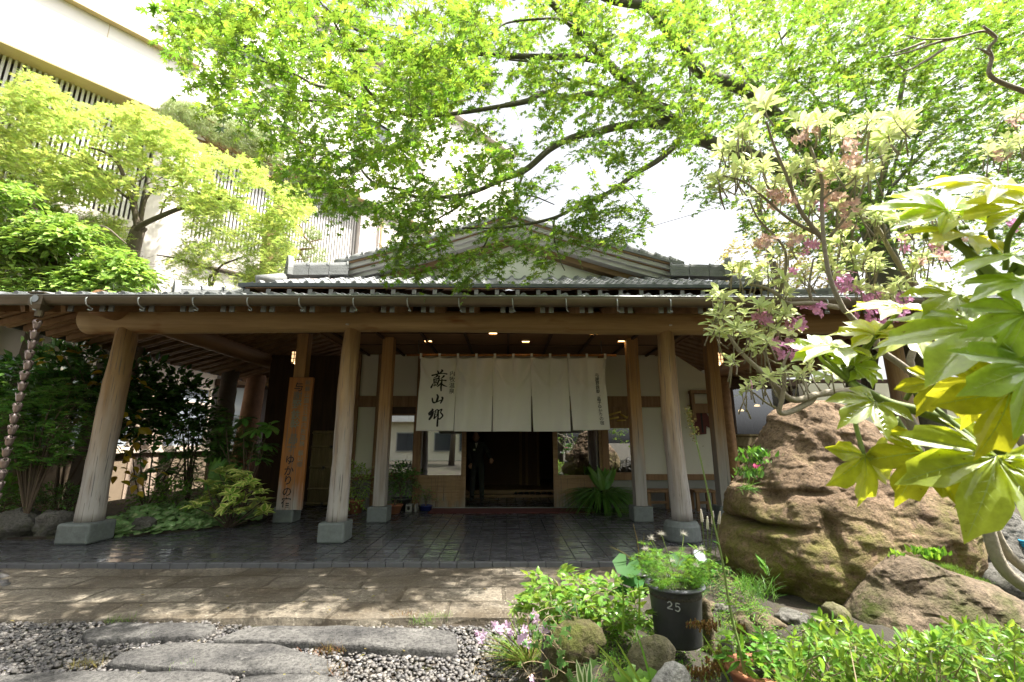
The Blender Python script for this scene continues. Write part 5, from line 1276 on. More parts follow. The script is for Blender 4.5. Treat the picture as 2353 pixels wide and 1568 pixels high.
part(tr, 'trunk', 'bark_mossy', MT2, smooth=True)
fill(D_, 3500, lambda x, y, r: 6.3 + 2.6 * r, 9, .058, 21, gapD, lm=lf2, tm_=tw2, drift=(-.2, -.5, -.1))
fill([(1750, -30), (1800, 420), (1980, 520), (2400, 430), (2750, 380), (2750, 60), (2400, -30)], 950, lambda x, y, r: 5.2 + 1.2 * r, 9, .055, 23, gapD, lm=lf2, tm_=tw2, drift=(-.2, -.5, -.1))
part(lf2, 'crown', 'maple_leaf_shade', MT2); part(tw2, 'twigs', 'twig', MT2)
MT3 = thing('maple_tree', (9, 13.5, 0), 'pale sunlit maple far behind on the right, seen through the gaps', 'tree', 'maples around the entrance')
tr, lf3, tw3 = MB(), MB(), MB(); tr.tube(smoothline([(9, 13.5, -.1), (8.8, 13.4, 3), (8.2, 13, 6), (7.6, 12.6, 9)], 5), np.linspace(.2, .06, 16), 10); tr.tube(smoothline([(8.8, 13.4, 3), (9.8, 13, 6), (11.5, 12.6, 8.5)], 5), np.linspace(.12, .05, 11), 8)
part(tr, 'trunk', 'bark', MT3, smooth=True)
fill([(1600, -20), (1640, 330), (1720, 520), (2060, 640), (2420, 760), (2900, 760), (2900, 150), (2420, -20)], 2300, lambda x, y, r: 11.0 + 3.4 * r, 9, .10, 25, lambda x, y: .4 + .6 * ns(x, y, 60, 9), twl=.55, lm=lf3, tm_=tw3)
part(lf3, 'crown', 'maple_yellow', MT3); part(tw3, 'twigs', 'twig', MT3)
MT4 = thing('maple_tree', (7.8, 15.5, 0), 'bronze-tipped maple beyond the right end of the roof', 'tree', 'maples around the entrance')
tr, lf4, tw4 = MB(), MB(), MB(); tr.tube(smoothline([(8.2, 15.6, -.1), (8.1, 15.5, 2), (7.6, 15.4, 4.2), (7.2, 15.2, 5.6)], 5), np.linspace(.2, .05, 16), 10)
part(tr, 'trunk', 'bark', MT4, smooth=True)
fill([(1648, 640), (1660, 590), (1672, 560), (1700, 540), (1800, 500), (1960, 520), (1960, 720), (1660, 660)], 620, lambda x, y, r: 13.6 + 2.6 * r, 9, .085, 27, lambda x, y: .3 + .7 * ns(x, y, 28, 10), twl=.5, lm=lf4, tm_=tw4, droop=.6)
part(lf4, 'crown', 'maple_bronze', MT4); part(tw4, 'twigs', 'twig', MT4)

# yellow-green maple behind the left roof
MT5 = thing('maple_tree', at(300, 640, 9.6) * [1, 1, 0], 'bright yellow-green maple with a forked trunk behind the left roof', 'tree', 'maples around the entrance')
tr = MB(); q = at(316, 560, 9.6); tr.tube(smoothline([(q[0] - .25, 9.6, 0), (q[0] - .15, 9.6, 3.0), at(308, 560, 9.6), at(326, 520, 9.6)], 6), np.linspace(.2, .115, 19), 14)
limb(tr, [z1(870, 1480), z1(900, 1440), z1(1050, 1370), z1(1160, 1330), z1(1260, 1325), z1(1285, 1290), z1(1400, 1272), z1(1560, 1262)], 9.55, 9.0, .07, .02, 9)
limb(tr, [z1(880, 1470), z1(850, 1300), z1(800, 1160), z1(750, 1040), z1(640, 960), z1(520, 940)], 9.55, 9.0, .07, .02, 9); limb(tr, [z1(890, 1450), z1(910, 1340), z1(935, 1260), z1(1000, 1205), z1(1110, 1190), z1(1240, 1120)], 9.6, 9.8, .055, .015, 8)
limb(tr, [z1(840, 1280), z1(760, 1220), z1(690, 1130), z1(600, 1060), z1(380, 980)], 9.5, 8.6, .035, .012, 7); limb(tr, [z1(870, 1330), z1(860, 1200), z1(830, 1160), z1(900, 1150), z1(960, 1080)], 9.6, 9.9, .03, .012, 7); limb(tr, [z1(935, 1260), z1(920, 1190), z1(1000, 1150), z1(1060, 1120)], 9.6, 9.9, .025, .01, 6)
limb(tr, [z1(1285, 1290), z1(1250, 1200), z1(1150, 1130), z1(1050, 1080)], 9.1, 9.2, .03, .01, 6); limb(tr, [z1(1020, 1380), z1(1060, 1270), z1(1130, 1230)], 9.4, 9.6, .02, .008, 6)
z2 = lambda x, y: (x / 2.6133 / 1.0625, (600 + y / 2.6133) / 1.0625)
limb(tr, [z2(1340, 260), z2(1340, 200), z2(1390, 160), z2(1250, 120), z2(1120, 80), z2(1000, 60)], 9.0, 8.6, .035, .012, 7); limb(tr, [z2(1350, 260), z2(1400, 140), z2(1500, 90), z2(1640, 40)], 9.0, 8.8, .03, .01, 7)
part(tr, 'trunk', 'bark', MT5, smooth=True)
lf5, tw5 = MB(), MB()
E_ = [(-30, 180), (70, 160), (110, 175), (190, 240), (250, 245), (330, 235), (360, 255), (420, 285), (470, 330), (560, 350), (620, 400), (690, 430), (720, 470), (700, 500), (640, 540), (520, 480), (440, 475), (360, 440), (310, 430), (240, 470), (150, 470), (60, 400), (-30, 380)]
gapE = lambda x, y: np.clip((ns(x * .6, y * 2.2, 45, 12) * .8 + .4 * ns(x, y, 24, 13) - .32) * 2.6, .02, 1)
fill(E_, 1500, lambda x, y, r: 8.2 + 2.6 * r, 9, .092, 31, gapE, twl=.42, tmpl=MAPLE, lm=lf5, tm_=tw5, droop=.65, drift=(.35, -.35, .05))
fill([(440, 480), (520, 470), (640, 530), (680, 560), (650, 620), (560, 665), (420, 650), (380, 600), (420, 560)], 600, lambda x, y, r: 8.0 + 1.8 * r, 9, .085, 32, gapE, twl=.4, tmpl=CUTMAPLE, lm=lf5, tm_=tw5, droop=.65, drift=(.2, -.5, -.1))
fill([(-20, 380), (120, 470), (280, 500), (310, 560), (200, 530), (60, 480), (-20, 460)], 300, lambda x, y, r: 8.8 + 1.4 * r, 9, .085, 33, gapE, twl=.4, tmpl=CUTMAPLE, lm=lf5, tm_=tw5, droop=.65)
part(lf5, 'crown', 'maple_yellow', MT5); part(tw5, 'twigs', 'twig', MT5)

# layered broadleaf tree at the left edge
HT = thing('hornbeam_tree', at(90, 720, 8.4) * [1, 1, 0], 'mid-green broadleaf tree in drooping layers above the left gutter', 'tree')
tr = MB(); q = at(100, 640, 8.4); tr.tube(smoothline([(q[0], 8.4, 0), (q[0] + .05, 8.4, 2.5), at(110, 650, 8.4), at(120, 560, 8.4), at(60, 450, 8.3)], 6), np.linspace(.17, .05, 25), 12)
limb(tr, [(112, 640), (160, 560), (230, 520), (290, 560)], 8.4, 7.8, .05, .012, 7); limb(tr, [(110, 650), (60, 600), (0, 580)], 8.4, 7.6, .05, .012, 7); limb(tr, [(118, 600), (170, 640), (260, 650)], 8.4, 7.8, .04, .01, 7); limb(tr, [(270, 670), (280, 640), (300, 640)], 8.2, 8.0, .05, .03, 7)
part(tr, 'trunk', 'bark', HT, smooth=True); lh, th = MB(), MB()
F_ = [(-30, 415), (60, 420), (120, 460), (160, 500), (230, 520), (270, 540), (320, 590), (345, 640), (330, 650), (250, 672), (120, 690), (-30, 690)]
layer = lambda x, y: np.clip(.35 + .65 * np.sin((y + .30 * x) / 21.0) + .5 * (ns(x, y, 45, 14) - .4), .04, 1)
fill(F_, 1500, lambda x, y, r: 7.4 + 1.5 * r, 10, .125, 41, layer, twl=.5, tmpl=OVATE, lm=lh, tm_=th, droop=.55, drift=(.5, -.6, -.1), flat=.22)
fill(F_, 700, lambda x, y, r: 8.8 + .8 * r, 10, .12, 42, None, twl=.5, tmpl=OVATE, lm=lh, tm_=th, droop=.55, drift=(.5, -.6, -.1))
part(lh, 'crown', 'hornbeam_leaf', HT); part(th, 'twigs', 'twig', HT)

# red pine with cloud-like pads
PT = thing('pine_tree', at(625, 640, 12.6) * [1, 1, 0], 'red pine with flaky orange trunk and clipped pads before the louvres', 'tree')
tr = MB(); q = at(625, 640, 12.6)
tr.tube(smoothline([(q[0] - .3, 12.6, 0), (q[0] - .1, 12.6, 3), at(618, 600, 12.6), at(622, 540, 12.6), at(640, 490, 12.6), at(646, 455, 12.6), at(630, 420, 12.6), at(650, 400, 12.6), at(700, 385, 12.6)], 6), np.concatenate([np.linspace(.26, .20, 25), np.linspace(.2, .09, 24)]), 14)
limb(tr, [(620, 410), (560, 380), (500, 340), (450, 320), (410, 300)], 12.6, 11.8, .08, .03, 8); limb(tr, [(680, 392), (620, 388), (560, 345), (520, 300), (470, 270)], 12.6, 11.6, .07, .03, 8); limb(tr, [(680, 392), (760, 420), (830, 440)], 12.6, 12.2, .07, .03, 8); limb(tr, [(690, 388), (720, 350), (640, 300), (560, 265)], 12.6, 11.6, .06, .025, 8)
for i in range(60): 
    a = rng.uniform(420, 640); b = 245 + (a - 400) * .36 + rng.uniform(0, 40); limb(tr, [(a + 20, b + 30), (a + rng.uniform(-8, 20), b + 14), (a + rng.uniform(-14, 14), b - 4)], 12.0, 11.7, .02, .008, 5, 3)
limb(tr, [z2(2000, 150), z2(1900, 185), z2(1850, 110), z2(1820, 90)], 11.8, 11.6, .045, .02, 7); limb(tr, [z2(1890, 190), z2(1840, 110), z2(1930, 85), z2(1990, 70)], 11.7, 11.6, .03, .012, 6); limb(tr, [(700, 600), (690, 575), (720, 570), (700, 545), (690, 520), (672, 500)], 11.8, 11.6, .045, .012, 6); limb(tr, [(700, 560), (730, 552), (745, 550)], 11.7, 11.6, .02, .01, 5)
part(tr, 'trunk', 'bark_pine', PT, smooth=True)
pn = MB()
def pads(poly, n, Y0, Y1, s, seed, dens=None):
    O = crown(poly, n, lambda x, y, r: Y0 + (Y1 - Y0) * r, None, dens, seed); r = np.random.default_rng(seed)
    d = rand_dirs(n, -.1, .9, r) + np.array([0, -.25, .5]); pn.scat(PINETUFT, O, frames(rand_dirs(n, -1, 1, r), unit(d))[:, :, [0, 1, 2]], s * r.uniform(.7, 1.3, n))
pads([(360, 245), (395, 233), (450, 245), (520, 275), (600, 300), (640, 330), (650, 370), (600, 392), (560, 350), (500, 330), (440, 300), (395, 290), (362, 262)], 1500, 11.4, 12.4, .26, 51, lambda x, y: np.clip(1.15 - 1.6 * np.abs(ns(x, y, 30, 2) - .5), 0, 1))
for pl, n_ in (([(676, 490), (700, 478), (720, 492), (712, 508), (684, 505)], 40), ([(690, 535), (720, 525), (745, 540), (735, 555), (700, 552)], 60), ([(648, 560), (700, 555), (748, 575), (755, 610), (710, 620), (690, 600), (650, 585)], 130), ([(900, 455), (930, 447), (940, 466), (910, 470)], 20)): pads(pl, n_, 11.4, 11.9, .20, 52 + n_)
part(pn, 'needles', 'pine_needle', PT)
# the trunk that passes the left eave
tr = MB(); p = at(507, 1090, 11.6); tr.tube(smoothline([(p[0] - .05, 11.6, -.1), at(500, 1080, 11.6), at(515, 960, 11.6), at(528, 870, 11.6), (at(528, 870, 11.6)[0] + .15, 11.6, 4.2), (at(528, 870, 11.6)[0] + .1, 11.8, 6)], 6), np.linspace(.24, .16, 31) * (1 + .06 * np.sin(np.arange(31) * 2.1)), 14)
o = tr.build('tree_trunk', 'bark', smooth=True); tag(o, 'dark rugged tree trunk rising past the left eave before the frosted windows', 'tree trunk')
# hedge and trees behind the viewer, mirrored in the right door glass
for i, (x, y, r_) in enumerate(((3.0, -6.5, 3.4), (7.5, -5.5, 3.8), (12.5, -9, 3.4), (-3.5, -9.5, 3.2))):  # crowns enlarged to block sky light over the forecourt
    T = thing('garden_tree', (x, y, 0), ('leafy garden tree across the yard, mirrored in the right door glass', 'round leafy tree across the yard, mirrored beside the gilt carving', 'leafy tree at the far right of the yard behind the viewer', 'leafy tree before the white house behind the viewer')[i], 'tree', 'trees across the yard')
    tr = MB(); tr.tube([(x, y, -.1), (x + .1, y, 2), (x, y, 5)], [.2, .15, .06], 8); part(tr, 'trunk', 'bark', T, smooth=True)
    lm = MB(); n_ = 900; O = np.array([x, y, 4.6 if i < 3 else 5.5]) + rand_dirs(n_, -.95, 1) * (rng.random((n_, 1)) ** .4) * np.array([r_, r_ * .8, 3.8 if i < 3 else 3.0]); sprays(lm, None, O, rand_dirs(n_, -.4, .5), .6, 8, .17, OVATE, tw=0); part(lm, 'crown', 'hornbeam_leaf', T)
# ------------------------------------------------------------------ garden under the porch on the left
def bush(name, c, rad, n, k, size, tmpl, mat, label, cat, twl=.25, stems=5, seed=0, droop=.4, drift=(0, -.3, .25), zlo=-.3, hgt=None, group=None, twmat='twig', dens=None, **kw):
    T = thing(name, (c[0], c[1], 0), label, cat, group); r = np.random.default_rng(seed + 500); c = np.array(c, float); rad = np.array(rad, float)
    O = c + rand_dirs(n, zlo, 1, r) * (r.random((n, 1)) ** .45) * rad
    lm, tm_ = MB(), MB(); D = (O - c) / rad + np.array(drift) + r.normal(0, .35, (n, 3)); sprays(lm, tm_, O, D, twl, k, size, tmpl, r, droop=droop, **kw)
    base = c * [1, 1, 0] + np.array([0, 0, kw.get('z0', 0)])
    for i in range(stems):
        e = O[r.integers(0, n)]; tm_.tube(smoothline([base + r.normal(0, .05, 3) * [1, 1, 0], base * .5 + e * .5 + r.normal(0, .06, 3), e], 4), np.linspace(.016, .006, 9), 5)
    part(lm, 'foliage', mat, T); part(tm_, 'stems', twmat, T); return T
P = at(170, 930, 8.0); bush('evergreen_shrub', (P[0], 8.0, 1.9), (1.5, .6, 1.0), 400, 8, .14, OVATE, 'camellia_leaf', 'tall dark evergreen shrub behind the left column', 'shrub', .3, 8, 1)
Y_ = MB(); O = crown([(95, 740), (330, 730), (330, 1080), (240, 1100), (110, 960)], 26, lambda x, y, r: 7.3 + .4 * r, None, None, 61); sprays(Y_, None, O, rand_dirs(26, -.8, .1), .2, 4, .15, OVATE, tw=0, droop=.8)
T = thing('loquat_branch', at(210, 1180, 7.5) * [1, 1, 0], 'sparse branches of yellowing leaves hanging before the dark shrub', 'shrub'); part(Y_, 'foliage', 'yellow_leaf', T); m = MB()
for e in O[:9]: m.tube(smoothline([at(225, 1190, 7.6), at(225, 1000, 7.7) * .5 + e * .5, e], 4), np.linspace(.018, .005, 9), 5)
part(m, 'stems', 'twig', T)
P = at(330, 1000, 8.2); bush('evergreen_shrub', (P[0], 8.6, 1.5), (.9, .5, 1.05), 280, 7, .13, OVATE, 'camellia_leaf', 'dark glossy shrub between the left column and the frosted windows', 'shrub', .28, 7, 3)
O_ = crown([(20, 920), (90, 890), (160, 870), (215, 905), (190, 1000), (205, 1040), (100, 1060), (20, 1080), (-20, 1060), (-20, 960)], 420, lambda x, y, r: 6.7 + .7 * r, None, None, 62); lm, tm_ = MB(), MB(); sprays(lm, tm_, O_, rand_dirs(420, -.2, .15) + np.array([.4, -.4, 0]), .25, 8, .062, MAPLE, droop=.3, flat=.15)
T = thing('maple_shrub', at(60, 1200, 7.0) * [1, 1, 0], 'low dark green maple spreading in flat sprays at the left edge', 'shrub'); part(lm, 'foliage', 'maple_dark', T)
for e in O_[:14]: tm_.tube(smoothline([at(60, 1190, 7.1), at(70, 1080, 7.1) * .5 + e * .5, e], 4), np.linspace(.02, .005, 9), 5)
part(tm_, 'stems', 'twig', T)
P = at(-20, 830, 7.5); bush('maple_shrub', (P[0], 7.4, 1.9), (.5, .5, .8), 90, 8, .05, MAPLE, 'maple_dark', 'small maple branch at the far left edge behind the rain chain', 'shrub', .25, 4, 4)
O_ = crown([(380, 960), (450, 900), (520, 950), (590, 980), (600, 1030), (500, 1060), (430, 1150), (370, 1160), (390, 1050)], 520, lambda x, y, r: 8.6 + .8 * r, None, None, 63); lm, tm_ = MB(), MB(); sprays(lm, tm_, O_, rand_dirs(520, -.2, .3) + np.array([.3, -.3, 0]), .28, 8, .070, CUTMAPLE, droop=.4, flat=.2)
T = thing('maple_shrub', at(430, 1180, 8.9) * [1, 1, 0], 'feathery cut-leaved maple before the frosted windows', 'shrub'); part(lm, 'foliage', 'maple_dark', T)
for e in O_[:12]: tm_.tube(smoothline([at(430, 1180, 8.9), at(430, 1060, 8.9) * .5 + e * .5, e], 4), np.linspace(.02, .005, 9), 5)
part(tm_, 'stems', 'twig', T)
def whorls(name, O, base, nl, size, tmpl, mat, label, cat, seed=0, tilt=.55, rst=.012, mat_s='twig', axis=None):
    """shoots ending in rosettes of leaves"""
    r = np.random.default_rng(seed); T = thing(name, (base[0], base[1], base[2] if base[2] > .3 else 0), label, cat); lm, sm = MB(), MB()
    for e in O:
        ax = unit((e - base) * [.5, .5, .3] + np.array([0, 0, .8]) + r.normal(0, .2, 3)) if axis is None else unit(np.array(axis) + r.normal(0, .25, 3)); u = unit(np.cross(ax, [.3, .8, .1])); v = np.cross(ax, u); n = nl + r.integers(-2, 3)
        a = np.linspace(0, 2 * PI, n, endpoint=False) + r.uniform(0, 6) + r.normal(0, .15, n); el = r.uniform(tilt - .35, tilt + .35, n)
        d = (np.cos(a)[:, None] * u + np.sin(a)[:, None] * v) * np.cos(el)[:, None] + ax * np.sin(el)[:, None]; nn = ax - d * (d @ ax)[:, None]
        lm.scat(tmpl, e + d * .01 - ax * r.uniform(0, .04, (n, 1)), frames(d, nn + r.normal(0, .15, (n, 3))), size * r.uniform(.7, 1.15, n))
        sm.tube(smoothline([base + r.normal(0, .03, 3) * [1, 1, 0], (base + e) / 2 + r.normal(0, .04, 3), e - ax * .04, e], 4), np.linspace(rst, rst * .4, 13), 5)
    part(lm, 'foliage', mat, T); part(sm, 'stems', mat_s, T); return T
pt = lambda l, Y: np.array([at(x, y, Y + .12 * ((i * 7) % 5 - 2)) for i, (x, y) in enumerate(l)])
whorls('rhododendron', pt([(590, 985), (612, 1020), (565, 1010), (620, 975), (600, 1050), (520, 980), (530, 1060), (380, 1080), (330, 1085), (500, 1010), (560, 960)], 8.3), at(560, 1170, 8.4), 12, .24, OBLONG, 'rhodo_leaf', 'rhododendron with drooping whorls of long leaves beside the wooden sign', 'shrub', 5, -.2)
AU = pt([(480, 1110), (505, 1085), (535, 1100), (560, 1095), (585, 1120), (600, 1150), (470, 1150), (500, 1140), (530, 1135), (560, 1145), (520, 1165), (580, 1170), (490, 1175), (545, 1175), (605, 1175), (450, 1160), (515, 1120), (545, 1118), (570, 1110), (490, 1130), (600, 1130), (555, 1085), (520, 1080)], 7.7)
whorls('variegated_shrub', AU, at(525, 1215, 7.9), 12, .19, OVATE, 'aucuba_leaf', 'yellow-edged variegated shrub above the round-leaved ground cover', 'shrub', 6, .35)
# leaning spear leaves
sp = MB(); 
for i in range(9): b = at(470 + i * 4, 1130, 8.0); d = unit(np.array([.5 + .12 * i * (-1) ** i, -.1, 1.0])); sp.scat(LANCE, b[None], frames(d[None], np.array([[.3, -1, .3]])), np.array([.55]))
tag(sp.build('spear_plant', 'rhodo_leaf'), 'dark spear-shaped leaves behind the variegated shrub', 'plant')
# round-leaved ground cover
r = np.random.default_rng(71); gx, gy = r.uniform(-6.1, -4.2, 1500), r.uniform(7.1, 8.8, 1500)
poly = [(-5.76, 7.10), (-5.39, 7.22), (-4.99, 7.50), (-4.52, 7.87), (-4.28, 8.57), (-4.9, 8.75), (-5.5, 8.5), (-6.0, 8.1), (-6.05, 7.4)]
k_ = inpoly(gx, gy, poly); gx, gy = gx[k_], gy[k_]; hh = .06 + .24 * np.clip(((gx + 5.76) * -.62 + (gy - 7.1) * .78) / .9, 0, 1) + r.uniform(-.03, .05, len(gx))
d = rand_dirs(len(gx), -.3, .3, r); up = np.array([0, -.55, 1.0]) + r.normal(0, .28, (len(gx), 3)); m = MB().scat(ROUND, np.stack([gx, gy, hh], 1), frames(d, up), r.uniform(.045, .082, len(gx)))
o = m.build('saxifrage_cover', 'saxifrage_leaf', smooth=True); tag(o, 'carpet of round veined leaves along the edge of the tile floor', 'ground cover', None, 'stuff')
bd_ = MB(); bd_.prism([(-9.1, 6.88), (-6.2, 6.98), (-5.74, 7.13), (-5.41, 7.25), (-5.01, 7.52), (-4.56, 7.88), (-4.35, 8.57), (-4.32, 10.75), (-4.6, 14.5), (-9.1, 14.5)], 'z', -.3, .03); struct(bd_.build('garden_bed', 'garden_soil'))
for i, (px, py, Y, s, lb) in enumerate(((28, 1205, 7.15, (.42, .3, .27), 'big rounded dark rock at the left edge of the tile floor'), (125, 1205, 7.25, (.30, .25, .24), 'pointed brown rock left of the log column'), (335, 1185, 7.4, (.15, .12, .1), 'small reddish stone in the ground cover'))):
    p = at(px, py, Y); o = rock_mesh(MB(), [((p[0], Y, .12), s)], .12, 2.0, seed=i + 3).build('rock', 'rock_grey', smooth=True); tag(o, lb, 'rock', 'garden rocks')
P = at(105, 1165, 7.4); bush('low_shrub', (P[0], 7.5, .42), (.75, .35, .22), 230, 8, .035, OVATE, 'rhodo_leaf', 'low small-leaved shrub over the left rocks', 'shrub', .14, 6, 7)
P = at(10, 1120, 7.3); bush('low_shrub', (P[0], 7.3, .6), (.3, .3, .2), 50, 8, .045, MAPLE, 'maple_dark', 'little maple seedling above the dark rock at the left edge', 'shrub', .2, 4, 8)
P = at(390, 1120, 8.2); bush('fern_clump', (P[0], 8.3, .35), (.6, .3, .3), 110, 9, .05, OVATE, 'herb_leaf', 'feathery green clump behind the ground cover', 'plant', .22, 5, 9)
for i in range(1):
    m = MB(); p = at(190, 1150, 8.0); m.tube(smoothline([(p[0], 8.0, 0), (p[0] + .1, 8.0, 1), (p[0] + .35, 8, 2.2), (p[0] + .5, 8, 3.0)], 5), np.linspace(.11, .06, 16), 10); tag(m.build('tree_trunk', 'bark', smooth=True), 'slim dark trunk behind the left log column', 'tree trunk')
# ------------------------------------------------------------------ pots by the front wall
def pot(mb, c, r0, r1, h, th=.012): mb.lathe([(.001, 0), (r0, 0), (r1, h * .88), (r1 + th, h * .88), (r1 + th, h), (r1 - .006, h), (r1 - .012, h * .9), (.001, h * .86)], c, 28)
def potted(px, py, Y, r0, r1, h, matp, leafargs, label, extra=None):
    x = at(px, py, Y)[0]; T = thing('potted_plant', (x, Y, 0), label, 'potted plant', 'potted plants by the front wall'); m = MB(); pot(m, (x, Y, .003), r0, r1, h); part(m, 'pot', matp, T, smooth=True)
    n, k, size, tmpl, mat, rad, hh, seed = leafargs; r = np.random.default_rng(seed); c = np.array([x, Y, h + hh]); O = c + rand_dirs(n, -.8, 1, r) * (r.random((n, 1)) ** .5) * np.array(rad); lm, tm_ = MB(), MB(); sprays(lm, tm_, O, (O - c) + rand_dirs(n, -.3, .5, r) * .2 + np.array([0, 0, .08]), .16, k, size, tmpl, r, droop=.5)
    for i in range(6): tm_.tube(smoothline([(x, Y, h * .8), (c * .4 + O[i] * .6), O[i]], 4), np.linspace(.009, .004, 9), 5)
    part(lm, 'foliage', mat, T); part(tm_, 'stems', 'twig', T)
potted(815, 1165, 9.4, .13, .16, .24, 'terracotta', (130, 7, .05, OVATE, 'hornbeam_leaf', (.22, .2, .45), .28, 81), 'tall trailing leafy plant in a ribbed clay pot behind the middle log column')
potted(906, 1178, 9.35, .10, .15, .16, 'terracotta', (12, 4, .03, OVATE, 'herb_leaf', (.1, .1, .06), .03, 82), 'low orange clay bowl in front, right of the left square post')
potted(921, 1160, 9.72, .13, .19, .24, 'pot_black', (130, 7, .055, OVATE, 'rhodo_leaf', (.27, .22, .32), .32, 83), 'bushy dark green plant in a dark round pot before the left window')
potted(978, 1165, 9.72, .12, .13, .10, 'blue_glaze', (40, 6, .03, OVATE, 'herb_leaf', (.17, .12, .14), .14, 84), 'small sprig plant in a dark blue glazed dish at the left door')
x = at(935, 1175, 9.75)[0]; CB = thing('concrete_block', (x, 9.6, 0), 'hollow grey concrete block beside the clay bowl', 'block'); m = MB(); x0 = x + .02
for q in ((0, .03), (.09, .12), (.18, .21)): m.box(x0 + q[0], x0 + q[1], 9.5, 9.7, .004, .14)
m.box(x0 + .03, x0 + .09, 9.5, 9.7, .004, .034); m.box(x0 + .03, x0 + .09, 9.5, 9.7, .11, .14); part(m, 'block', 'concrete_grey', CB)
px = at(873, 1170, 9.6)[0]; tag(rock_mesh(MB(), [((px - .12, 9.6, .06), (.07, .05, .055))], .1, 2, seed=9, sub=3).build('rock', 'rock_pale', smooth=True), 'small cream stone by the foot of the left square post', 'rock', 'garden rocks')
x = at(1384, 1165, 9.55)[0]; T = thing('potted_plant', (x, 9.55, 0), 'big grassy clump of hanging leaves before the right door', 'potted plant', 'potted plants by the front wall')
m = MB(); pot(m, (x, 9.6, .003), .17, .22, .28); part(m, 'pot', 'pot_black', T, smooth=True)
r = np.random.default_rng(85); n = 620; a = r.uniform(0, 2 * PI, n); O = np.stack([x + .16 * np.cos(a) * r.random(n) ** .5, 9.6 + .14 * np.sin(a) * r.random(n) ** .5, np.full(n, .32)], 1); dd = np.stack([np.cos(a) * .75, np.sin(a) * .75, r.uniform(.15, 1.0, n)], 1)
WEEP = blade([0, .25, .5, .75, 1], [.02, .03, .028, .018, 0], .4, 1.15); m = MB().scat(WEEP, O, frames(dd, np.array([0, 0, 1.0]) + 0 * dd), r.uniform(.3, .62, n)); part(m, 'foliage', 'rhodo_leaf', T)
m = MB(); n = 16; a = r.uniform(0, 2 * PI, n); dd = np.stack([np.cos(a) * .5, np.sin(a) * .35, r.uniform(.7, 1.1, n)], 1); m.scat(LANCE, np.tile([x + .05, 9.62, .35], (n, 1)), frames(dd, np.array([0, -1, .4]) + 0 * dd), r.uniform(.4, .62, n)); part(m, 'spear_leaves', 'rhodo_leaf', T)
m = MB(); a = r.uniform(0, 2 * PI, 160); O = np.stack([x + .36 * np.cos(a) * r.random(160) ** .5, 9.35 + .2 * np.sin(a), np.full(160, .02)], 1); dd = np.stack([np.cos(a), np.sin(a), r.uniform(.3, 1.2, 160)], 1); m.scat(GRASS, O, frames(dd, np.array([0, 0, 1.0]) + 0 * dd), r.uniform(.15, .3, 160)); part(m, 'grass_fringe', 'grass_blade', T)
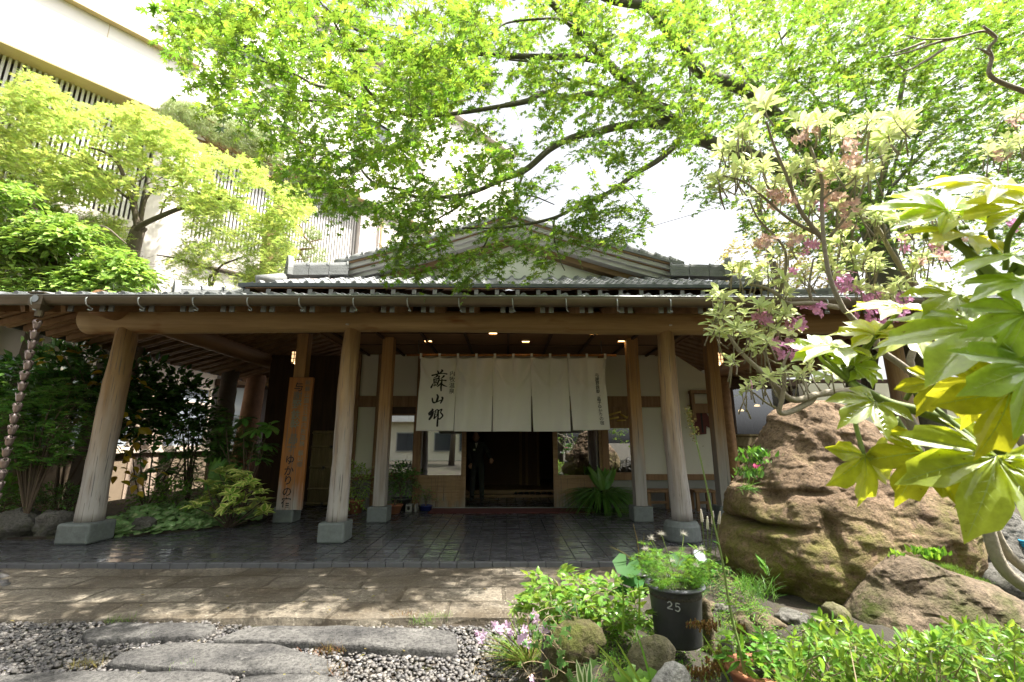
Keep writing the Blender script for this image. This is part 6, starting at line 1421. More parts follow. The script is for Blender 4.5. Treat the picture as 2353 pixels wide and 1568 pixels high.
# ------------------------------------------------------------------ the boulder and its neighbours
def z7(x, y): return ((1700 + x / 2.0475) / 1.0625, (900 + y / 2.0475) / 1.0625)
def boulder(name, outline, Y, depth, mat, label, zfoot=-.1, seed=1, disp=.05, res=(110, 120), hollows=(), front_k=.95, lean=0.0):
    """solid rock from its silhouette: every level is a closed oval between the left and right edge, then weathered"""
    P = np.array([at(*z7(*q), Y) for q in outline]); x, z = P[:, 0], P[:, 2]; z = np.maximum(z, zfoot)
    zs = np.linspace(zfoot + .005, z.max() - .004, res[0]); rows = []
    for h in zs:
        xs = []
        for i in range(len(x)):
            j = (i + 1) % len(x)
            if (z[i] > h) != (z[j] > h): xs.append(x[i] + (x[j] - x[i]) * (h - z[i]) / (z[j] - z[i]))
        if len(xs) < 2: xs = rows[-1][0] if rows else [x.min(), x.max()]
        rows.append(([min(xs), max(xs)], h))
    ang = np.linspace(0, 2 * PI, res[1], endpoint=False); G = np.zeros((len(zs), res[1], 3)); H = zs[-1] - zs[0]
    Wr = np.array([(b[1] - b[0]) / 2 for b, _ in rows]); Cr = np.array([(b[1] + b[0]) / 2 for b, _ in rows]); W0 = 2 * Wr.max()
    kk = max(3, res[0] // 4); ker = np.hanning(2 * kk + 1); ker /= ker.sum(); sm = lambda q: np.convolve(np.pad(q, kk, 'edge'), ker, 'valid')
    Cs = sm(Cr); Ws = np.minimum(sm(Wr), sm(Wr)); Ws = np.where(np.arange(len(Ws)) > .9 * len(Ws), np.minimum(Ws, Wr * 1.1), Ws)
    for i, ((a, b), h) in enumerate(rows):
        w = (b - a) / 2; c = (a + b) / 2; u = (h - zs[0]) / H; dp = depth * (Ws[i] / (W0 / 2)) ** .6 * (1 - .38 * u)
        ca, sa = np.cos(ang), np.sin(ang); k = (np.abs(ca) ** 2.4 + np.abs(sa) ** 2.4) ** (-1 / 2.4)
        mx_ = np.abs(ca) ** 12; G[i, :, 0] = mx_ * (c + w * ca * k) + (1 - mx_) * (Cs[i] + Ws[i] * ca * k); G[i, :, 1] = Y + dp * sa * k * front_k + lean * u; G[i, :, 2] = h
    C = G.mean((0, 1))
    for i in range(G.shape[0]):
        for j in range(G.shape[1]):
            p = Vector(G[i, j]); q = p * 1.7 + Vector((seed * 5.3, 1.1 * seed, 0)); n_ = mnoise.fractal(q, .85, 2.1, 7); cr = mnoise.voronoi(p * 2.3 + Vector((seed, 0, seed)))[0]; e = max(0, .10 - (cr[1] - cr[0])) / .10
            fc = 0.0
            for sc_, wt_ in ((1.5, 1.0), (3.7, .55), (9.0, .22)):
                q2 = p * sc_ + Vector((seed, 2 * seed, 0)); vd, vp = mnoise.voronoi(q2); fc += wt_ * (mnoise.noise_vector(vp[0] * 7.3).dot(q2 - vp[0])) / 1.0
            rdg = mnoise.turbulence(p * 5, 4, True)
            o = np.array([p.x - C[0], (p.y - C[1]) * 1.3, .2 * (p.z - C[2])]); o /= np.linalg.norm(o) + 1e-9
            s_ = disp * 1.0 * n_ + disp * 1.5 * fc - disp * .22 * e + disp * .5 * (rdg - .6)
            edge = abs(math.sin(ang[j])) ; s_ *= (.35 + .65 * edge)
            for (hx, hz, rx, rz, dd) in hollows:
                if p.y < Y: s_ -= dd * math.exp(-((p.x - hx) / rx) ** 2 - ((p.z - hz) / rz) ** 2)
            G[i, j] += o * s_
    G = np.concatenate([G, G[:, :1]], 1); m = MB().grid(G); top = G[-1, :-1]; b = m.n
    m.add(np.vstack([top, top.mean(0) + [0, 0, .01]]), [(k, (k + 1) % len(top), len(top)) for k in range(len(top))])
    o = m.build(name, mat, smooth=True); tag(o, label, 'boulder' if name == 'boulder' else 'rock'); return o
hol = []
for (a, b), (c, d), dd in (((285, 620), (40, 30), .10), ((290, 765), (70, 16), .10), ((455, 780), (20, 70), .09), ((420, 600), (60, 12), .06), ((235, 860), (30, 45), .06), ((345, 1060), (26, 60), .08), ((560, 420), (30, 90), .03), ((900, 900), (120, 40), .05)):
    p = at(*z7(a, b), 4.1); hol.append((p[0], p[2], c / 2.0475 / 1.0625 / 1046 * 4.1, d / 2.0475 / 1.0625 / 1046 * 4.1, dd))
boulder('boulder', [(410, 232), (480, 190), (560, 158), (640, 158), (720, 170), (830, 214), (930, 330), (1050, 470), (1170, 580), (1240, 690), (1280, 860), (1270, 980), (1180, 1010), (1020, 1060), (980, 1180), (920, 1270), (500, 1300), (420, 1262), (360, 1180), (345, 1085), (240, 1060), (182, 1000), (150, 950), (140, 880), (180, 795), (240, 765), (318, 755), (250, 752), (208, 722), (196, 680), (194, 610), (205, 588), (262, 580), (300, 520), (345, 440), (375, 400), (384, 320)], 4.15, .98, 'rock_brown', 'big brown boulder with green moss on its foot, beside the right columns', 0.0, 1, .062, (170, 190), hol, lean=.14)
boulder('rock', [(1245, 720), (1300, 645), (1420, 640), (1520, 690), (1570, 760), (1600, 850), (1580, 950), (1480, 1010), (1400, 1040), (1330, 1080), (1200, 1040), (1150, 930)], 4.3, .5, 'rock_grey', 'grey rock leaning on the right flank of the brown boulder', .1, 4, .06)
boulder('rock', [(990, 935), (1040, 930), (1130, 960), (1260, 1010), (1420, 1060), (1640, 1190), (1700, 1420), (700, 1420), (760, 1230), (800, 1160), (870, 1070), (900, 1000)], 3.35, .45, 'rock_low', 'low sloping brown rock in front of the boulder with a mossy ledge', .0, 6, .05)
boulder('rock', [(1400, 1000), (1640, 950), (1900, 1050), (1900, 1300), (1500, 1250), (1380, 1080)], 3.9, .6, 'rock_grey', 'flat grey rock at the right edge below the hose', .0, 8, .03)
boulder('rock', [(640, 1190), (680, 1170), (740, 1190), (765, 1230), (740, 1270), (650, 1260)], 3.2, .12, 'rock_mossy', 'small mossy stone at the foot of the boulder', .1, 9, .02, (30, 40))
# moss ledge and small plants on the rocks
def tufts(name, pts, n, size, tmpl, mat, label, cat, seed=0, spread=.06, kind=None, lean=(0, 0, 1.0), wid=.8):
    r = np.random.default_rng(seed); pts = np.array(pts); O = np.repeat(pts, n, 0) + r.normal(0, spread, (len(pts) * n, 3)) * [1, 1, .15]; d = rand_dirs(len(O), -.1, .8, r) * wid + np.array(lean); m = MB().scat(tmpl, O, frames(d, rand_dirs(len(O), -1, 1, r)), size * r.uniform(.5, 1.3, len(O))); o = m.build(name, mat); tag(o, label, cat, None, kind); return o
ml = np.array([at(*z7(1080 + 330 * t, 945 + 110 * t + 12 * math.sin(t * 9)), 3.36) for t in np.linspace(0, 1, 40)]); tufts('moss', ml + [0, -.02, .0], 60, .022, NEEDLE, 'herb_leaf', 'cushion of green moss along the ledge of the low rock', 'moss', 3, .03, 'stuff')
tufts('stonecrop', [at(*z7(1195, 950), 3.36), at(*z7(1215, 930), 3.36), at(*z7(1120, 930), 3.36), at(*z7(1010, 945), 3.36)], 26, .05, OVATE, 'herb_leaf', 'small bright succulent sprig on the ledge of the low rock', 'plant', 5, .022)
tufts('azalea_seedling', [at(*z7(300, 420), 4.05), at(*z7(285, 470), 4.05), at(*z7(265, 520), 4.1), at(*z7(310, 440), 4.0), at(*z7(270, 540), 4.0)], 60, .05, OVATE, 'rhodo_leaf', 'little green azalea growing on the left shoulder of the boulder', 'shrub', 6, .055)
tufts('azalea_bloom', [at(*z7(298, 497), 3.92)], 8, .036, PETAL, 'flower_red', 'pink-red blossom on the left shoulder of the boulder', 'flower', 7, .012)
tufts('fern', [at(*z7(240, 590), 3.85), at(*z7(262, 600), 3.82), at(*z7(230, 600), 3.87)], 14, .12, GRASS, 'rhodo_leaf', 'strappy fern hanging from the hollow of the boulder', 'fern', 8, .02, None, (0, -.5, -.2))
tufts('fern', [at(*z7(250 + 14 * i, 1090 + 22 * (i % 4)), 3.3) for i in range(8)], 26, .09, GRASS, 'rhodo_leaf', 'wiry green fern at the left foot of the boulder', 'fern', 9, .04)
tufts('fern', [at(*z7(345, 990), 3.4), at(*z7(352, 1030), 3.4)], 8, .07, LANCE, 'rhodo_leaf', 'small fern in the crack on the boulder front', 'fern', 10, .02)

# ------------------------------------------------------------------ azalea over the boulder: limbs from the right, whorled leaves, pink flowers
def z6(x, y): return ((1700 + x / 1.96) / 1.0625, (200 + y / 1.96) / 1.0625)
AZ = thing('azalea_shrub', (2.9, 2.3, .3), 'tall pale-leaved azalea with pink and withered flowers arching over the boulder', 'shrub')
st, af, afl, afd = MB(), MB(), MB(), MB()
def zr7(x, y): return ((1750 + x / 3.1373) / 1.0625, (700 + y / 3.1373) / 1.0625)
az = [([(2480, 1600), (2460, 1480), (2400, 1380), (2300, 1300), (2240, 1130), (2120, 1010), zr7(1450, 980), zr7(1230, 840), zr7(1080, 800), zr7(800, 820), zr7(600, 870), zr7(480, 790), zr7(350, 660), zr7(230, 550), zr7(150, 460), zr7(90, 370)], 2.3, 2.0, .034, .007),
      ([zr7(740, 840), zr7(700, 890), zr7(560, 960), zr7(480, 960), zr7(500, 860), zr7(520, 700), zr7(510, 600), zr7(560, 500)], 2.15, 2.0, .018, .005),
      ([zr7(490, 950), zr7(380, 890), zr7(290, 820), zr7(240, 790)], 2.1, 2.0, .006, .003), ([zr7(490, 900), zr7(430, 700), zr7(390, 560), zr7(360, 420)], 2.1, 2.05, .006, .003),
      ([(2475, 1600), (2440, 1450), (2390, 1340), (2300, 1250), (2230, 1050), zr7(1880, 860), zr7(1600, 730), zr7(1400, 590), zr7(1240, 470), zr7(1200, 340), zr7(1080, 280), zr7(1000, 200), z6(700, 1080), z6(640, 940), z6(610, 760), z6(600, 560), z6(600, 470), z6(545, 310)], 2.35, 1.85, .026, .006),
      ([z6(610, 760), z6(500, 620), z6(440, 470), z6(370, 300), z6(335, 190)], 2.0, 1.8, .012, .005), ([z6(600, 740), z6(450, 660), z6(330, 560), z6(230, 480), z6(130, 450)], 2.0, 1.9, .009, .004),
      ([z6(680, 1080), z6(560, 1060), z6(440, 1060), z6(390, 1020), z6(330, 985), z6(250, 970)], 2.15, 2.1, .014, .006), ([z6(400, 1010), z6(430, 880), z6(410, 780), z6(300, 660), z6(250, 560)], 2.15, 2.0, .009, .004), ([z6(555, 1060), z6(540, 980), z6(560, 850)], 2.15, 2.1, .009, .004),
      ([zr7(1640, 740), zr7(1480, 560), z6(1140, 1100), z6(1020, 950), z6(930, 810), z6(860, 690), z6(780, 640)], 2.4, 2.3, .020, .008), ([z6(605, 560), z6(660, 520), z6(740, 480), z6(800, 400), z6(900, 350)], 1.9, 1.8, .006, .003), ([z6(640, 740), z6(720, 640), z6(800, 500), z6(820, 300), z6(830, 240)], 2.0, 1.9, .008, .004),
      ([(2480, 1590), (2450, 1350), (2400, 1120), (2300, 960), zr7(1600, 890)], 2.2, 2.3, .03, .018), ([z6(860, 690), z6(900, 600), z6(890, 590)], 2.3, 2.3, .006, .003)]
for pts, a, b, r0, r1 in az: limb(st, pts, a, b, r0, r1, 8, 5)
heads = [(330, 110, 1.8, 1.35), (200, 240, 1.85, .9), (130, 320, 1.9, .9), (280, 270, 1.9, .8), (100, 450, 1.9, 1.0), (180, 440, 1.9, 1.0), (240, 400, 1.9, .9), (320, 400, 1.9, 1.0), (380, 470, 1.9, .9), (300, 520, 1.95, .9), (450, 430, 1.9, .9), (530, 400, 1.85, .9), (530, 210, 1.8, 1.0), (580, 180, 1.8, .9), (590, 450, 1.9, .9), (650, 420, 1.85, .9), (700, 250, 1.8, .9), (760, 200, 1.85, .8), (840, 180, 1.85, .9), (940, 170, 1.85, 1.1), (920, 250, 1.85, 1.2), (1000, 220, 1.9, 1.0), (880, 330, 1.85, .9), (760, 440, 1.85, 1.0), (820, 430, 1.85, .9), (520, 560, 1.95, .9), (680, 590, 1.95, .8), (760, 620, 2.0, .8), (880, 610, 2.1, 1.0), (960, 650, 2.1, 1.0), (860, 650, 2.1, .9), (1020, 640, 2.1, .9), (1080, 740, 2.2, .9), (980, 740, 2.2, .8),
         (200, 910, 2.1, .9), (280, 930, 2.1, .9), (340, 900, 2.1, .8), (420, 940, 2.1, .9), (500, 900, 2.1, .8), (400, 820, 2.05, .8), (130, 1030, 2.0, .9), (180, 1080, 2.0, .9), (120, 1110, 2.0, .9), (110, 1180, 2.0, 1.0), (190, 1170, 2.0, .9), (260, 1200, 2.0, .9), (330, 1230, 2.0, .8), (170, 1320, 2.0, .7), (270, 1270, 2.05, .8), (240, 1160, 2.05, .8), (300, 1060, 2.1, .9), (360, 1080, 2.1, .8), (440, 1010, 2.1, .8), (500, 1390, 2.0, .8), (540, 1380, 2.0, .7), (650, 1380, 2.0, .9), (250, 1450, 2.0, .7), (300, 1430, 2.0, .7), (350, 1400, 2.0, .8), (410, 1380, 2.0, .7), (430, 1100, 2.1, .9), (470, 1180, 2.1, .8), (380, 1180, 2.1, .8),
         (600, 880, 2.2, .9), (660, 900, 2.2, .9), (720, 780, 2.2, .9), (760, 860, 2.2, .9), (820, 830, 2.2, .9), (880, 880, 2.2, .9), (780, 980, 2.2, .9), (860, 990, 2.2, .9), (960, 960, 2.2, .9), (1040, 880, 2.25, .9), (1100, 830, 2.25, .9), (1160, 780, 2.3, .9), (1080, 660, 2.3, .8), (560, 700, 2.1, .8), (480, 720, 2.1, .8), (700, 700, 2.1, .8), (640, 820, 2.2, .8), (940, 1010, 2.2, .8), (1200, 700, 2.3, .8), (1120, 590, 2.3, .8), (1240, 640, 2.3, .8), (1060, 540, 2.3, .8), (1320, 560, 2.3, .8), (1400, 340, 2.2, .9), (1480, 320, 2.2, .9), (1540, 280, 2.2, .9), (1500, 560, 2.3, .8), (1540, 130, 2.2, .8)]
rr = np.random.default_rng(91)
for (x, y, Y, s) in heads:
    for dup in range(4):
        p = at(*z6(x + (rr.normal(0, 26) if dup else 0), y + (rr.normal(0, 22) if dup else 0)), Y + (rr.uniform(.05, .35) if dup else 0)); ax = unit(np.array([rr.normal(-.1, .3), rr.normal(-.35, .3), 1.0])); u = unit(np.cross(ax, [.3, .8, .1])); v = np.cross(ax, u); n = rr.integers(7, 11) if s > .85 else rr.integers(5, 8)
        a = np.linspace(0, 2 * PI, n, endpoint=False) + rr.uniform(0, 6) + rr.normal(0, .2, n); el = rr.uniform(-.2, 1.1, n); d = (np.cos(a)[:, None] * u + np.sin(a)[:, None] * v) * np.cos(el)[:, None] + ax * np.sin(el)[:, None]; nn = ax - d * (d @ ax)[:, None]
        af.scat(OBLONG, p - ax * rr.uniform(0, .025, (n, 1)), frames(d, nn + rr.normal(0, .2, (n, 3))), .074 * s * rr.uniform(.65, 1.15, n)); st.tube([p - ax * .12 + rr.normal(0, .015, 3), p - ax * .05, p], [.004, .003, .002], 5)
def flower(mb, p, s, n=5, close=.35):
    ax = unit(np.array([rr.normal(0, .5), -.8 + rr.normal(0, .4), rr.normal(.2, .5)])); u = unit(np.cross(ax, [.3, .8, .1])); v = np.cross(ax, u); a = np.linspace(0, 2 * PI, n, endpoint=False) + rr.uniform(0, 6); d = np.cos(a)[:, None] * u + np.sin(a)[:, None] * v + ax * close; mb.scat(PETAL, np.tile(p, (n, 1)), frames(d, np.tile(ax, (n, 1)) + rr.normal(0, .15, (n, 3))), s * rr.uniform(.8, 1.15, n))
def fl_cluster(mb, x, y, Y, n, w, s=.025, close=.45):
    for _ in range(int(n * 1.1)): flower(mb, at(*z6(x + rr.normal(0, w), y + rr.normal(0, w * .8)), Y + rr.uniform(-.08, .12)), s, 5, close)
for x, y, Y, n, w in ((700, 955, 2.2, 16, 32), (860, 1060, 2.25, 22, 55), (920, 1110, 2.25, 18, 40), (820, 1120, 2.25, 14, 40), (280, 1120, 2.15, 2, 8), (330, 1140, 2.15, 8, 22), (430, 1280, 2.15, 14, 30), (480, 1160, 2.2, 10, 24), (400, 1270, 2.15, 6, 20), (990, 1060, 2.3, 10, 30), (560, 1090, 2.2, 8, 24), (540, 790, 2.1, 8, 24), (610, 600, 2.0, 6, 26), (270, 1450, 2.05, 1, 3), (1490, 600, 2.3, 12, 22), (1520, 680, 2.3, 8, 18), (1010, 760, 2.3, 8, 30), (460, 915, 2.15, 3, 10), (1140, 800, 2.35, 8, 26)): fl_cluster(afl, x, y, Y, n, w)
for x, y, Y, n, w in ((540, 250, 1.82, 8, 18), (480, 285, 1.82, 4, 14), (720, 290, 1.83, 9, 24), (750, 385, 1.88, 16, 26), (640, 560, 1.98, 20, 40), (700, 600, 1.98, 16, 34), (400, 545, 1.95, 14, 28), (350, 540, 1.95, 5, 14), (470, 760, 2.05, 8, 22), (330, 770, 2.05, 12, 22), (700, 690, 2.05, 8, 20), (600, 440, 1.9, 6, 14), (1180, 840, 2.25, 8, 20), (1060, 880, 2.25, 5, 14), (1540, 190, 2.2, 6, 16), (1450, 360, 2.25, 6, 18), (1240, 750, 2.3, 6, 20)): fl_cluster(afd, x, y, Y, n, w, .026, .9)
part(st, 'stems', 'bark_pale', AZ, smooth=True); part(af, 'foliage', 'azalea_leaf', AZ); part(afl, 'blossoms', 'azalea_flower', AZ); part(afd, 'withered_blossoms', 'azalea_faded', AZ)
# bare pale branch at the upper right
BR = MB(); limb(BR, [(2420, 230), z5(2200, 610), z5(2010, 520), z5(2020, 400), z5(2000, 330), z5(2050, 260), z5(1960, 180)], 1.5, 1.4, .011, .004, 8)
for q in ([z5(2045, 255), z5(1960, 215), z5(1760, 260), z5(1560, 270), z5(1440, 245)], [z5(1760, 262), z5(1620, 300), z5(1440, 360), z5(1240, 400)], [z5(1560, 290), z5(1450, 330), z5(1330, 370)], [z5(1700, 330), z5(1560, 420), z5(1440, 480), z5(1380, 440)], [z5(2000, 370), z5(1950, 340), z5(1910, 330)]): limb(BR, q, 1.42, 1.4, .006, .002, 6)
q_ = at(2420, 230, 1.5); BR.tube(smoothline([(q_[0] + .5, 1.9, -.1), (q_[0] + .45, 1.8, 1.0), (q_[0] + .2, 1.6, 1.8), q_], 6), np.linspace(.03, .011, 19), 8)
tag(BR.build('bare_sapling', 'bark_pale', smooth=True), 'bare pale crooked sapling reaching in at the upper right edge before the maple', 'sapling')

# ------------------------------------------------------------------ the large-leaved fatsia close to the viewer
def fatsia_leaf(lobes, lens, nd=16, nr=9, depth=.60):
    """palmate leaf: rings of a deeply lobed outline, folded along each vein and drooping"""
    A = []
    for i, (a, l) in enumerate(zip(lobes, lens)):
        nxt = lobes[i + 1] if i + 1 < len(lobes) else None
        w = 21.3 if len(lobes) > 6 else 26.5
        A += [(a - w * .98, l * depth * .95), (a - w * .80, l * (depth + .10)), (a - w * .58, l * (depth + .22)), (a - w * .26, l * .86), (a, l * 1.04), (a + w * .26, l * .86), (a + w * .58, l * (depth + .22)), (a + w * .80, l * (depth + .10)), (a + w * .98, l * depth * .95)]
    th, rad = np.array([q[0] for q in A]), np.array([q[1] for q in A]); rad = rad * (1 + .035 * np.sin(np.arange(len(rad)) * 2.6))
    near = np.min(np.abs(th[:, None] - np.array(lobes)[None]), 1); V = []
    for k in range(nr + 1):
        q = k / nr; r_ = rad * q; tt = th * (1 if q > .3 else .6 + 1.33 * q * 1.0); x, y = r_ * np.sin(np.radians(tt)), r_ * np.cos(np.radians(tt)); z = .10 * q * np.clip(near / 17, 0, 1) - .22 * (r_ ** 2) + .02 * np.sin(th * .25 + q * 5); V.append(np.stack([x, y, z], 1))
    V = np.array(V); n = len(th); F = []
    for k in range(nr):
        for i in range(n - 1): F.append((k * n + i, (k + 1) * n + i, (k + 1) * n + i + 1, k * n + i + 1))
    VV, VF = [], []
    for a, l in zip(lobes, lens):
        s_, c_ = math.sin(R(a)), math.cos(R(a)); b = len(VV)
        for q in np.linspace(0.02, .93, 6):
            w = .010 * (1.15 - q); zz = .006 - .22 * (l * q) ** 2 + .02 * math.sin(a * .25 + q * 5); VV += [(l * q * s_ - w * c_, l * q * c_ + w * s_, zz), (l * q * s_ + w * c_, l * q * c_ - w * s_, zz)]
        VF += [(b + 2 * i, b + 2 * i + 1, b + 2 * i + 3, b + 2 * i + 2) for i in range(5)]
        for q in (.34, .46, .58, .70, .80):
            for sg in (-1, 1):
                b = len(VV); L_ = .20 * (1.05 - q)
                for e in (0, .5, 1):
                    u_, v_ = l * q + L_ * e * .75, sg * L_ * e * .72; x_, y_ = u_ * s_ + v_ * c_, u_ * c_ - v_ * s_; r2 = x_ * x_ + y_ * y_; zz = .009 - .22 * r2 + .10 * min(1, math.degrees(abs(math.atan2(v_, u_))) / 17) * (r2 ** .5) * .9 + .02 * math.sin(a * .25 + q * 5); w = .0035 * (1.2 - e)
                    VV += [(x_ - w * s_, y_ - w * c_, zz), (x_ + w * s_, y_ + w * c_, zz)]
                VF += [(b, b + 1, b + 3, b + 2), (b + 2, b + 3, b + 5, b + 4)]
    return (V.reshape(-1, 3), [np.array(F)]), (np.array(VV), [np.array(VF)])
FL8 = fatsia_leaf([-126, -84, -42, 0, 42, 84, 126], [.62, .84, .97, 1.03, .97, .84, .62])
FL5 = fatsia_leaf([-104, -52, 0, 52, 104], [.72, .9, 1, .9, .72])
FT = thing('fatsia_shrub', (1.35, 1.0, .2), 'large glossy palmate-leaved fatsia close to the viewer at the right edge', 'shrub')
fo, fv, fs, fy = MB(), MB(), MB(), MB()
def fleaf(cx, cy, Y, tipx, tipy, size, facing, t=FL8, dY=0.0, mb=None, stem=None):
    size *= .78
    """leaf with its centre at one spot and its middle lobe pointing to another; facing = normal"""
    p = at(cx, cy, Y); q = at(tipx, tipy, Y + dY); d = q - p; Rm = frames(d[None], np.array([facing], float)); (mb or fo).scat(t[0], p[None], Rm, np.array([size])); fv.scat(t[1], p[None] + Rm[:, :, 2] * .001, Rm, np.array([size]))
    if stem: s0 = at(*stem[:2], stem[2]); fs.tube(smoothline([s0, (s0 + p) / 2 + np.array([0, .01, .01]), p + np.array([0, 0, -.002])], 5), [.005] * 10 + [.0035], 7)
HUB = (1955, 880, 1.06)
fleaf(2288, 1050, .88, 2255, 1180, .225, (-.1, -.75, .66), FL8, -.04, None, (2100, 900, .98))
fleaf(2010, 925, .98, 1880, 990, .125, (-.2, -.65, .7), FL5, -.02, None, HUB)
fleaf(2275, 760, .80, 2110, 860, .225, (-.15, -.62, .75), FL8, -.05, None, (2330, 830, .86))
fleaf(1985, 1045, .99, 2000, 1190, .145, (.1, -.85, .4), FL5, .02, fy, (1965, 920, 1.04)); fleaf(2120, 1040, .95, 2060, 1180, .15, (-.2, -.8, .4), FL5, .0, fy, (2060, 960, 1.0)); fleaf(2215, 1050, .93, 2290, 1190, .15, (.2, -.8, .3), FL5, .03, fy)
fleaf(1895, 815, 1.10, 1870, 735, .135, (-.1, -.55, .8), FL5, .08, None, HUB); fleaf(1930, 800, 1.06, 1830, 812, .125, (-.1, -.4, .9), FL5, -.02, None, HUB); fleaf(1960, 840, 1.04, 2010, 790, .08, (.1, -.7, .7), FL5, .0, None, HUB); fleaf(1990, 850, 1.05, 1950, 870, .07, (.0, -.8, .6), FL5, -.02, None, HUB)
fleaf(2010, 770, 1.02, 1960, 735, .12, (-.2, -.3, .9), FL5, .05, fy, HUB); fleaf(2070, 710, 1.0, 2000, 690, .14, (-.1, -.25, .95), FL5, .06, fy, HUB); fleaf(2100, 770, .98, 2020, 800, .12, (-.2, -.5, .85), FL5, .0, fy, HUB)
fleaf(2180, 490, .85, 2070, 430, .17, (-.2, -.35, .9), FL8, .06, None, (2260, 640, .86)); fleaf(2290, 430, .78, 2190, 400, .16, (-.1, -.15, .95), FL8, .06, fy, (2290, 600, .84)); fleaf(2230, 545, .84, 2120, 520, .14, (-.3, -.45, .85), FL8, .02, fy, (2280, 640, .86)); fleaf(2360, 480, .74, 2330, 400, .15, (0, -.2, .95), FL8, .05, fy, (2310, 620, .84)); fleaf(2340, 590, .76, 2250, 600, .13, (-.2, -.4, .9), FL5, .0, None, (2330, 700, .84))
fleaf(2200, 680, .88, 2130, 720, .13, (-.1, -.75, .6), FL5, -.02, None, (2290, 700, .86)); fleaf(2360, 650, .74, 2280, 660, .12, (0, -.6, .8), FL8, .0, None); fleaf(2320, 900, .78, 2290, 1000, .16, (.1, -.8, .5), FL5, .0, fy, (2330, 830, .86)); fleaf(2380, 840, .72, 2370, 960, .16, (0, -.85, .5), FL8, -.02, None); fleaf(2260, 870, .86, 2230, 980, .13, (-.1, -.85, .4), FL5, .02, fy, (2330, 830, .88)); fleaf(2150, 880, .95, 2110, 960, .1, (-.1, -.8, .5), FL5, .0, fy, (2080, 920, 1.0)); fleaf(2360, 720, .72, 2330, 790, .12, (0, -.7, .7), FL8, .0, None)
limb(fs, [(2420, 1120), (2250, 1000), (2130, 950), (2040, 925), (1955, 880)], .95, 1.06, .015, .009, 9); limb(fs, [(2440, 900), (2345, 800), (2330, 680), (2270, 620), (2200, 560), (2130, 520)], .80, .88, .016, .006, 9); limb(fs, [(2420, 860), (2340, 830), (2340, 700), (2360, 600)], .82, .78, .020, .014, 9); limb(fs, [(1955, 880), (1890, 830), (1880, 800)], 1.06, 1.09, .006, .004, 7)
for i in range(14): p = at(2080 + 14 * i + rng.normal(0, 6), 535 + rng.normal(0, 14), .9); fs.tube([p, p + [0, 0, .01]], [.005, .004], 6)
part(fo, 'leaf', 'fatsia_leaf', FT, smooth=True); part(fy, 'yellow_leaf', 'fatsia_old', FT, smooth=True); part(fv, 'vein', 'fatsia_vein', FT); part(fs, 'stem', 'twig_green', FT, smooth=True)
# clipped hedge at the lower right
HG = thing('hedge_shrub', (2.2, 2.2, .1), 'clipped bright-leaved shrub filling the lower right corner', 'shrub')
lm, sm = MB(), MB(); r = np.random.default_rng(95); n = 620
O = crown([(1800, 1500), (1830, 1440), (1900, 1408), (1960, 1440), (2050, 1470), (2150, 1440), (2240, 1420), (2300, 1440), (2420, 1450), (2440, 1640), (1800, 1640)], n, lambda x, y, q: 1.75 + .75 * q, None, None, 96)
d = rand_dirs(n, .1, 1, r) + np.array([-.1, -.25, .4])
for i in range(n):
    ax = unit(d[i]); u = unit(np.cross(ax, [.3, .8, .1])); v = np.cross(ax, u); k = r.integers(6, 10); a = np.arange(k) * 2.4 + r.uniform(0, 6); el = np.linspace(.1, 1.1, k); q = (np.cos(a)[:, None] * u + np.sin(a)[:, None] * v) * np.cos(el)[:, None] + ax * np.sin(el)[:, None]; lm.scat(OBLONG, O[i] + ax * np.linspace(-.04, 0, k)[:, None], frames(q, ax - q * (q @ ax)[:, None]), .042 * r.uniform(.7, 1.2, k))
thin_tubes(sm, np.stack([O - unit(d) * .14, O - unit(d) * .07, O], 1), .0025)
part(lm, 'foliage', 'hedge_leaf', HG); part(sm, 'stems', 'dry_stem', HG)
p = at(2360, 1258, 3.9); m = MB()
for k in range(4): t = np.linspace(0, 2 * PI, 40); m.tube(np.stack([p[0] + .22 + .2 * np.cos(t), p[1] + .22 * np.sin(t), p[2] - .02 + .018 * k + 0 * t], 1), .011, 8, caps=False)
tag(m.build('garden_hose', 'hose_blue', smooth=True), 'coiled blue garden hose at the right edge behind the rocks', 'hose')
# ------------------------------------------------------------------ the planting bed in the foreground
def bedz(x, y): return float(soil_h(np.array([x]), np.array([y]))[0])
def onbed(px, py, it=30):
    """the point of the bed's surface seen there"""
    z = .1
    for _ in range(it): p = gnd(px, py, z); z = .6 * z + .4 * bedz(p[0], p[1])
    return gnd(px, py, z)
def az(px, py): return ((1000 + px / 2.6144) / 1.0625, (1250 + py / 2.6144) / 1.0625)       # enlarged view of the bed
# black pot marked 25
pr0 = at(1550, 1345, 2.72); PB = thing('plant_pot', (pr0[0], 2.72, pr0[2] - .33), 'black plastic pot marked 25 with silky seed heads above feathery leaves', 'potted plant')
c = np.array([pr0[0], 2.72, pr0[2] - .275]); h = .28; r1 = 62 / 1046 * (2.72 * .976 + (pr0[2] - 1.35) * .216)
m = MB().lathe([(.001, 0), (r1 * .80, 0), (r1 * .82, .01), (r1 * .93, h - .03), (r1 * .95, h - .012)], c, 40); pm = part(m, 'pot', 'pot_black', PB, smooth=True)
t = np.linspace(0, 2 * PI, 14); part(MB().lathe([(r1 * .985 + .014 * math.cos(a), h + .010 * math.sin(a)) for a in t], c, 40), 'rim', 'pot_rim', pm, smooth=True)
m = MB().lathe([(.001, h - .012), (r1 * .5, h - .010), (r1 * .93, h - .03), (r1 * .93, h - .05)], c, 30); part(m, 'soil', 'soil', PB, smooth=True)
m = MB(); V, F = glyphs('25', .05, .0)
V2, F2 = [], []
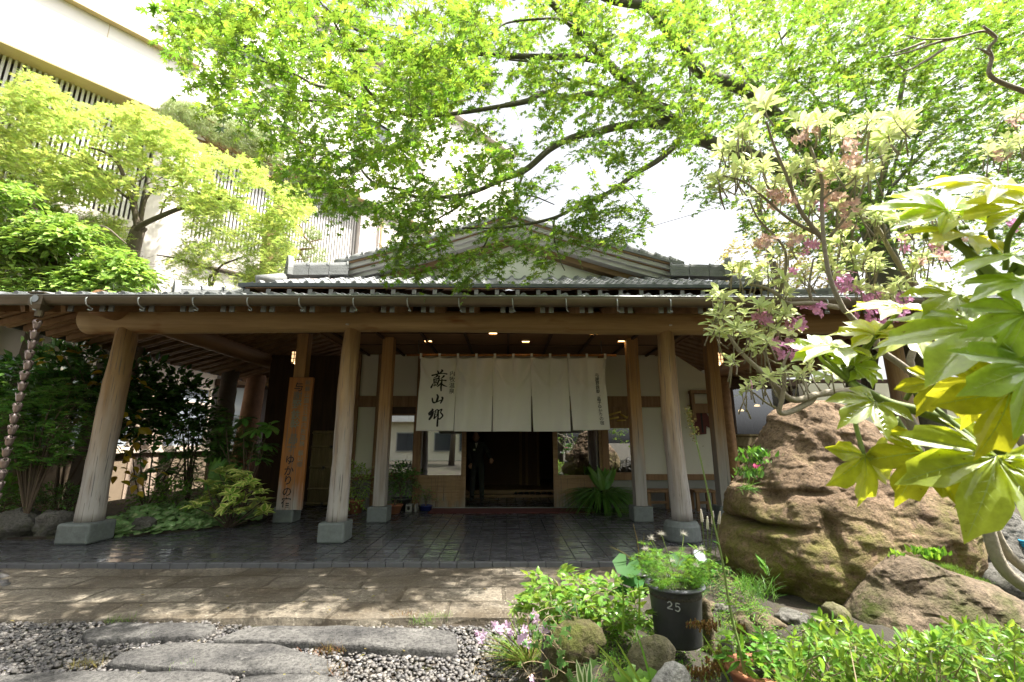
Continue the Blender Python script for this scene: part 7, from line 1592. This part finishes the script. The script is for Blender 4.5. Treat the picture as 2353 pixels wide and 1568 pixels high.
for P_, w in (([(-.028, .012), (-.018, .020), (-.008, .012), (-.014, .0), (-.030, -.014), (-.006, -.013)], [.005, .006, .006, .005]), ([(.030, .020), (.014, .020), (.012, .004)], [.005, .005]), ([(.012, .004), (.024, .006), (.030, -.004), (.022, -.016), (.008, -.014)], [.005, .006, .005])):
    V, F = stroke(np.array(P_), w); a0 = -.42; rr_ = r1 * .915; th = a0 + V[:, 0] / rr_; m.add(np.stack([c[0] + (rr_ + .0025) * np.sin(th), c[1] - (rr_ + .0025) * np.cos(th), c[2] + h * .74 - .12 * V[:, 0] + V[:, 1]], 1), F)
part(m, 'number', 'paint_white', pm)
r = np.random.default_rng(101); top = c + [0, 0, h - .01]; lm, sm, sd, bs = MB(), MB(), MB(), MB()
n = 150; a = r.uniform(0, 2 * PI, n); O = top + np.stack([r1 * .8 * np.cos(a) * r.random(n) ** .5, r1 * .8 * np.sin(a) * r.random(n) ** .5, 0 * a], 1); e = O + np.stack([.09 * np.cos(a), .09 * np.sin(a), r.uniform(.03, .19, n)], 1) * r.uniform(.5, 1.1, (n, 1)); thin_tubes(sm, np.stack([O, (O + e) / 2 + [0, 0, .02], e], 1), .0014); d = rand_dirs(n, -.1, .8, r); sprays(lm, None, e - d * .02, d, .07, 7, .026, CUTMAPLE, r, tw=0)
for px, py in ((1497, 1238), (1520, 1228), (1572, 1228), (1612, 1262), (1484, 1263), (1600, 1300), (1545, 1290)):
    q = at(px, py, 2.72 + r.uniform(-.08, .08)); b = top + r.normal(0, .03, 3) * [1, 1, 0]; sm.tube(smoothline([b, (b + q) / 2 + r.normal(0, .01, 3), q], 5), .0022, 6); k = 90; dd = rand_dirs(k, -.4, 1, r); part(MB().scat(NEEDLE, np.tile(q, (k, 1)), frames(dd, rand_dirs(k, -1, 1, r)), np.stack([np.full(k, .035), r.uniform(.02, .036, k), np.full(k, .03)], 1)), 'seed_head', 'seed_silver', PB)
part(lm, 'foliage', 'herb_leaf', PB); part(sm, 'stems', 'twig_green', PB)
# dark nursery pot with big round leaves behind
q = at(1462, 1320, 3.15); T = thing('leopard_plant', (q[0], 3.15, q[2] - .12), 'leopard plant with big round leaves and thin blades behind the black pot', 'potted plant'); m = MB(); pot(m, (q[0] + .03, 3.2, q[2] - .13), .05, .07, .13, .006); part(m, 'pot', 'pot_black', T, smooth=True)
m = MB()
for px, py, s in ((1440, 1300, .085), (1462, 1335, .05), (1445, 1330, .055), (1560, 1290, .06), (1425, 1360, .05)): p = at(px, py, 3.12); m.scat(ROUND, p[None], frames(np.array([[r.normal(0, .4), -.5, -.4]]), np.array([[0, -.75, .8]])), np.array([s]))
part(m, 'foliage', 'farfugium_leaf', T, smooth=True)
m = MB(); 
for px, py in ((1455, 1205), (1480, 1225), (1400, 1255), (1500, 1230)): p = at(px, py, 3.1); b = at(1470, 1310, 3.18); m.tube(smoothline([b, (b + p) / 2 + [.01, 0, .02], p], 5), np.linspace(.005, .001, 11), 5)
part(m, 'blades', 'grass_dry', T); fl_ = MB(); p = at(1487, 1292, 3.0); 
for _ in range(3): flower(fl_, p + r.normal(0, .008, 3), .014)
part(fl_, 'violet_flower', 'blue_glaze', T)
# garden spotlight
q = at(1606, 1282, 3.05); SP = thing('garden_spotlight', (q[0], 3.05, q[2] - .12), 'black garden spotlight with a round glass beside the boulder', 'lamp'); ax = unit(np.array([.35, -.62, .70])); m = MB(); m.tube([q - ax * .10, q - ax * .07, q - ax * .0, q + ax * .012], [.028, .042, .05, .052], 20); part(m, 'housing', 'black_iron', SP, smooth=True); part(MB().tube([q + ax * .0125, q + ax * .016], .044, 20), 'lens', 'lens_glass', SP); m = MB(); m.tube([q - ax * .05, q - ax * .05 + [0, .01, -.16]], .008, 6); part(m, 'spike', 'black_iron', SP)
# terracotta pot with the tall dock
q = at(1752, 1545, 2.08); TP = thing('terracotta_pot', (q[0], 2.08, q[2] - .12), 'terracotta pot at the bottom edge with a tall flowering dock stalk', 'potted plant'); c = np.array([q[0], 2.1, q[2] - .12]); m = MB(); pot(m, c, .085, .12, .13, .010); part(m, 'pot', 'terracotta', TP, smooth=True); part(MB().lathe([(.001, .118), (.11, .112), (.11, .10)], c, 24), 'soil', 'soil', TP, smooth=True)
lm, sm = MB(), MB(); n = 34; a = r.uniform(0, 2 * PI, n); O = c + np.stack([.12 * np.cos(a) * r.random(n), .10 * np.sin(a) * r.random(n), .13 + .10 * r.random(n)], 1); d = rand_dirs(n, .0, .7, r); sprays(lm, sm, O, d, .10, 6, .042, OVATE, r, droop=.5, tw=.0014); part(lm, 'foliage', 'herb_leaf', TP)
S = np.array([at(*p_, Y) for p_, Y in (((1712, 1552), 2.05), ((1700, 1490), 2.05), ((1678, 1400), 2.08), ((1660, 1290), 2.1), ((1640, 1200), 2.12), ((1622, 1110), 2.14), ((1604, 1030), 2.16), ((1590, 975), 2.17), ((1580, 938), 2.18))]); S = smoothline(S, 6); sm.tube(S, np.linspace(.0065, .0022, len(S)), 8); part(sm, 'stalk', 'twig_green', TP)
lm = MB()
for px, py, tx, ty, s in ((1690, 1455, 1618, 1440, .085), (1655, 1255, 1630, 1215, .05), (1668, 1295, 1685, 1250, .055), (1705, 1530, 1770, 1580, .11), (1700, 1500, 1720, 1440, .08), (1665, 1390, 1715, 1375, .045), (1700, 1520, 1640, 1565, .07), (1612, 1060, 1635, 1030, .02), (1604, 1020, 1590, 1010, .02)): p = at(px, py, 2.07); d = at(tx, ty, 2.0) - p; lm.scat(LANCE, p[None], frames(d[None], np.array([[.1, -.6, .8]])), np.array([s * 1.05]))
part(lm, 'stalk_leaves', 'herb_leaf', TP); sdm = MB()
for i in range(170): t_ = r.uniform(0, 1); p = S[int((len(S) - 1) * (1 - .21 * t_))] + r.normal(0, .007 + .006 * t_, 3); sdm.scat(OVATE, p[None], frames(rand_dirs(1, -.5, 1, r), rand_dirs(1, -1, 1, r)), np.array([.012]))
part(sdm, 'seed_spike', 'grass_dry', TP)
# thin white flower spikes
m, f2 = MB(), MB()
for px, py, bx_, by_ in ((1613, 1195, 1622, 1285), (1626, 1212, 1628, 1290), (1637, 1200, 1632, 1290), (1652, 1200, 1642, 1290)): p, b = at(px, py, 2.9), at(bx_, by_, 2.95); m.tube([b, p], .0022, 5); u = unit(p - b); f2.tube([p - u * .01, p + u * .03, p + u * .065], [.008, .008, .003], 7)
T = thing('plantain_plant', at(1630, 1290, 2.95), 'thin stems with white flower spikes beside the boulder', 'plant'); part(m, 'stems', 'twig_green', T); part(f2, 'flower_spikes', 'seed_silver', T)
# bright leafy bellflower clump
O = crown([(1195, 1420), (1220, 1370), (1250, 1330), (1290, 1310), (1330, 1330), (1400, 1340), (1440, 1330), (1480, 1390), (1490, 1430), (1450, 1470), (1340, 1455), (1260, 1440)], 150, lambda x, y, q: 2.75 + .35 * q, None, None, 103); lm, sm = MB(), MB(); sprays(lm, sm, O, rand_dirs(150, .1, .8, r), .12, 7, .052, OVATE, r, droop=.5, tw=.0016)
T = thing('leafy_clump', onbed(1340, 1450), 'dense light-green leafy clump left of the black pot', 'plant'); part(lm, 'foliage', 'hedge_leaf', T); part(sm, 'stems', 'dry_stem', T)
# maple seedling
lm, sm = MB(), MB(); b = onbed(1220, 1430)
for px, py, s in ((1225, 1362, .052), (1268, 1365, .045), (1180, 1400, .060), (1215, 1390, .055), (1240, 1400, .06), (1258, 1350, .022), (1195, 1425, .05)): p = at(px, py, 2.95); sm.tube(smoothline([b, (b + p) / 2 + [0, 0, .03], p], 4), .0022, 5); lm.scat(MAPLEFAT, p[None], frames(np.array([[r.normal(0, .5), -.5, -.6]]), np.array([[r.normal(0, .2), -.8, .6]])), np.array([s]))
T = thing('maple_seedling', b, 'maple seedling with a few reddish new leaves at the left end of the bed', 'plant'); part(lm, 'foliage', 'hornbeam_leaf', T); part(sm, 'stems', 'twig', T)
# stump with roots, stones
p = at(1345, 1500, 2.62); boulder_out = [az(900, 760), az(1000, 700), az(1150, 690), az(1230, 740), az(1260, 830), az(1200, 900), az(1130, 960), az(1050, 1090), az(860, 1100), az(850, 960), az(870, 860)]
inv7 = lambda q: ((q[0] * 1.0625 - 1700) * 2.0475, (q[1] * 1.0625 - 900) * 2.0475)
o = boulder('stump', [inv7(q) for q in boulder_out], 2.62, .17, 'stump_wood', 'mossy rotten stump overgrown with ivy', -.1, 12, .03, (70, 80)); o['category'] = 'stump'
def stone(outl, Y, dep, mat, label, seed, disp=.012): return boulder('stone', [inv7(az(*q)) for q in outl], Y, dep, mat, label, -.05, seed, disp, (46, 56))
for o in (stone([(1385, 910), (1420, 850), (1500, 800), (1590, 788), (1650, 810), (1700, 870), (1690, 960), (1500, 1010), (1400, 980)], 2.42, .12, 'rock_mossy', 'rounded mossy stone in the grass before the black pot', 14, .006), stone([(1540, 1090), (1600, 1010), (1680, 955), (1750, 970), (1790, 1030), (1800, 1120), (1540, 1130)], 2.2, .10, 'rock_pale', 'pale grey jagged stone at the bottom edge', 15), stone([(850, 800), (880, 775), (920, 780), (935, 830), (880, 860), (840, 870)], 2.75, .05, 'rock_grey', 'flat grey stone edge beside the orchid clump', 16, .004), stone([(1980, 880), (1985, 800), (2040, 790), (2070, 850), (2060, 930), (2000, 940)], 2.45, .08, 'rock_grey', 'small grey stone behind the terracotta pot', 17), stone([(2090, 740), (2140, 690), (2190, 700), (2200, 780), (2120, 800)], 2.7, .08, 'rock_low', 'brown stone under the boulder foot', 18), stone([(1860, 590), (1880, 560), (1920, 570), (1910, 640), (1870, 640)], 2.9, .06, 'rock_low', 'reddish stone between black pot and boulder', 19)): o['category'] = 'stone'; o['group'] = 'stones in the planting bed'
# orchid-like grass clump with pale pink flowers
fls = []; lm, dm, pm_ = MB(), MB(), MB(); b0 = onbed(1215, 1540); b0[2] += .02; n = 330; a = r.uniform(0, 2 * PI, n); O = b0 + np.stack([.075 * np.cos(a) * r.random(n), .06 * np.sin(a) * r.random(n), 0 * a], 1); d = np.stack([np.cos(a) * .55 - .12, np.sin(a) * .45, r.uniform(.5, 1.2, n)], 1); k = r.random(n) < .55
lm.scat(GRASS, O[k], frames(d[k], np.array([0, 0, 1.0]) + 0 * d[k]), np.stack([np.full(k.sum(), .16), r.uniform(.16, .34, k.sum()), r.uniform(.12, .3, k.sum())], 1)); dm.scat(GRASS, O[~k], frames(d[~k], np.array([0, 0, 1.0]) + 0 * d[~k]), np.stack([np.full((~k).sum(), .13), r.uniform(.14, .32, (~k).sum()), r.uniform(.1, .4, (~k).sum())], 1))
for px, py in ((1098, 1455), (1105, 1470), (1140, 1440), (1150, 1447), (1163, 1437), (1172, 1452), (1195, 1470), (1205, 1462), (1210, 1478), (1226, 1412), (1232, 1424), (1255, 1445), (1250, 1462), (1205, 1445), (1246, 1458), (1222, 1566)):
    p = at(px, py, 2.66 + r.uniform(-.1, .1)); dm.tube(smoothline([b0 + r.normal(0, .03, 3) * [1, 1, 0], (b0 + p) / 2 + [0, 0, .03], p], 4), .0016, 5); q_ = MB(); flower(q_, p, .024); flower(q_, p + r.normal(0, .008, 3), .02); fls.append(q_)
T = thing('orchid_clump', b0, 'grassy clump with pale pink flowers at the left end of the bed', 'plant'); part(lm, 'blades', 'grass_blade', T); part(dm, 'dry_blades', 'grass_dry', T); [part(q_, 'flower', 'orchid_petal', T) for q_ in fls]
# dry twigs and straw
m = MB()
for i in range(70): p = onbed(1110 + r.uniform(-30, 160), 1560 + r.uniform(-45, 25)) + [0, 0, .015]; d = rand_dirs(1, -.1, .35, r)[0] * r.uniform(.06, .16); m.tube(smoothline([p, p + d * .5 + r.normal(0, .012, 3), p + d], 4), .0018, 5)
tag(m.build('dry_straw', 'dry_stem'), 'tangle of dry straw and root threads at the edge of the gravel', 'straw', None, 'stuff')
# ivy
lm, sm = MB(), MB(); sprv = [(1240, 1455), (1262, 1480), (1285, 1500), (1300, 1520), (1350, 1530), (1340, 1560), (1305, 1545), (1330, 1550), (1262, 1525), (1275, 1540), (1222, 1480), (1292, 1495), (1262, 1440), (1300, 1450), (1392, 1535), (1372, 1560), (1244, 1460), (1252, 1430), (1300, 1415), (1318, 1395)]
prev = None
sprv = sprv + [(a + r.normal(0, 16), b + r.normal(0, 14)) for a, b in sprv for _ in range(2)]
for px, py in sprv:
    p = at(px, py, 2.45 + r.uniform(-.05, .1)); lm.scat(IVY, p[None], frames(np.array([[r.normal(0, .6), -.4, -.6]]), np.array([[r.normal(0, .3), -.85, .5]])), np.array([r.uniform(.022, .04)]))
    if prev is not None and np.linalg.norm(prev - p) < .16: sm.tube(smoothline([prev, (p + prev) / 2 + r.normal(0, .015, 3), p], 4), .0016, 5)
    prev = p
T = thing('ivy', onbed(1300, 1540), 'variegated ivy creeping over the mossy stump', 'plant'); part(lm, 'foliage', 'ivy_leaf', T); part(sm, 'stems', 'dry_stem', T)
# white-edged spear leaves at the bottom edge
m = MB()
for px, py, tx, ty in ((1338, 1590, 1332, 1545), (1350, 1590, 1358, 1540), (1345, 1600, 1346, 1555)): p = at(px, py, 2.2); m.scat(LANCE, p[None], frames((at(tx, ty, 2.2) - p)[None], np.array([[.1, -1, .2]])), np.array([.11]))
tag(m.build('striped_lily', 'ivy_leaf'), 'three white-edged spear leaves at the bottom edge', 'plant')
# violets and iris blades
lm = MB()
for px, py in ((1452, 1545), (1460, 1590), (1465, 1580), (1475, 1540), (1485, 1535), (1490, 1565), (1500, 1550), (1458, 1560), (1470, 1600), (1520, 1540), (1445, 1600), (1497, 1590)): p = at(px - 25, py + 10, 2.3 + r.uniform(-.05, .08)); lm.scat(ROUND, p[None], frames(np.array([[r.normal(0, .6), -.6, -.2]]), np.array([[0, -.6, .8]])), np.array([r.uniform(.026, .042)]))
tag(lm.build('violet_plant', 'herb_leaf', smooth=True), 'violet with round green leaves between stump and mossy stone', 'plant')
m = MB()
for px, py, tx, ty, s in ((1470, 1590, 1405, 1510, .24), (1500, 1590, 1482, 1490, .24), (1485, 1600, 1440, 1500, .22), (1690, 1600, 1640, 1480, .24), (1700, 1590, 1670, 1490, .22), (1730, 1600, 1716, 1530, .16), (1430, 1460, 1440, 1360, .2), (1468, 1420, 1475, 1350, .14)): p = at(px, py, 2.25); m.scat(GRASS, p[None], frames((at(tx, ty, 2.2) - p)[None], np.array([[.5, -1, .2]])), np.array([[.36, s * 1.2, s * .35]]))
tag(m.build('iris_blades', 'hedge_leaf'), 'broad bright green iris blades standing along the bottom edge', 'plant')
# sedum clumps
def sedum(px, py, Y, w, n, mat, label):
    p = at(px, py, Y); O = p + r.normal(0, 1, (n, 3)) * np.array([w, w * .6, w * .25]); m = MB()
    for q in O: k = 14; dd = rand_dirs(k, -.1, 1, r) * .5 + np.array([0, 0, .8]); m.scat(OVATE, q + np.outer(np.linspace(-.015, .012, k), [0, 0, 1]), frames(dd, rand_dirs(k, -1, 1, r)), np.full(k, .014))
    tag(m.build('sedum_clump', mat), label, 'plant', 'sedum clumps in the bed')
sedum(1672, 1450 + 0, 2.5, .035, 46, 'sedum_leaf', 'green stonecrop cushion at the right behind the dock stalk') if False else None
sedum(1618, 1440, 2.52, .034, 44, 'sedum_red', 'orange-tipped stonecrop cushion right of the black pot foot'); sedum(1665, 1508, 2.35, .036, 44, 'sedum_leaf', 'yellow-green stonecrop cushion before the small grey stone'); sedum(1662, 1535, 2.3, .04, 40, 'sedum_red', 'brownish stonecrop below the yellow-green one'); sedum(1622, 1548, 2.28, .03, 30, 'sedum_red', 'reddish stonecrop over the pale jagged stone'); sedum(1700, 1448, 2.6, .02, 16, 'sedum_red', 'tiny pinkish stonecrop on the soil by the boulder')
# loose grass through the bed
m = MB(); O = []
while len(O) < 900:
    px, py = r.uniform(1380, 1720), r.uniform(1430, 1580)
    if vnoise(np.array([px / 40.]), np.array([py / 30.]), 4)[0] > .42: O.append(onbed(px, py))
O = np.array(O); d = np.stack([r.normal(0, .5, len(O)), r.normal(-.1, .5, len(O)), r.uniform(.5, 1.2, len(O))], 1); m.scat(GRASS, O, frames(d, np.array([0, 0, 1.0]) + 0 * d), np.stack([np.full(len(O), .075), r.uniform(.05, .14, len(O)), r.uniform(.05, .14, len(O))], 1)); o = m.build('grass', 'grass_blade'); tag(o, 'fine grass through the planting bed', 'grass', None, 'stuff')
m = MB(); O = np.array([onbed(*q) for q in zip(r.uniform(1380, 1780, 140), r.uniform(1400, 1560, 140))]); sprays(m, None, O + [0, 0, .02], rand_dirs(140, .2, .9, r), .05, 5, .016, OVATE, r, tw=0); o = m.build('small_weeds', 'herb_leaf'); tag(o, 'tiny green weeds covering the soil of the bed', 'weeds', None, 'stuff')
# low growth filling the soil between the black pot and the boulder
def patch(name, pts, n, k, size, tmpl, mat, label, sd, hgt=.05, twl=.07, wid=9):
    q = np.random.default_rng(sd); lm, sm = MB(), MB(); P = np.array([onbed(a + q.normal(0, wid), b + q.normal(0, wid * .6)) for a, b in pts for _ in range(n)]); P[:, 2] += q.uniform(0, hgt, len(P)); sprays(lm, sm, P, rand_dirs(len(P), .0, .9, q), twl, k, size, tmpl, q, droop=.4, tw=.0012)
    T = thing(name, P.mean(0), label, 'plant'); part(lm, 'foliage', mat, T); part(sm, 'stems', 'dry_stem', T)
patch('juniper', [(1640, 1310), (1655, 1330), (1650, 1355), (1668, 1372), (1640, 1385), (1630, 1345)], 26, 9, .018, LANCE, 'camellia_leaf', 'grey-green creeping juniper between spotlight and boulder', 111, .16)
patch('parsley_plant', [(1610, 1320), (1630, 1335), (1625, 1300), (1640, 1345)], 14, 7, .026, CUTMAPLE, 'herb_leaf', 'ferny bright leaves behind the rim of the black pot', 112, .12)
patch('wiry_fern', [(1690, 1350), (1705, 1375), (1700, 1400), (1720, 1390), (1735, 1420), (1690, 1420), (1745, 1450)], 18, 9, .024, LANCE, 'herb_leaf', 'wiry drooping fern at the foot of the boulder beside the dock stalk', 113, .14, .10)
patch('clover_patch', [(1640, 1420), (1670, 1440), (1700, 1450), (1600, 1480), (1740, 1480), (1560, 1500), (1780, 1450), (1840, 1440), (1700, 1480)], 13, 5, .016, OVATE, 'hedge_leaf', 'clover-like weeds over the dark soil before the boulder', 114, .03, .05, 20)
patch('creeping_weed', [(1400, 1480), (1420, 1500), (1380, 1490), (1450, 1470), (1420, 1530), (1520, 1560), (1560, 1570)], 14, 7, .02, LANCE, 'herb_leaf', 'fine creeping green between stump and mossy stone', 115, .06, .07, 14)
patch('dry_cushion', [(1660, 1340), (1680, 1330), (1672, 1360)], 30, 6, .014, LANCE, 'dry_stem', 'dry grey cushion of dead stems beside the boulder', 116, .10, .05)
for px, py, Y_, s, lb, sd in ((1700, 1430, 2.75, .06, 'brown stone half sunk in the soil behind the dock stalk', 21), (1660, 1405, 2.9, .05, 'small dark stone near the juniper', 22), (1760, 1440, 2.8, .075, 'stone under the wiry fern', 23), (1820, 1430, 2.9, .08, 'grey-brown stone just behind the clipped shrub', 24), (1625, 1400, 2.95, .05, 'reddish round stone by the foot of the black pot', 25), (1590, 1500, 2.45, .04, 'little stone between the two stonecrops', 26)):
    p = onbed(px, py); o = rock_mesh(MB(), [((p[0], p[1], p[2] + .2 * s), (s * 1.2, s, s * .7))], .12, 2.2, seed=sd, sub=4).build('stone', 'rock_low' if sd % 2 else 'rock_grey', smooth=True); tag(o, lb, 'stone', 'stones in the planting bed')
# grass tufts in the paving joints
for px, py, lb, n, mt in ((275, 1430, 'grass tuft at the paving edge above the left slab', 60, 'grass_blade'), (1000, 1422, 'grass tuft at the paving edge near the right end', 70, 'grass_blade'), (965, 1432, 'low grass patch on the soil behind the long slab', 50, 'grass_blade'), (755, 1500, 'rusty moss tuft between the dark and the long slab', 70, 'sedum_red'), (930, 1418, 'rusty dry moss strip along the paving edge', 60, 'sedum_red'), (200, 1530, 'brown moss patch left of the rounded slab', 60, 'grass_dry'), (420, 1537, 'tiny grass tuft between the two front slabs', 25, 'grass_blade'), (350, 1470, 'tiny grass tuft behind the rounded slab', 16, 'grass_blade'), (755, 1548, 'small moss tuft at the right tip of the rounded slab', 40, 'sedum_red')):
    p = gnd(px, py, -.06); tufts('grass_tuft', [p + [dx, 0, 0] for dx in (-.06, 0, .07)], n // 2, .05, (GRASS[0] * [1.2, 1, 1], GRASS[1]), mt, lb, 'grass', int(px), .03)
# fallen leaves and petals on the floor
m = MB(); n = 110; px = r.uniform(0, 1400, n); py = r.uniform(1240, 1568, n); O = np.array([gnd(a, b, .002 if b < 1288 else -.03) for a, b in zip(px, py)]); m.scat(OVATE, O, frames(rand_dirs(n, -.05, .05, r), np.array([0, 0, 1.0]) + r.normal(0, .1, (n, 3))), r.uniform(.015, .035, n)); o = m.build('fallen_leaves', 'grass_dry'); tag(o, 'scattered fallen leaves on the floor and paving', 'leaves', None, 'stuff')
